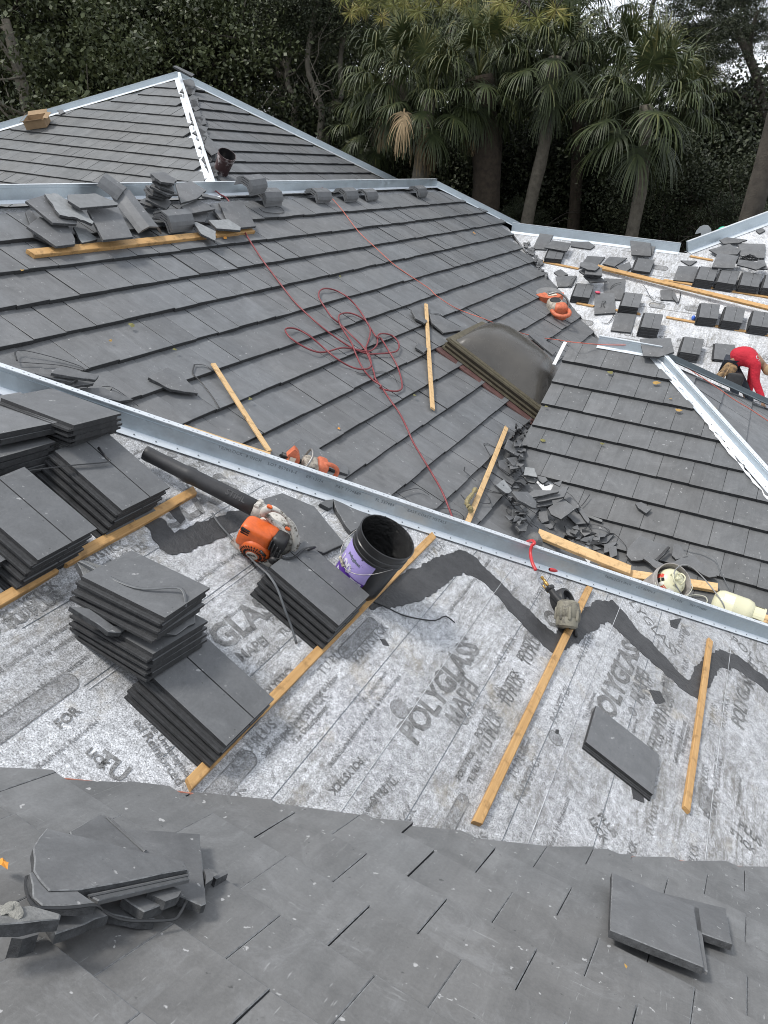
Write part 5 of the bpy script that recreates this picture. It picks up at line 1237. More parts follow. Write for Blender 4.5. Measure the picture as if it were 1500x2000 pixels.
tr = MB(); sell(tr, B(-.035, -.005, .172), (.03, .02, .014), BF, .5); sell(tr, B(.085, 0, .098), (.03, .016, .014), BF, .5); bp(tr, 'trigger', C_ORG, smooth=True)
eng = MB(); sell(eng, B(-.035, -.05, .022), (.165, .12, .125), BF, .42, 24, 16); sell(eng, B(-.075, -.055, .0), (.085, .115, .095), BF, .4, 20, 14); sell(eng, B(.0, -.03, .045), (.12, .10, .08), BF, .5, 20, 12)
eo = bp(eng, 'engine_cover', C_ORG, smooth=True)
rec = MB(); yd = BF @ Vector((.05, -.92, -.38)); rc = B(-.012, -.088, -.052); Mr = Matrix.Translation(rc) @ yd.to_track_quat('Z', 'Y').to_matrix().to_4x4()
rec.lathe([(.078, -.055), (.078, .0), (.070, .012), (.030, .022), (.0001, .023)], Mr, 30)
ro_ = bp(rec, 'starter_cover', C_ORG, smooth=False, angle=50)
sl_ = MB()
for k in range(26):
    a = 2*pi*k/26
    if 4.2 < a < 5.2: continue
    for r0, r1 in ((.036, .049), (.054, .067)):
        sl_.box((0, 0, 0), (r1-r0, .0055, .004), None)
        for j in range(8):
            vi = len(sl_.v)-8+j; p = Vector(sl_.v[vi]); p = Vector((p.x+(r0+r1)/2, p.y, p.z + .0225 - .010*((r0+r1)/2-.030)/.04)); p = Matrix.Rotation(a, 3, 'Z') @ p; sl_.v[vi] = tuple(Mr @ p)
so_ = sl_.build('vent_slot', M_DARK, ro_)
bd_ = MB(); bd_.lathe([(.030, .0225), (.030, .0262), (.0001, .0265)], Mr, 24); bad = bd_.build('badge', simple('badge_plate', (.50, .46, .40), .5, .2, .1, 40, 0), ro_)
text_on('STIHL', .0175, Mr @ Matrix.Translation((0, .004, .0272)) @ Matrix.Rotation(radians(0), 4, 'Z'), ro_, M_DARK, bold=.0005)
fin = MB()
for k in range(6):
    fin.box(B(-.085, -.108+.002*k, .065-.013*k), (.045-.002*k, .012, .005), BF)
bp(fin, 'cooling_slot', M_DARK)
af = MB(); sell(af, B(.078, -.045, .035), (.075, .10, .10), BF, .5, 20, 12); sell(af, B(.085, -.075, -.01), (.05, .05, .06), BF, .6); af.lathe([(.024, -.01), (.026, 0), (.024, .012), (.0001, .013)], Matrix.Translation(B(.095, -.10, -.035)) @ yd.to_track_quat('Z', 'Y').to_matrix().to_4x4(), 18)
for k in range(4): sell(af, B(.05+.018*k, -.098, .04-.01*k), (.008, .02, .06), BF, .5)
bp(af, 'air_filter', C_BLKP, smooth=True)
tk = MB(); sell(tk, B(.06, -.035, -.085), (.12, .10, .055), BF, .5, 20, 12); bp(tk, 'fuel_tank', C_WHT, smooth=True)
ft_ = MB(); sell(ft_, B(-.085, -.06, -.092), (.075, .05, .018), BF @ Matrix.Rotation(.4, 3, 'Y'), .4); ft_.box(B(-.115, -.07, -.075), (.05, .045, .006), BF @ Matrix.Rotation(.5, 3, 'Y')); ft_.box(B(-.09, -.07, -.06), (.05, .04, .006), BF @ Matrix.Rotation(.5, 3, 'Y'))
bp(ft_, 'foot', C_WHT)
ex = MB(); ex.tube([B(.02, -.12, .0), B(.035, -.13, .0), B(.05, -.115, -.02)], .006, 8); ex.tube(catm([B(.02, -.06, -.12), B(.0, -.09, -.12), B(.03, -.11, -.12)], 3), .004, 6); bp(ex, 'fuel_line', C_BLKP, smooth=True)
tx = text_on('STIHL', .042, Matrix.Identity(4), bl, simple('raised_black', (.06, .06, .062), .4, 0, .1, 30, 0), bold=.0008)
xm = bx_; zm = (BF @ Vector((0, -.62, .78))).normalized()
tp_ = p_end + bx_*(L_*.83); Rm = frame3(xm, zm)
tx.matrix_local = Matrix.Translation(tp_ + Rm @ Vector((0, 0, .0436)) - bl_loc) @ Rm.to_4x4()
# ---- purple label bucket
Hb = .37; ub, vb = PU.pu(757, 1049, Hb); MBk = PU.M(ub, vb, .003, 0, (0, 0))
buck = empty('bucket', (0, 0, 0), 'black five gallon bucket with purple label, inside coated in tar', 'bucket'); buck.matrix_world = MBk
bb = MB(); I4 = Matrix.Identity(4)
bb.lathe([(.0001, .004), (.128, .004), (.130, 0), (.132, .01), (.1425, .27), (.148, .272), (.148, .285), (.1435, .288), (.144, .305), (.1495, .307), (.1495, .318), (.145, .322), (.146, .355), (.152, .357), (.152, .37), (.146, .371)], I4, 48)
C_BB = simple('black_bucket_plastic', (.016, .016, .017), .28, 0, .3, 9, .0008)
bb.build('body', C_BB, buck, angle=40)
m_, nt_, b_ = newmat('wet_tar'); v_ = coords(nt_); b_.inputs['Base Color'].default_value = (.008, .008, .008, 1); b_.inputs['Roughness'].default_value = .12
n1_ = noise(nt_, v_, 38, 6, .7); bump(nt_, b_, n1_, .02, 1.); M_WET = m_
ib = MB(); ib.lathe([(.146, .371), (.143, .365), (.139, .25), (.128, .03), (.06, .035), (.0001, .025)], I4, 40); io = ib.build('tar_lining', M_WET, buck, smooth=True)
def lab_mat(name, lo):
    m, nt, b = newmat(name); v = coords(nt); sx = N(nt, 'SeparateXYZ'); nt.links.new(v, sx.inputs[0])
    r = ramp(nt, sx.outputs[2], [(0.135, (.095, .03, .30)), (0.137, (.40, .33, .66))])
    d = ramp(nt, noise(nt, v, 26, 8, .8), [(.60, 0.), (.64, 1.)])
    nt.links.new(mix(nt, d, r, (.03, .028, .035)), b.inputs['Base Color']); b.inputs['Roughness'].default_value = .45; return m
def arc(mb, r0, r1, z0, z1, a0, a1, n=18, k=6, mi=0, rag=0, seed=0):
    R = random.Random(seed); base = len(mb.v)
    for j in range(k+1):
        for i in range(n+1):
            a = a0+(a1-a0)*i/n; z = z0+(z1-z0)*j/k; r = r0+(r1-r0)*(z)/.37
            if rag and (i in (0, n)): a += R.uniform(-rag, rag)
            mb.v.append((r*cos(a), r*sin(a), z))
    for j in range(k):
        for i in range(n): mb.f.append((base+j*(n+1)+i, base+j*(n+1)+i+1, base+(j+1)*(n+1)+i+1, base+(j+1)*(n+1)+i)); mb.t.append(.5); mb.m.append(mi)
# direction of the label in bucket space: towards the camera
vc = (MBk.inverted() @ Vector((0, 0, 0))); ac = math.atan2(vc.y, vc.x)
lb = MB(); arc(lb, .1332, .1480, .01, .268, ac-1.5, ac+.30, rag=.03, seed=3); lo_ = lb.build('label', lab_mat('purple_label', 0), buck, smooth=True)
C_LW = grimy('label_white', (.66, .64, .72), (.2, .18, .3), .55, .6, 60, .5)
wl_ = MB(); arc(wl_, .1338, .1486, .045, .13, ac-.28, ac+.22, 8, 4, rag=.02, seed=5); wo = wl_.build('small_print_panel', C_LW, lo_, smooth=True)
for k in range(9):
    q_ = MB(); arc(q_, .1342, .1490, .052+.0085*k, .0555+.0085*k, ac-.24, ac+.16-.05*(k % 3), 6, 1); q_.build('text_line', M_INK, lo_)
lp = MB()
for k in range(4): arc(lp, .1338, .1486, .055+.022*(k//2), .071+.022*(k//2), ac-1.12+.13*(k % 2), ac-1.02+.13*(k % 2), 3, 1)
lp.build('logo_square', C_LW, lo_)
def wrap_text(s, size, az, z, roll=0, mat_=C_LW, bold=.001):
    o = text_on(s, size, Matrix.Identity(4), lo_, mat_, bold=bold); me = o.data
    for v in me.vertices:
        a = az + v.co.x/.14; r = .1340 + .0148*(z+v.co.y)/.37 + v.co.z+.0004; v.co = Vector((r*cos(a), r*sin(a), z+v.co.y))
wrap_text('100', .075, ac-.80, .155, bold=.003)
wrap_text('polyglass', .028, ac-.55, .225, mat_=M_INK, bold=.0005)
# wire bail
hb_ = MB(); ab_ = ac-.75; ax = Vector((cos(ab_-pi/2), sin(ab_-pi/2), 0)); dn = Vector((cos(ab_), sin(ab_), 0))
bw = [ax*(.153*cos(t)) + dn*(.165*abs(sin(t))**.8) + Vector((0, 0, .300-.14*sin(t))) for t in [pi*k/24 for k in range(25)]]
hb_.tube(bw, .0022, 6); ha = hb_.build('bail_handle', C_STEEL, buck, smooth=True)
gp = MB(); 
g0, g1 = bw[10], bw[13]; gp.lathe([(.006, 0), (.008, .003), (.008, .06), (.006, .063)], along(g0, g1), 10); gp.build('grip', grimy('cream_grip', (.6, .55, .42)), ha, smooth=True)
# spill patch under bucket
# ---- nail gun
ng = empty('nail_gun', (0, 0, 0), 'black coil nail gun with red air hose lying across the batten', 'nail gun')
NSC = 1.3; pN = PU.px(1106, 1206, .07); pH = PU.px(1066, 1150, .08); aN = (pN-pH).normalized(); NF = frame3(aN, PU.n); cN = (pN+pH)/2
ng.location = PU.px(1085, 1190, 0); nl = Vector(ng.location)
def Nn(x, y, z): return pN + NF @ Vector((x, y, z))*NSC
def np_(mb, name, mt, par=ng, **k):
    o = mb.build(name, mt, par, **k); o.location = -nl if par is ng else (0, 0, 0); return o
C_KH = grimy('khaki_housing', (.22, .205, .16), (.08, .072, .06), .5, .62, 14, .55)
hx = MB(); Mh = along(Nn(-.02, .0, .03), Nn(.06, -.03, -.03)) @ Matrix.Scale(NSC, 4)
hx.lathe([(.0001, -.045), (.035, -.045), (.05, -.035), (.054, -.01), (.054, .03), (.05, .035), (.052, .05), (.05, .075), (.038, .085), (.03, .06)], Mh, 20, capb=False); hx.lathe([(.03, .06), (.0001, .06)], Mh, 20, mi=1)
for k in range(8): sell(hx, Mh @ Vector((.053*cos(k*.785), .053*sin(k*.785), .02)), (.014, .014, .06), Mh.to_3x3(), .5)
np_(hx, 'motor_housing', [C_KH, M_DARK], angle=45)
hh_ = MB(); hh_.tube(catm([Nn(-.02, 0, .03), Nn(-.06, .002, .025), Nn(-.11, .0, .02), Nn(-.15, 0, .02)], 4), [.022]*13, 12); sell(hh_, Nn(-.155, 0, .02), (.03, .055, .05), NF, .5); np_(hh_, 'grip', C_BLKP, smooth=True)
mg = MB(); Mm = Matrix.Translation(Nn(-.085, .07, -.01)) @ PU.n.to_track_quat('Z', 'Y').to_matrix().to_4x4() @ Matrix.Rotation(.35, 4, 'X') @ Matrix.Scale(NSC, 4)
mg.lathe([(.0001, -.035), (.058, -.035), (.062, -.03), (.062, .028), (.058, .034), (.046, .036)], Mm, 26); mg.lathe([(.046, .036), (.044, .01), (.012, .012), (.012, .03), (.0001, .03)], Mm, 20, mi=1)
np_(mg, 'magazine', [C_BLKP, M_RUB], angle=40)
ns = MB(); ns.tube([Nn(-.04, .06, -.01), Nn(.0, .075, -.02), Nn(.05, .065, -.035), Nn(.085, .04, -.045)], .013, 8, flat=.8); ns.tube([Nn(-.03, .04, .0), Nn(.03, .05, -.02)], .016, 8); np_(ns, 'nose', C_BLKP, smooth=True)
rl = MB(); rl.box(Nn(-.018, -.03, .062), (.035, .03, .003), NF @ Matrix.Rotation(.6, 3, 'X')); np_(rl, 'warning_label', simple('red_label', (.5, .09, .05), .5, 0, .3, 60, 0))
cp_ = MB(); cp_.lathe([(.009, 0), (.011, .01), (.011, .03), (.008, .032), (.008, .05), (.010, .052), (.010, .07)], along(Nn(-.17, 0, .02), Nn(-.25, .0, .02)), 12); cp_.tube([Nn(-.20, .02, .0), Nn(-.19, .06, -.02), Nn(-.15, .07, -.03)], .007, 6); cp_.tube([Nn(-.21, .03, .0), Nn(-.225, .07, -.02)], .008, 6); cp_.tube([Nn(-.2, .03, -.02), Nn(-.16, .045, -.03)], .006, 6); np_(cp_, 'coupling', C_BRASS, smooth=True)
hs2 = [PU.px(1047, 1114, .075), PU.px(1040, 1100, .08), PU.px(1036, 1080, .09), PU.px(1039, 1066, .125), PU.px(1044, 1061, .145), PU.px(1040, 1056, .12), PU.px(1030, 1058, .06)]
cable(hs2, .011, simple('bright_red_hose', (.50, .035, .04), .35, 0, .2, 20, 0), 'air_hose', 'short bright red air hose hooked over the hip metal', 'hose')
rr2 = MB(); rr2.lathe([(.009, 0), (.013, .01), (.012, .05), (.002, .075)], along(PU.px(1073, 1112, .06), PU.px(1092, 1116, .06)), 10); tag(rr2.build('hose_fitting', bpy.data.materials['bright_red_hose'], smooth=True), 'small red plug end lying beside the nail gun coupling', 'hose fitting')
# ---- two cut-off saws
def saw(o0, F, lab, sc=1., disc=True):
    root = empty('cutoff_saw', o0, lab, 'saw'); 
    def Q(x, y, z): return F @ Vector((x, y, z))*sc
    def pt(mb, n, m, par=root, **k): return mb.build(n, m, par, **k)
    if disc:
        dk = MB(); Mdk = (F @ Matrix.Rotation(-pi/2, 3, 'X')).to_4x4(); Mdk = Matrix.Translation(Q(-.30, -.02, .10)) @ F.to_4x4() @ Matrix.Rotation(radians(90), 4, 'X')
        dk.lathe([(.0001, -.003), (.15*sc, -.003), (.152*sc, 0), (.15*sc, .003), (.06*sc, .004), (.055*sc, .012), (.025*sc, .014), (.022*sc, .025), (.0001, .026)], Mdk, 32); pt(dk, 'cutting_disc', simple('cutting_disc_grey', (.20, .20, .20), .6, .3, .2, 9, .001) if 'cutting_disc_grey' not in bpy.data.materials else bpy.data.materials['cutting_disc_grey'], angle=40)
        hbm = MB(); hbm.lathe([(.028*sc, .012), (.028*sc, .03), (.012*sc, .032), (.012*sc, .04), (.0001, .041)], Mdk, 16); pt(hbm, 'disc_hub', C_STEEL, angle=40)
    gd = MB()
    n = 16; a0, a1 = radians(-75), radians(70)
    for i in range(n):
        t0, t1 = a0+(a1-a0)*i/n, a0+(a1-a0)*(i+1)/n
        for r0, r1, y0, y1 in ((.055, .165, -.045, .02),):
            P_ = [Q(-.30+r*cos(t), y, .10+r*sin(t)) for t in (t0, t1) for r in (r0, r1) for y in (y0, y1)]
            gd.add(P_, [(0, 2, 3, 1), (4, 5, 7, 6), (0, 1, 5, 4), (2, 6, 7, 3), (0, 4, 6, 2), (1, 3, 7, 5)])
    pt(gd, 'blade_guard', C_ORGD)
    gl = MB(); gl.box(Q(-.215, -.049, .11), (.06*sc, .003, .10*sc), F); pt(gl, 'label_plate', grimy('saw_label', (.6, .52, .42)) if 'saw_label' not in bpy.data.materials else bpy.data.materials['saw_label'])
    arm = MB(); arm.tube([Q(-.30, .04, .10), Q(-.12, .04, .09), Q(.0, .03, .08)], .035*sc, 8, flat=.5); pt(arm, 'arm', C_BLKP, smooth=True)
    bd = MB(); sell(bd, Q(.02, .0, .09), (.24*sc, .18*sc, .17*sc), F, .5, 22, 14); pt(bd, 'engine_body', grimy('dusty_saw_body', (.40, .36, .30), (.15, .13, .11), .45, .6, 16) if 'dusty_saw_body' not in bpy.data.materials else bpy.data.materials['dusty_saw_body'], smooth=True)
    cv = MB(); sell(cv, Q(.10, .0, .12), (.13*sc, .19*sc, .16*sc), F, .55, 20, 12); pt(cv, 'top_cover', C_ORGD, smooth=True)
    pl_ = MB(); M2 = Matrix.Translation(Q(.0, -.088, .085)) @ F.to_4x4() @ Matrix.Rotation(radians(90), 4, 'X'); pl_.lathe([(.06*sc, 0), (.055*sc, .012), (.0001, .016)], M2, 22); pt(pl_, 'starter_cover', C_BLKP, angle=40)
    hn = MB(); hn.tube(catm([Q(.10, -.03, .18), Q(.17, -.03, .20), Q(.25, -.03, .17), Q(.27, -.03, .09), Q(.21, -.03, .03), Q(.12, -.03, .02)], 4), .022*sc, 10); pt(hn, 'rear_handle', C_ORGD, smooth=True)
    fh_ = MB(); fh_.tube(catm([Q(-.10, -.11, .03), Q(-.09, -.13, .14), Q(-.05, -.05, .24), Q(-.05, .08, .23), Q(-.06, .11, .10)], 4), .012*sc, 8); pt(fh_, 'front_handle', C_STEEL, smooth=True)
    return root
sa = PM.px(1072, 573, .12); sb_ = PM.px(1098, 618, .12); sx = (sb_-sa).normalized()
vw = sa.normalized(); yy_ = (vw - PM.n*.55); yy_ = (yy_ - sx*yy_.dot(sx)).normalized(); FS = Matrix((sx, yy_, sx.cross(yy_))).transposed(); o_s = sa - FS @ Vector((-.30, -.02, .10))*1.6
saw(o_s, FS, 'orange cut-off saw with grey disc resting at the far valley', 1.6)
ob = PM.px(590, 905, .02); sx2 = (PM.px(640, 915, .1)-PM.px(560, 890, .1)).normalized()
saw(PM.px(598, 925, .0)+PM.n*.01, frame3(sx2, PM.n), 'orange saw half hidden behind the long hip metal', .85, disc=False)
# ---- grey bucket with a cream gas bottle, and the lying cylinder
def tilted_bucket(base, axis, r, h, mat_, root, inner):
    M_ = along((0, 0, 0), axis); b = MB(); b.lathe([(.0001, .003), (r*.84, .003), (r*.86, 0), (r*.97, h*.78), (r*1.03, h*.79), (r*1.03, h*.83), (r*.99, h*.84), (r, h*.97), (r*1.04, h*.975), (r*1.04, h), (r*.985, h)], M_, 36)
    b.build('body', mat_, root, angle=40); i_ = MB(); i_.lathe([(r*.985, h), (r*.95, h*.9), (r*.82, .02), (.0001, .02)], M_, 30); i_.build('inside', inner, root, smooth=True); return M_
ctop = PR.px(1316, 1134, .34); axb = Vector((.40, -.52, .75)).normalized()
bb0 = ctop - axb*.36
gb = empty('bucket', bb0, 'mortar stained grey bucket holding a cream gas bottle in the valley', 'bucket')
tilted_bucket(bb0, axb, .165, .36, C_GRYB, gb, C_GRYB)
gbh = MB(); sd_ = axb.cross(UP).normalized(); up2 = sd_.cross(axb)
gbh.tube(catm([axb*.33+sd_*-.17, axb*.36+sd_*-.17-up2*.07, axb*.38-sd_*.08-up2*.15, axb*.40+sd_*.05-up2*.17, axb*.36+sd_*.16-up2*.1, axb*.33+sd_*.17], 4), .004, 6); gbh.build('bail_handle', simple('pale_wire', (.5, .5, .42), .5, 0, .1, 20, 0), gb, smooth=True)
gt = empty('gas_bottle', bb0+axb*.12, 'cream gas bottle with red and black stickers sitting in the grey bucket', 'gas bottle')
tm = along((0, 0, 0), axb); tk_ = MB(); tk_.lathe([(.0001, 0), (.08, .005), (.125, .05), (.132, .10), (.132, .17), (.12, .225), (.085, .262), (.04, .275), (.0001, .278)], tm, 30); tk_.build('body', C_CREAM, gt, smooth=True)
cg = MB()
for a in (0, pi): cg.tube(catm([tm @ Vector((.06*cos(a+t), .06*sin(a+t), .262+zz)) for t, zz in ((-.9, 0), (-.8, .05), (0, .07), (.8, .05), (.9, 0))], 3), .007, 6)
cg.tube([tm @ Vector((0, 0, .27)), tm @ Vector((0, 0, .31))], .014, 10); cg.tube([tm @ Vector((0, 0, .30)), tm @ Vector((.035, 0, .305))], .010, 8)
cg.build('valve_guard', C_CREAM, gt, smooth=True)
def sticker(M_, r_, z0, z1, a0, a1, mt, par, name='sticker'):
    q = MB(); base = 0; n, k = 8, 4
    for j in range(k+1):
        for i in range(n+1):
            a = a0+(a1-a0)*i/n; z = z0+(z1-z0)*j/k; r = r_(z)+.0015; q.v.append(tuple(M_ @ Vector((r*cos(a), r*sin(a), z))))
    for j in range(k):
        for i in range(n): q.f.append((j*(n+1)+i, j*(n+1)+i+1, (j+1)*(n+1)+i+1, (j+1)*(n+1)+i)); q.t.append(.5); q.m.append(0)
    return q.build(name, mt, par, smooth=True)
C_REDS = simple('red_sticker', (.55, .05, .03), .45, 0, .1, 40, 0); C_WS = simple('white_sticker', (.7, .68, .62), .5, 0, .1, 40, 0)
def rt_(z): return .132 if z < .17 else .132-.012*(z-.17)/.055 if z < .225 else .12-.035*(z-.225)/.037
tc = tm.inverted() @ (-(bb0+axb*.12)); at_ = math.atan2(tc.y, tc.x)
for k, (da, z0, z1, w_, mt) in enumerate(((-1.1, .18, .245, .35, C_REDS), (-.72, .18, .25, .3, M_DARK), (-.4, .19, .24, .25, C_WS), (-.1, .17, .235, .35, C_REDS), (.3, .15, .22, .3, M_DARK), (.62, .15, .21, .35, C_REDS), (.35, .225, .25, .5, C_WS))): sticker(tm, rt_, z0, z1, at_+da, at_+da+w_, mt, gt)
cable([PR.px(*fg(x, y), h) for x, y, h in ((730, 680, .2), (690, 630, .3), (640, 540, .4), (650, 440, .42), (720, 390, .40), (800, 410, .35), (900, 500, .3), (1000, 620, .28), (1080, 730, .28), (1112, 820, .2))], .006, simple('grey_cable', (.22, .22, .22), .5, 0, .1, 20, 0), 'cable', 'grey cable arching from the grey bucket to the gas cylinder', 'cable')
cable([PR.px(*fg(x, y), h) for x, y, h in ((750, 680, .1), (830, 665, .05), (920, 680, .05), (945, 720, .05), (925, 755, .03))], .006, bpy.data.materials['pale_wire'], 'cord', 'pale cord end between bucket and cylinder', 'cord')
cy0, cy1 = PR.px(1392, 1173, .16), PR.px(1470, 1201, .15)
gc = empty('gas_cylinder', cy0, 'cream gas cylinder lying on its side behind the hip metal', 'gas cylinder'); dd2 = cy1-cy0; Lc = dd2.length; cm = along((0, 0, 0), dd2)
def rc_(z): return .125
q = MB(); q.lathe([(.0001, -.005), (.07, .0), (.11, .03), (.125, .07), (.125, Lc*.48), (.127, Lc*.49), (.125, Lc*.5), (.125, Lc-.07), (.11, Lc-.02), (.07, Lc+.01), (.0001, Lc+.015)], cm, 32); q.build('body', C_CREAM, gc, smooth=True)
q = MB(); q.lathe([(.085, Lc-.005), (.085, Lc+.09), (.091, Lc+.09), (.091, Lc-.005)], cm, 24)
q.f = [f for i, f in enumerate(q.f) if (i % 24) not in (3, 4, 5, 11, 12, 13, 19, 20)]; q.t = q.t[:len(q.f)]; q.m = q.m[:len(q.f)]
q.lathe([(.085, Lc+.075), (.085, Lc+.09), (.092, Lc+.09), (.092, Lc+.075), (.085, Lc+.075)], cm, 24); q.build('collar', C_CREAM, gc)
q = MB(); q.tube([cm @ Vector((0, 0, Lc)), cm @ Vector((0, 0, Lc+.06))], .02, 10); q.build('valve', C_BRASS, gc, smooth=True)
ccam = cm.inverted() @ (-cy0); aa = math.atan2(ccam.y, ccam.x); sticker(cm, rc_, Lc*.22, Lc*.48, aa+.35, aa+.9, C_WS, gc)
sticker(cm, rc_, Lc*.22, Lc*.48, aa-.9, aa-.35, C_WS, gc)
# ---- small bucket by the white hip
ct = PQ.px(444, 301, .42); axq = Vector((.55, -.22, .80)).normalized(); b3 = empty('bucket', ct-axq*.40, 'tar smeared bucket leaning by the white hip of the far roof', 'bucket')
tilted_bucket(None, axq, .165, .40, grimy('smeared_bucket', (.34, .31, .31), (.045, .02, .02), .38, .50, 8), b3, C_BB)
# ---- cardboard box
cb = empty('cardboard_box', (0, 0, 0), 'small open cardboard box near the left hip of the far roof', 'box'); cb.matrix_world = PL.M(*PL.pu(77, 248, 0), .03, .45)
q = MB(); card = simple('cardboard', (.30, .205, .12), .85, 0, .15, 8, .002)
for c, sz, a in (((0, 0, .006), (.46, .32, .012), 0), ((0, -.16, .09), (.46, .012, .18), .12), ((0, .16, .09), (.46, .012, .18), -.12), ((-.23, 0, .09), (.012, .32, .18), 0), ((.23, 0, .09), (.012, .32, .18), 0)):
    q.box(c, sz, Matrix.Rotation(a, 3, 'X'))
q.build('box_walls', card, cb)
q = MB()
for c, sz, M_ in (((0, -.215, .20), (.44, .12, .006), Matrix.Rotation(-.5, 3, 'X')), ((0, .215, .20), (.44, .12, .006), Matrix.Rotation(.4, 3, 'X')), ((.28, 0, .19), (.10, .30, .006), Matrix.Rotation(.3, 3, 'Y')), ((-.28, 0, .2), (.10, .30, .006), Matrix.Rotation(-.6, 3, 'Y'))): q.box(c, sz, M_)
q.build('flap', card, cb)
# ---- bits on the far slope
hk = MB(); P0 = PD.px(1378, 462, .3); ff = c_(1300, 400, .13333)
hk_pts = [(510, 500), (520, 410), (430, 430), (450, 380), (500, 320), (560, 295), (620, 300), (665, 350), (680, 470)]
tp = [atY(*ff(x, y), 17.35) for x, y in hk_pts]; hk.poly_prism(tp[::-1], [p+Vector((0, .03, 0)) for p in tp[::-1]]); tag(hk.build('metal_offcut', mat_metal('dull_offcut', (.32, .34, .35), .5, .4)), 'hook shaped grey metal offcut standing behind the far hip channel', 'metal offcut')
bt0, bt1 = atY(*ff(745, 372), 17.7), atY(*ff(905, 338), 17.7)
bo = empty('bottle', bt0, 'green plastic bottle lying behind the far hip channel', 'bottle'); q = MB(); Lb = (bt1-bt0).length
q.lathe([(.0001, .0), (.012, .0), (.014, .03), (.045, .07), (.047, Lb-.06), (.04, Lb-.05), (.0001, Lb-.05)], along((0, 0, 0), bt1-bt0), 18); q.build('body', simple('green_plastic', (.04, .42, .28), .3, 0, .1, 10, 0), bo, smooth=True)
q = MB(); q.lathe([(.0001, Lb-.05), (.04, Lb-.05), (.04, Lb-.005), (.0001, Lb)], along((0, 0, 0), bt1-bt0), 18); q.build('base', simple('clear_grey_plastic', (.4, .36, .3), .3, 0, .2, 10, 0), bo, smooth=True)
lump('pink_cap', PD.px(*d4(502, 513), .06), .05, simple('pink_cap', (.65, .10, .16), .4, 0, .2, 10, 0), 'pink and white cap beside the hooked strap tile', 'cap', 3, 4, (1, .8, .5), amp=.1)
lump('blue_cap', PD.px(*d4(1063, 663), .04), .05, simple('blue_cap', (.05, .14, .55), .4, 0, .2, 10, 0), 'small blue plastic cap on the long far batten', 'cap', 3, 4, (.7, .7, .9), amp=.1)
# coil of black strap on far tiles
cc0 = Vector(PD.pu(*d4(1405, 285), .3)); Rk = random.Random(4); pts = []
for i in range(90):
    a = i*.42; r = .20+.03*sin(i*1.7)+Rk.uniform(-.03, .03); pts.append(PD.w(cc0.x+r*cos(a), cc0.y+r*.8*sin(a+.1*sin(i)), .12+Rk.uniform(-.03, .05)))
for i in range(5): a = Rk.uniform(0, 6); pts += [PD.w(cc0.x+.22*cos(a), cc0.y+.2*sin(a), .14), PD.w(cc0.x-.2*cos(a+.4), cc0.y-.18*sin(a+.4), .15)]
q = MB(); q.tube(pts, .010, 5, flat=.5); tag(q.build('strap_coil', M_BLK), 'tangled coil of black strap on the top far row', 'strap')
for nm, pts_, lab in (('wire', [(600, 640, .03), (580, 675, .03), (560, 695, .02), (525, 690, .02)], 'black wire curl left of the lone far tile'), ('wire', [(575, 490, .05), (600, 465, .06), (640, 455, .06)], 'bent strap across the dusty far tile'),
                      ('wire', [(330, 478, .05), (365, 450, .05), (375, 420, .05), (345, 440, .1)], 'strap curl beside the short far stack'), ('wire', [(990, 510, .02), (985, 540, .02), (975, 575, .02)], 'thin wire lying beside the square broken tile'), ('wire', [(770, 470, .08), (790, 500, .05), (830, 560, .03), (925, 578, .02)], 'long wire right of the middle far stack'),
                      ('wire', [(545, 600, .05), (535, 585, .06), (550, 565, .07), (530, 568, .07), (520, 600, .05)], 'hooked strap on the flat far tile')):
    strap(PD, [(*d4(a, b), c) for a, b, c in pts_], lab, .007, .5, name=nm, cat='wire', group='black wires on the far slope')
# ---- leaves and crumbs
leafm = [simple('dry_leaf', (.36, .22, .06), .8, 0, .3, 30, 0), simple('olive_leaf', (.16, .15, .05), .8, 0, .3, 30, 0), simple('orange_leaf', (.62, .26, .04), .8, 0, .3, 30, 0)]
def leaf(pl, x, y, r, mi, lab, seed, h=.012):
    R = random.Random(seed); u, v = pl.pu(x, y, h); mb = MB(); a0 = R.uniform(0, 6.3); n = 7; vs = [pl.w(u, v, h+.006)]
    for i in range(n): a = a0+6.28*i/n; k = r*R.uniform(.5, 1.3); vs.append(pl.w(u+k*cos(a), v+k*.6*sin(a), h+R.uniform(-.003, .008)))
    o0 = vs[0].copy(); vs = [q-o0 for q in vs]; mb.add(vs, [(0, i+1, (i+1) % n+1) for i in range(n)])
    o = mb.build('dry_leaf', leafm[mi]); o.location = o0; tag(o, lab, 'leaf', 'dry leaves on the roofs')
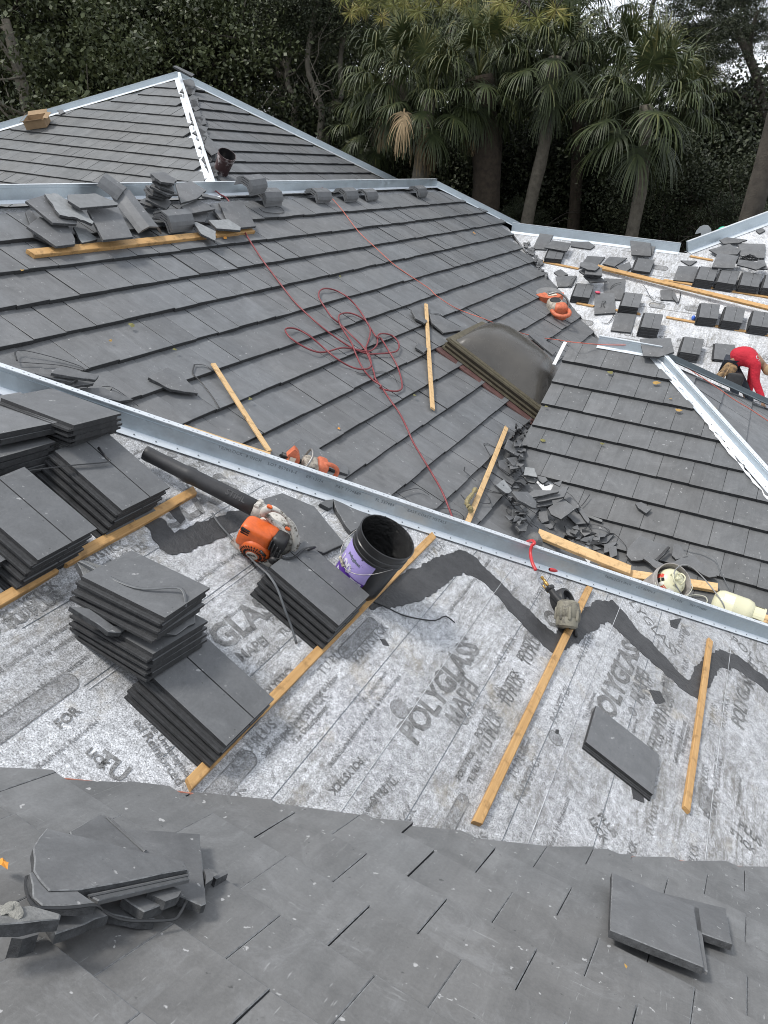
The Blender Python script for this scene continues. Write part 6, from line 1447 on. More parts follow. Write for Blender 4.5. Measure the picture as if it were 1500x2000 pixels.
for i, (pl_, x, y, r, mi, lab) in enumerate(((PF, 5, 1686, .022, 2, 'orange leaf at the left edge of the near slope'), (PF, 254, 1709, .006, 2, 'tiny orange crumb on the largest broken tile'), (PF, 1222, 1888, .007, 0, 'tiny yellow crumb at the bottom middle'),
    (PR, 1060, 860, .035, 1, 'olive leaf near the left edge of the right slope'), (PR, 1176, 867, .03, 1, 'olive leaf beside the third tile row of the right slope'), (PR, 1190, 727, .045, 1, 'long olive leaf under the first tile row'), (PR, 1066, 794, .025, 1, 'small olive leaf at the rake of the right slope'),
    (PR, 1281, 748, .05, 0, 'tan leaf cluster on the upper right slope'), (PR, 1325, 802, .05, 0, 'tan leaf litter under the second tile row'), (PR, 1310, 779, .02, 0, 'small tan leaf on the upper right slope'), (PR2, 1397, 797, .03, 0, 'tan leaf on the hip end slope'),
    (PM, 104, 451, .0, 0, ''), (PM, 440, 465, .05, 2, 'orange crumbs below the thick board end'), (PM, 43, 528, .02, 0, 'yellow crumb on the tiles left of the board'), (PM, 216, 665, .02, 0, 'yellow crumb in the middle left of the big slope'), (PM, 662, 837, .02, 2, 'orange crumb right of the pale wood strips'),
    (PM, 256, 635, .04, 1, 'olive leaf caught under a tile edge'), (PM, 341, 683, .03, 1, 'small leaf caught under a lower tile edge'), (PM, 664, 540, .03, 1, 'grey leaf above the hose coil'), (PM, 488, 780, .03, 1, 'small leaf beside the pale wood strip'), (PM, 810, 772, .03, 1, 'round leaf left of the upright wood strip'), (PM, 926, 455, .05, 2, 'reddish scrap near the far hip'))):
    if r > 0: leaf(pl_, x, y, r, mi, lab, 40+i, .035)
tan = MB(); Rt = random.Random(6)
P_ = [PM.px(*f9(a, b), .1) for a, b in ((140, 780), (110, 830), (70, 880), (60, 920), (90, 960), (100, 990))]; tan.tube(catm(P_, 5), [.02+Rt.uniform(-.01, .012) for _ in range(26)], 6); tag(tan.build('twine', simple('dry_twine', (.25, .21, .11), .9, 0, .3, 40, .004)), 'knotted dry twine wrapped at the foot of the wood strip', 'twine')
lump('strap_knot', PM.px(1045, 1056, .18), .075, grimy('dirty_knot', (.10, .10, .10), (.3, .26, .2), .6, .7, 40), 'grey knot of strap ends at the tip of the rough board', 'strap', 6, 20, (1, .9, 1), amp=.3)
# ================================================================== worker
def skin(name, verts, edges, radii, mat_, parent, root=0, sub=2, loc=(0, 0, 0)):
    me = bpy.data.meshes.new(name); me.from_pydata([tuple(v) for v in verts], edges, []); me.materials.append(mat_)
    o = bpy.data.objects.new(name, me); link(o, parent); sk = o.modifiers.new('s', 'SKIN'); sk.use_smooth_shade = True
    for i, r in enumerate(radii): 
        sv = me.skin_vertices[0].data[i]; sv.radius = (r, r) if not isinstance(r, tuple) else r; sv.use_root = (i == root)
    if sub: m = o.modifiers.new('d', 'SUBSURF'); m.levels = m.render_levels = 2
    dg = bpy.context.evaluated_depsgraph_get(); m2 = bpy.data.meshes.new_from_object(o.evaluated_get(dg)); o.modifiers.clear(); o.data = m2
    for p in m2.polygons: p.use_smooth = True
    return o
YW = 12.95
def W(x, y, dy=0): return atY(x, y, YW+dy)
hip_ = W(1424, 706); sho = W(1478, 706); 
fl1, fl2 = W(1436, 776, -.1), W(1468, 786, .12)
fl1.z = PD.z(0, fl1.y)+.05; fl2.z = PD.z(0, fl2.y)+.05
base = Vector((hip_.x+.1, YW, PD.z(0, YW)))
pr = empty('person', base, 'worker in red long sleeve shirt and dark jeans bending over the far white slope', 'person')
rel = lambda p: Vector(p)-base
C_SKIN = simple('skin', (.26, .15, .09), .6, 0, .1, 20, 0); C_SHIRT = simple('red_shirt', (.48, .012, .03), .8, 0, .25, 1.6, .05); C_JEAN = simple('dark_jeans', (.025, .032, .045), .85, 0, .35, 14, .004)
spine = [hip_, hip_.lerp(sho, .33)+UP*.09, hip_.lerp(sho, .68)+UP*.08, sho]
neck = sho + Vector((.09, -.02, -.03)); head = sho + Vector((.20, -.02, -.12))
ls, rs = sho + Vector((0, -.17, -.04)), sho + Vector((-.02, .17, -.04))
le, lw_ = W(1482, 745, -.17), W(1491, 783, -.2)
le.x = ls.x+.05
re_, rw = rs + Vector((.02, .02, -.28)), rs + Vector((.05, -.02, -.50))
lh, rh = hip_ + Vector((.03, -.09, -.05)), hip_ + Vector((.03, .09, -.05))
lk, rk_ = lh + Vector((.16, -.02, -.30)), rh + Vector((.26, .0, -.28))
V = [hip_, spine[1], spine[2], sho, neck, head, ls, le, lw_, rs, re_, rw, lh, lk, fl1, rh, rk_, fl2]
E_ = [(0, 1), (1, 2), (2, 3), (3, 4), (4, 5), (3, 6), (6, 7), (7, 8), (3, 9), (9, 10), (10, 11), (0, 12), (12, 13), (13, 14), (0, 15), (15, 16), (16, 17)]
Rd = [.12, .12, .13, .11, .055, .075, .06, .042, .03, .06, .042, .03, .085, .06, .04, .085, .06, .04]
V = [rel(v) for v in V]
skin('body', V, E_, Rd, C_SKIN, pr)
sv = [V[0].lerp(V[1], .15), V[1], V[2], V[3], V[6], V[7], V[8].lerp(V[7], .06), V[9], V[10], V[11]]
shirt = skin('shirt', sv, [(0, 1), (1, 2), (2, 3), (3, 4), (4, 5), (5, 6), (3, 7), (7, 8), (8, 9)], [.15, .175, .175, .13, .085, .066, .048, .085, .066, .048], C_SHIRT, pr, 0)
jv = [V[0], V[12], V[13], V[14]+Vector((0, 0, .07)), V[15], V[16], V[17]+Vector((0, 0, .07))]
skin('jeans', jv, [(0, 1), (1, 2), (2, 3), (0, 4), (4, 5), (5, 6)], [.14, .10, .075, .058, .10, .075, .058], C_JEAN, pr)
for f_ in (fl1, fl2):
    q = MB(); sell(q, rel(f_)+Vector((.05, 0, .01)), (.28, .10, .09), None, .6); q.build('shoe', C_BLKP, pr, smooth=True)
q = MB(); sell(q, rel(head)+Vector((.02, 0, .03)), (.22, .19, .17), None, .85, 20, 14); q.box(rel(head)+Vector((.13, 0, .0)), (.10, .16, .012), Matrix.Rotation(.5, 3, 'Y')); q.build('cap', simple('tan_cap', (.30, .22, .12), .85, 0, .2, 12, .003), pr, smooth=True)
q = MB(); sell(q, rel(head)+Vector((.085, 0, -.03)), (.045, .035, .05), None, .9); 
q.build('nose', C_SKIN, pr, smooth=True)
q = MB()
for s_ in (-1, 1): sell(q, rel(head)+Vector((.07, .035*s_, .0)), (.02, .02, .014), None, .9)
q.build('eye', M_DARK, pr, smooth=True)
# hands
for wv, sgn in ((lw_, 1), (rw, -1)):
    hv = [rel(wv), rel(wv)+Vector((.01, 0, -.05))]; he = [(0, 1)]; hr = [.026, .034]
    for k in range(4):
        b_0 = len(hv); o_ = Vector((.012*(k-1.5), .016*(k-1.5), -.095-.006*(1 if k in (1, 2) else 0))); hv += [hv[1]+Vector((o_.x, o_.y, -.045)), hv[1]+o_+Vector((.015, 0, 0))]; he += [(1, b_0), (b_0, b_0+1)]; hr += [.010, .008]
    b_0 = len(hv); hv += [hv[1]+Vector((.03, .01*sgn, -.02)), hv[1]+Vector((.045, .012*sgn, -.05))]; he += [(1, b_0), (b_0, b_0+1)]; hr += [.011, .009]
    skin('hand', hv, he, hr, C_SKIN, pr, 0, 1)
# tool belt pouch
q = MB(); pw = rel(W(1424, 722, -.18)); sell(q, pw, (.20, .12, .20), Matrix.Rotation(.35, 3, 'Y'), .5); sell(q, pw+Vector((-.08, -.03, -.08)), (.08, .08, .14), Matrix.Rotation(.7, 3, 'Y'), .5); q.tube([pw+Vector((-.1, 0, -.02)), pw+Vector((-.18, -.02, -.16))], .012, 6); q.tube([pw+Vector((.0, -.05, .05)), pw+Vector((-.05, -.07, -.14))], .014, 6)
q.build('tool_pouch', grimy('leather_pouch', (.30, .19, .09), (.08, .05, .03), .45, .6, 20), pr, smooth=True)
q = MB(); pb = rel(W(1434, 742, -.2)); sell(q, pb, (.26, .1, .24), None, .45); q.build('holster', C_BLKP, pr, smooth=True)
xq = (W(1497, 712)-W(1477, 698)).normalized(); zq = (CF*-1); tq = text_on('OISU', .085, Matrix.Identity(4), shirt, simple('white_print', (.75, .75, .75), .7, 0, .1, 30, 0), bold=.002)
sp_ = rel(W(1486, 704)); 
from mathutils.bvhtree import BVHTree
bv = BVHTree.FromPolygons([v.co for v in shirt.data.vertices], [list(p.vertices) for p in shirt.data.polygons])
xx = Vector((.75, 0, -.55)).normalized(); vd = (W(1486, 706)).normalized(); zz = (-vd - xx*(-vd).dot(xx)).normalized(); yy = zz.cross(xx)
for v in tq.data.vertices:
    p = rel(W(1486, 703)) + xx*v.co.x + yy*v.co.y; hit = bv.ray_cast(p-vd*2, vd)
    v.co = (hit[0]-vd*.008) if hit[0] is not None else p
# ================================================================== trees
import numpy as np
def far(x, y, dist):
    d = CR*((x-750)/FPX) - CU*((y-1000)/FPX) + CF
    return d*(dist/math.hypot(d.x, d.y))
def leafmat(name, cols, rough=.5, spec=.5, sc=.35):
    m, nt, b = newmat(name); at = N(nt, 'Attribute', attribute_name='tv')
    c = ramp(nt, at.outputs['Fac'], [(i/(len(cols)-1), cc) for i, cc in enumerate(cols)])
    nt.links.new(c, b.inputs['Base Color']); b.inputs['Roughness'].default_value = rough; b.inputs['Specular IOR Level'].default_value = spec
    return m
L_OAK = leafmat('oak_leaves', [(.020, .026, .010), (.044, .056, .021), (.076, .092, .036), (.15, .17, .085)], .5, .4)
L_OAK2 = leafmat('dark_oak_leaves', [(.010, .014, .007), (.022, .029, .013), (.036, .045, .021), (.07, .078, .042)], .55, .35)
L_PALM = leafmat('palm_fronds', [(.010, .015, .006), (.028, .038, .014), (.055, .072, .026), (.17, .16, .06)], .5, .35)
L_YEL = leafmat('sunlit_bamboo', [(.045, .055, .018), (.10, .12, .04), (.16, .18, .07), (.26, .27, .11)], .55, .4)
L_PINE = leafmat('pine_needles', [(.06, .065, .018), (.13, .14, .035), (.22, .22, .05), (.34, .25, .09)], .55, .4)
L_DRY = leafmat('dry_fronds', [(.05, .04, .025), (.12, .09, .05), (.22, .16, .09), (.38, .28, .16)], .7, .3)
BARK = simple('dark_bark', (.055, .047, .038), .95, 0, .35, 5, .03)
BARKL = simple('pale_bark', (.15, .135, .11), .95, 0, .3, 6, .02)
BARKP = simple('palm_bark', (.13, .115, .09), .95, 0, .35, 9, .03)
BARKB = simple('brown_palm_bark', (.055, .042, .03), .95, 0, .4, 9, .05)
def quads(name, P, D, Nn_, ln, wd, tv, mat_, parent=None, loc=(0, 0, 0)):
    """P centres, D long direction, N_ side direction, arrays (n,3)"""
    n = len(P); a = D*ln[:, None]*.5; b = Nn_*wd[:, None]*.5
    V = np.stack([P-a, P+b, P+a, P-b], 1).reshape(-1, 3)
    me = bpy.data.meshes.new(name); me.vertices.add(4*n); me.vertices.foreach_set('co', V.astype(np.float32).ravel())
    me.loops.add(4*n); me.loops.foreach_set('vertex_index', np.arange(4*n, dtype=np.int32)); me.polygons.add(n)
    me.polygons.foreach_set('loop_start', np.arange(0, 4*n, 4, dtype=np.int32)); me.polygons.foreach_set('loop_total', np.full(n, 4, dtype=np.int32))
    at = me.attributes.new('tv', 'FLOAT', 'FACE'); at.data.foreach_set('value', np.clip(tv, 0, 1).astype(np.float32))
    me.materials.append(mat_); me.update(calc_edges=True); return me
def unit(a): return a/np.maximum(1e-9, np.linalg.norm(a, axis=1))[:, None]
def crown_mesh(name, seed, rx, ry, rz, nclump, nleaf, spread, ln, mat_, shell=.55, droop=0.):
    r = np.random.default_rng(seed)
    d = unit(r.normal(size=(nclump, 3))); rad = r.uniform(shell, 1, nclump)**.6
    lob = unit(r.normal(size=(9, 3))); d = unit(d + .55*lob[r.integers(0, 9, nclump)])      # big lobes with hollows between
    C_ = d*rad[:, None]*np.array([rx, ry, rz])*(1+.18*r.normal(size=(nclump, 1)))
    sp = spread*r.uniform(.55, 1.3, nclump); tvc = r.uniform(.15, .75, nclump)
    idx = np.repeat(np.arange(nclump), nleaf); n = len(idx)
    off = r.normal(size=(n, 3))*sp[idx][:, None]*np.array([1, 1, .6]); P = C_[idx]+off
    D = unit(r.normal(size=(n, 3))+np.array([0, 0, -droop])); S_ = unit(np.cross(D, r.normal(size=(n, 3))))
    L = ln*r.uniform(.6, 1.4, n); tv = tvc[idx] + r.normal(size=n)*.16
    return quads(name, P, D, S_, L, L*r.uniform(.45, .7, n), tv, mat_)
def place(name, label, cat, base, parts, group=None):
    root = empty(name, base, label, cat, group)
    for nm, me, M_ in parts:
        o = bpy.data.objects.new(nm, me); link(o, root); o.matrix_local = M_
    return root
def trunk_mesh(pts, radii, mat_, n=9, name='trunk', branches=0, seed=0, blen=2.5, k=4):
    mb = MB(); Q = catm([Vector(p) for p in pts], k); R = random.Random(seed)
    rr_ = [radii[0]+(radii[1]-radii[0])*i/(len(Q)-1) for i in range(len(Q))]; rr_ = [a*(1+R.uniform(-.07, .07)) for a in rr_]
    mb.tube(Q, rr_, n)
    for b in range(branches):
        s = Q[int(len(Q)*R.uniform(.3, .98))]; d = Vector((R.gauss(0, 1), R.gauss(0, 1), R.uniform(.0, 1.1))).normalized(); P = [s]
        L = blen*R.uniform(.5, 1.3)
        for j in range(5): d = (d+Vector((R.gauss(0, .28), R.gauss(0, .28), R.gauss(.05, .2)))).normalized(); P.append(P[-1]+d*L/5)
        r0 = radii[1]*R.uniform(.35, .7); mb.tube(catm(P, 2), [r0*(1-.8*i/10) for i in range(11)], 6)
        for q in range(2):
            s2 = P[R.choice((2, 3, 4))]; d2 = (d+Vector((R.gauss(0, .6), R.gauss(0, .6), R.gauss(0, .5)))).normalized()
            mb.tube([s2, s2+d2*L*.25, s2+d2*L*.5+Vector((0, 0, R.gauss(0, .1)))], [r0*.5, r0*.35, r0*.12], 5)
    return mb.mesh(name, mat_, smooth=True)
I4 = Matrix.Identity(4)
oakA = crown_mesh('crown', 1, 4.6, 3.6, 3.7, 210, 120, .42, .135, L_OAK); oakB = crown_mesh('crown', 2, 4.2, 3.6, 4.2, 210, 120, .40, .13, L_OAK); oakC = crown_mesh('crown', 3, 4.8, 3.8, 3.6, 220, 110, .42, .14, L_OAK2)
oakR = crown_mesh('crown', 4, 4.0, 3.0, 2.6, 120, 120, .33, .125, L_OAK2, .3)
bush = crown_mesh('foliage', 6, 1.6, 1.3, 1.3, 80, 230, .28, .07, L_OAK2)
yel = crown_mesh('foliage', 7, 1.5, 1.2, 1.7, 60, 90, .32, .20, L_YEL, .3, 1.2)
GO = 'oaks behind the house'
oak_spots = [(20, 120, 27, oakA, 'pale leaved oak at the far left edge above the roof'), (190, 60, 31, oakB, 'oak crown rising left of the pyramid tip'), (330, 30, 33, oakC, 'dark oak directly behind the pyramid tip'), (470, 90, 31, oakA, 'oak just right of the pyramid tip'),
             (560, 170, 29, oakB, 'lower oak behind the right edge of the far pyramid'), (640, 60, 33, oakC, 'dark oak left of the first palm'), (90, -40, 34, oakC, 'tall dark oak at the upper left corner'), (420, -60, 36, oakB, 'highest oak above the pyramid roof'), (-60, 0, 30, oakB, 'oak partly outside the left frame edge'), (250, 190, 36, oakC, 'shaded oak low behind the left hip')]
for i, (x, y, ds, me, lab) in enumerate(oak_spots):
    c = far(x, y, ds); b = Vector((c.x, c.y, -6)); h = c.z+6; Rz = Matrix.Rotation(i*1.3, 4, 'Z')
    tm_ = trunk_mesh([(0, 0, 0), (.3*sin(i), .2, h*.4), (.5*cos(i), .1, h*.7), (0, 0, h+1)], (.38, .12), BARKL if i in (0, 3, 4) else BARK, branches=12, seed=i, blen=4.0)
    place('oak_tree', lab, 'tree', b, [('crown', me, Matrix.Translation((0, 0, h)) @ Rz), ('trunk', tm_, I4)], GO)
# bare pale stems seen between oaks and palms
for i, (x0, y0, x1, y1, ds) in enumerate(((600, 120, 625, 290, 26), (560, 150, 575, 240, 27), (665, 110, 640, 260, 26.5))):
    a, b = far(x1, y1, ds), far(x0, y0, ds); base = Vector((a.x, a.y, -6))
    tm_ = trunk_mesh([(0, 0, 0), a-base, (b-base).lerp(a-base, .5)+Vector((.25, 0, 0)), b-base, (b-base)+Vector((.4, 0, 2.0))], (.13, .06), BARKL, branches=7, seed=40+i, blen=1.8)
    place('slender_tree', ('slender pale stem right of the far pyramid edge', 'thin bare stem left of the slender pale one', 'slender stem closest to the palms')[i], 'tree', base, [('trunk', tm_, I4), ('foliage', bush, Matrix.Translation((b-base)+Vector((.3, 0, 1.5))) @ Matrix.Scale(.8, 4))], 'slender stems beside the palms')
# ---- fan palms
def frond(L, az, el, R, rows, seglen=.95, nseg=40, plen=.9, dead=False, tvb=.5):
    d = Vector((cos(az)*cos(el), sin(az)*cos(el), sin(el))); side = Vector((-sin(az), cos(az), 0)); up = side.cross(d)*-1
    if up.z < 0: up = -up
    P = [Vector((0, 0, 0))]; dd = d.copy()
    for j in range(4): dd = (dd + Vector((0, 0, -.10 if not dead else -.3))).normalized(); P.append(P[-1]+dd*plen/4)
    for j in range(4): L.append((P[j], P[j+1], side, .022, tvb+.15))
    o = P[-1]; up = side.cross(dd); up = -up if up.z < 0 else up
    for s in range(nseg):
        t = (s/(nseg-1)-.5)*2; a = t*radians(125); sl = seglen*(1-.35*abs(t))*R.uniform(.85, 1.1)
        sd = (dd*cos(a)*.95 + side*sin(a) + up*.22*(1-abs(t))).normalized(); fold = (side*cos(a) - dd*sin(a)).normalized()
        org = o + dd*(.28*max(0, cos(a)))*.6; q0 = org; dirn = sd.copy(); dr = R.uniform(.07, .34)*(2.6 if dead else 1); w0 = .021
        tv = tvb + R.gauss(0, .13) + .12*(1-abs(t))
        for j in range(5):
            dirn = (dirn + Vector((0, 0, -dr*(.5+j*.75)))).normalized(); q1 = q0+dirn*sl/5
            L.append((q0, q1, fold, w0*(1-.16*j), tv)); q0 = q1
def palm_crown(seed, nf=36, seglen=.95, plen=.95, spread=(-68, 85), mat_=L_PALM, deadn=4, name='crown'):
    R = random.Random(seed); L = []
    for i in range(nf):
        el = radians(spread[0]+(spread[1]-spread[0])*(i/(nf-1))**.85 + R.uniform(-8, 8)); frond(L, i*2.399+R.uniform(-.3, .3), el, R, None, seglen*R.uniform(.85, 1.1), 40, plen*R.uniform(.8, 1.15), tvb=.30+.35*i/nf*R.uniform(.6, 1.4))
    mb = MB(); 
    for a, b, sd, w_, tv in L:
        d = sd*w_; mb.v += [tuple(a-d), tuple(b-d*.85), tuple(b+d*.85), tuple(a+d)]; k = len(mb.v); mb.f.append((k-4, k-3, k-2, k-1)); mb.t.append(min(1, max(0, tv))); mb.m.append(0)
    return mb.mesh(name, mat_)
def dead_crown(seed, nf=7, **k):
    R = random.Random(seed); L = []
    for i in range(nf): frond(L, R.uniform(0, 6.3), radians(R.uniform(-70, -45)), R, None, .9, 34, .6, True, .45)
    mb = MB()
    for a, b, sd, w_, tv in L:
        d = sd*w_; mb.v += [tuple(a-d), tuple(b-d*.85), tuple(b+d*.85), tuple(a+d)]; q = len(mb.v); mb.f.append((q-4, q-3, q-2, q-1)); mb.t.append(min(1, max(0, tv))); mb.m.append(0)
    return mb.mesh('dead_fronds', L_DRY)
pcs = [palm_crown(21), palm_crown(22, 40, 1.0, 1.05), palm_crown(23, 36, .95, 1.0, (-62, 88))]; dcs = [dead_crown(31), dead_crown(32, 5)]
GP = 'fan palms behind the far roof'
palms = [ # crown px, dist, foot px, trunk radius, bark, crown idx, scale, label
 (770, 150, 22.5, (826, 360), .17, BARKP, 0, 1.05, 'palm with a hanging dry frond, leftmost of the palms', True), (838, 190, 21.5, (815, 360), .15, BARKP, 1, .95, 'palm between the leftmost palm and the thick brown trunk', True),
 (935, 150, 22.0, (948, 400), .34, BARKB, 1, 1.05, 'palm on the thickest dark brown trunk', True), (965, 60, 25.0, (960, 420), .18, BARKB, 2, 1.1, 'tall palm above the thick brown trunk', False), (1085, 110, 21.5, (1028, 440), .15, BARKP, 0, 1.05, 'palm on the thin trunk leaning left', False),
 (1125, 45, 24.5, (1120, 440), .16, BARKB, 1, 1.1, 'high palm left of the sky gap', False), (1262, 205, 20.0, (1232, 470), .135, BARKP, 2, 1.12, 'palm with the pale curved trunk in front of the others', False), (1215, 130, 24.0, (1225, 440), .15, BARKB, 0, 1.0, 'upper palm behind the pale curved trunk', False),
 (1340, 215, 24.5, (1345, 470), .15, BARKB, 1, .8, 'small palm beside the right hand oak', False), (730, 250, 24.0, (735, 360), .14, BARKB, 2, .9, 'low palm just above the ridge channel end', False), (880, 60, 27, (885, 400), .15, BARKB, 0, 1.1, 'shaded palm at the top under the pine', False)]
for i, (x, y, ds, ft_px, rad, bk, ci, sc_, lab, dead) in enumerate(palms):
    c = far(x, y, ds); f0 = far(ft_px[0], ft_px[1], ds); base = Vector((f0.x+(f0.x-c.x)*.4, f0.y+(f0.y-c.y)*.4, -6)); cl = c-base; fl_ = f0-base
    tm_ = trunk_mesh([(0, 0, 0), fl_, (fl_+cl)/2+Vector((.10, 0, 0)), cl], (rad*1.15, rad), bk, 12, k=6)
    parts = [('crown', pcs[ci], Matrix.Translation(cl) @ Matrix.Rotation(i*1.1, 4, 'Z') @ Matrix.Scale(sc_*.92, 4)), ('trunk', tm_, I4)]
    if dead: parts.append(('dead_fronds', dcs[i % 2], Matrix.Translation(cl-Vector((0, 0, .15))) @ Matrix.Rotation(i*.7, 4, 'Z')))
    place('palm_tree', lab, 'palm', base, parts, GP)
# one dry hanging frond that catches the eye
L = []; Rd_ = random.Random(5); cdr = far(790, 212, 20.3); frond(L, -1.6, radians(-78), Rd_, None, .85, 30, .1, True, .62); mb = MB()
for a, b, sd, w_, tv in L:
    d = sd*w_; mb.v += [tuple(a-d), tuple(b-d*.85), tuple(b+d*.85), tuple(a+d)]; q = len(mb.v); mb.f.append((q-4, q-3, q-2, q-1)); mb.t.append(min(1, tv)); mb.m.append(0)
df = mb.build('dry_frond', L_DRY); df.location = cdr; tag(df, 'single tan dead palm frond hanging in front of the left palms', 'palm frond')
# ---- right hand oak with sky between its leaves
c = far(1400, 95, 25); base = Vector((c.x+1.5, c.y, -6))
lm = MB()
def limb(pts, r0, r1, n=9): Q = catm([far(*p)-base for p in pts], 4); lm.tube(Q, [r0+(r1-r0)*i/(len(Q)-1) for i in range(len(Q))], n)
limb([(1290, 520, 24), (1340, 455, 24), (1420, 395, 24), (1530, 310, 24)], .45, .40, 12)
limb([(1560, 420, 25), (1520, 300, 25), (1490, 215, 25), (1478, 150, 25), (1440, 60, 25)], .20, .09); limb([(1496, 230, 25), (1450, 188, 25), (1380, 175, 25), (1330, 142, 25), (1300, 80, 25)], .10, .04); limb([(1560, 225, 25), (1500, 228, 25), (1430, 225, 25), (1340, 215, 24.5)], .10, .03)
limb([(1478, 150, 25), (1465, 90, 25), (1480, 20, 25)], .08, .04); limb([(1380, 175, 25), (1370, 120, 25), (1390, 50, 25)], .05, .02); limb([(1430, 225, 25), (1440, 260, 25), (1500, 250, 25)], .04, .02)
limb([(1300, 90, 26), (1270, 40, 26), (1290, -40, 26)], .08, .05)
rt = empty('oak_tree', base, 'big oak at the upper right with sky showing through its leaves', 'tree', GO); lm.build('trunk', BARK, rt, smooth=True)
for (x, y, ds, s_, me) in ((1355, 35, 26, .40, oakR), (1405, 15, 26, .40, oakR), (1330, 105, 25.5, .30, oakR), (1385, 125, 26, .25, oakR), (1462, 25, 26, .36, oakR), (1500, 62, 25, .20, oakR), (1425, 85, 25, .30, oakR), (1305, 165, 25, .2, oakR), (1350, 190, 26, .25, oakR), (1440, 245, 26, .24, oakR), (1500, 262, 26, .26, oakR)):
    o = bpy.data.objects.new('leaf_cluster', me); link(o, rt); o.location = far(x, y, ds)-base; o.scale = (s_,)*3; o.rotation_euler = (0, 0, x*.01)
# second oak, low right
for i, (x, y, ds, s_, me, lab) in enumerate(((1300, 395, 22.5, .95, bush, 'dark shrub between the pale palm trunk and the far hip channel'), (1370, 330, 25, 1.5, bush, 'large dark bush below the small right palm'), (1440, 290, 27, 1.5, bush, 'bush in front of the leaning oak trunk'), (1500, 400, 22.5, .9, bush, 'shrub at the right edge above the far hip channel'),
        (1180, 330, 27, 1.6, bush, 'dark bush between the two palm trunks'), (1100, 380, 27, 1.4, bush, 'low dark bush right of the thin leaning palm'), (990, 380, 27, 1.4, bush, 'dark bush behind the thick brown trunk'), (880, 330, 27, 1.6, bush, 'shaded bush under the middle palms'), (760, 320, 27, 1.6, bush, 'shaded bush above the ridge channel'),
        (1450, 440, 20.5, .5, bush, 'small shrub touching the far hip channel'), (1020, 432, 22, .35, bush, 'tiny bright bush by the end of the tiled ridge'), (660, 290, 28, 1.6, bush, 'dark bush low beside the slender stems'), (1240, 380, 28, 1.8, bush, 'dark thicket behind the pale palm trunk'), (1330, 430, 27, 1.6, bush, 'deep shaded thicket above the far ridge'))):
    cc = far(x, y, ds); b = Vector((cc.x, cc.y, -6)); hh_ = cc.z+6
    st_ = trunk_mesh([(0, 0, 0), (.1, 0, hh_*.5), (0, 0, hh_)], (.08, .04), BARK, 6, 'stem', 6, 60+i, 1.5)
    place('shrub', lab, 'shrub', b, [('foliage', me, Matrix.Translation((0, 0, hh_)) @ Matrix.Rotation(i, 4, 'Z') @ Matrix.Scale(s_, 4)), ('stem', st_, I4)], 'shrubs below the palms')
for i, (x, y, ds, s_, lab) in enumerate(((1035, 240, 30, 1.25, 'sunlit bamboo clump between the two leaning trunks'), (1010, 320, 29, .9, 'lower sunlit bamboo beside the thick brown trunk'), (1450, 340, 31, .9, 'yellow lit foliage behind the leaning oak trunk'), (1075, 200, 33, 1.2, 'pale bamboo foliage behind the thin leaning palm'), (1130, 290, 31, .8, 'small yellow lit clump right of the thin palm'), (1485, 430, 30, .8, 'yellow green foliage at the right edge'))):
    cc = far(x, y, ds); b = Vector((cc.x, cc.y, -6)); hh_ = cc.z+6
    st_ = trunk_mesh([(0, 0, 0), (.3, 0, hh_*.5), (0, .2, hh_)], (.05, .02), BARKP, 6, 'stem', 5, 80+i, 2.0)
    place('bamboo', lab, 'bamboo', b, [('foliage', yel, Matrix.Translation((0, 0, hh_)) @ Matrix.Rotation(i, 4, 'Z') @ Matrix.Scale(s_, 4)), ('stem', st_, I4)], 'sunlit bamboo behind the palms')
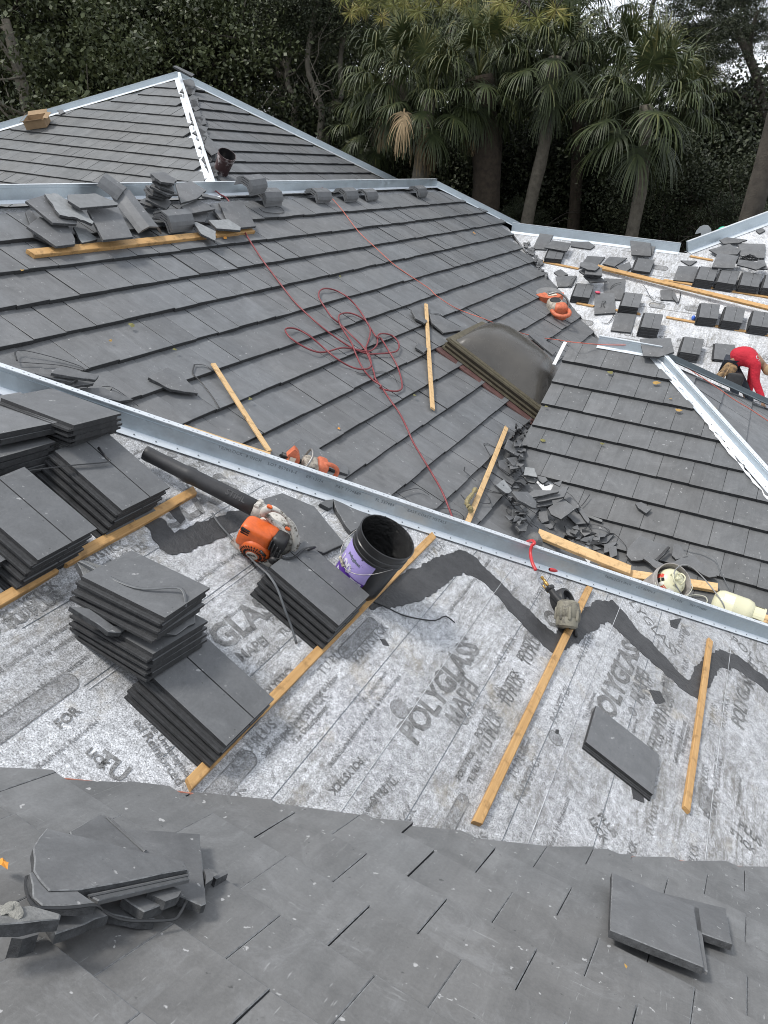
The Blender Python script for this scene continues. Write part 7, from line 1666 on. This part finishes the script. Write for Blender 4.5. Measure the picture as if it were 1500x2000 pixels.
# ---- pine boughs at the top
r = np.random.default_rng(9); base = far(880, -260, 17); base = Vector((base.x+6, base.y+3, -6)); P_ = []; D_ = []; T_ = []; wood = MB()
for k in range(62):
    x = r.uniform(640, 1130); y = r.uniform(-70, 34) + 12*sin(x*.02); ds = r.uniform(15.5, 19); c = far(x, y, ds)-base
    n = 90; d = unit(r.normal(size=(n, 3))*np.array([1, 1, .8])+np.array([0, 0, -.35])); L_ = r.uniform(.16, .30, n)
    P_.append(np.array(c)+d*L_[:, None]*.5); D_.append(np.hstack([d, L_[:, None]])); T_.append(np.clip(r.uniform(.25, .8)+r.normal(size=n)*.12, 0, 1))
    e = far(x+r.uniform(-60, 60), y-r.uniform(40, 90), ds)-base; wood.tube([c, c.lerp(e, .5)+Vector((0, 0, .05)), e], [.008, .014, .02], 5)
P_ = np.concatenate(P_); D_ = np.concatenate(D_); T_ = np.concatenate(T_); dd_ = D_[:, :3]; S_ = unit(np.cross(dd_, r.normal(size=dd_.shape)))
me = quads('needles', P_, dd_, S_, D_[:, 3], np.full(len(P_), .011), T_, L_PINE)
pt_ = empty('pine_tree', base, 'long needled yellow green pine boughs hanging in at the top centre', 'tree'); o = bpy.data.objects.new('needles', me); link(o, pt_)
for k in range(5): a = far(620+k*110, -60, 17.5)-base; b = far(760+k*110, -85, 17.5)-base; wood.tube([a, a.lerp(b, .5)+Vector((0, 0, .1)), b], .035, 6)
wood.build('branch', BARK, pt_, smooth=True)
tp2 = trunk_mesh([(0, 0, 0), (.2, 0, 6), (0, 0, 14)], (.28, .15), BARK, 10); o = bpy.data.objects.new('trunk', tp2); link(o, pt_)
# ---- far wood, one mass
r = np.random.default_rng(12); P_ = []; T_ = []
for k in range(900):
    x = r.uniform(-260, 1760); ds = r.uniform(36, 52)
    top = 10 if x < 1100 else 290 if x < 1560 else 250
    top = -120 if x < 1080 else top
    y = r.uniform(top, 470); c = np.array(far(x, y, ds)); n = 260
    P_.append(c+r.normal(size=(n, 3))*np.array([1.0, 1.0, .8])); T_.append(np.clip(r.uniform(.0, .45)+r.normal(size=n)*.12, 0, 1))
P_ = np.concatenate(P_); T_ = np.concatenate(T_); n = len(P_); dd_ = unit(r.normal(size=(n, 3))); S_ = unit(np.cross(dd_, r.normal(size=(n, 3)))); Ln_ = r.uniform(.13, .27, n)
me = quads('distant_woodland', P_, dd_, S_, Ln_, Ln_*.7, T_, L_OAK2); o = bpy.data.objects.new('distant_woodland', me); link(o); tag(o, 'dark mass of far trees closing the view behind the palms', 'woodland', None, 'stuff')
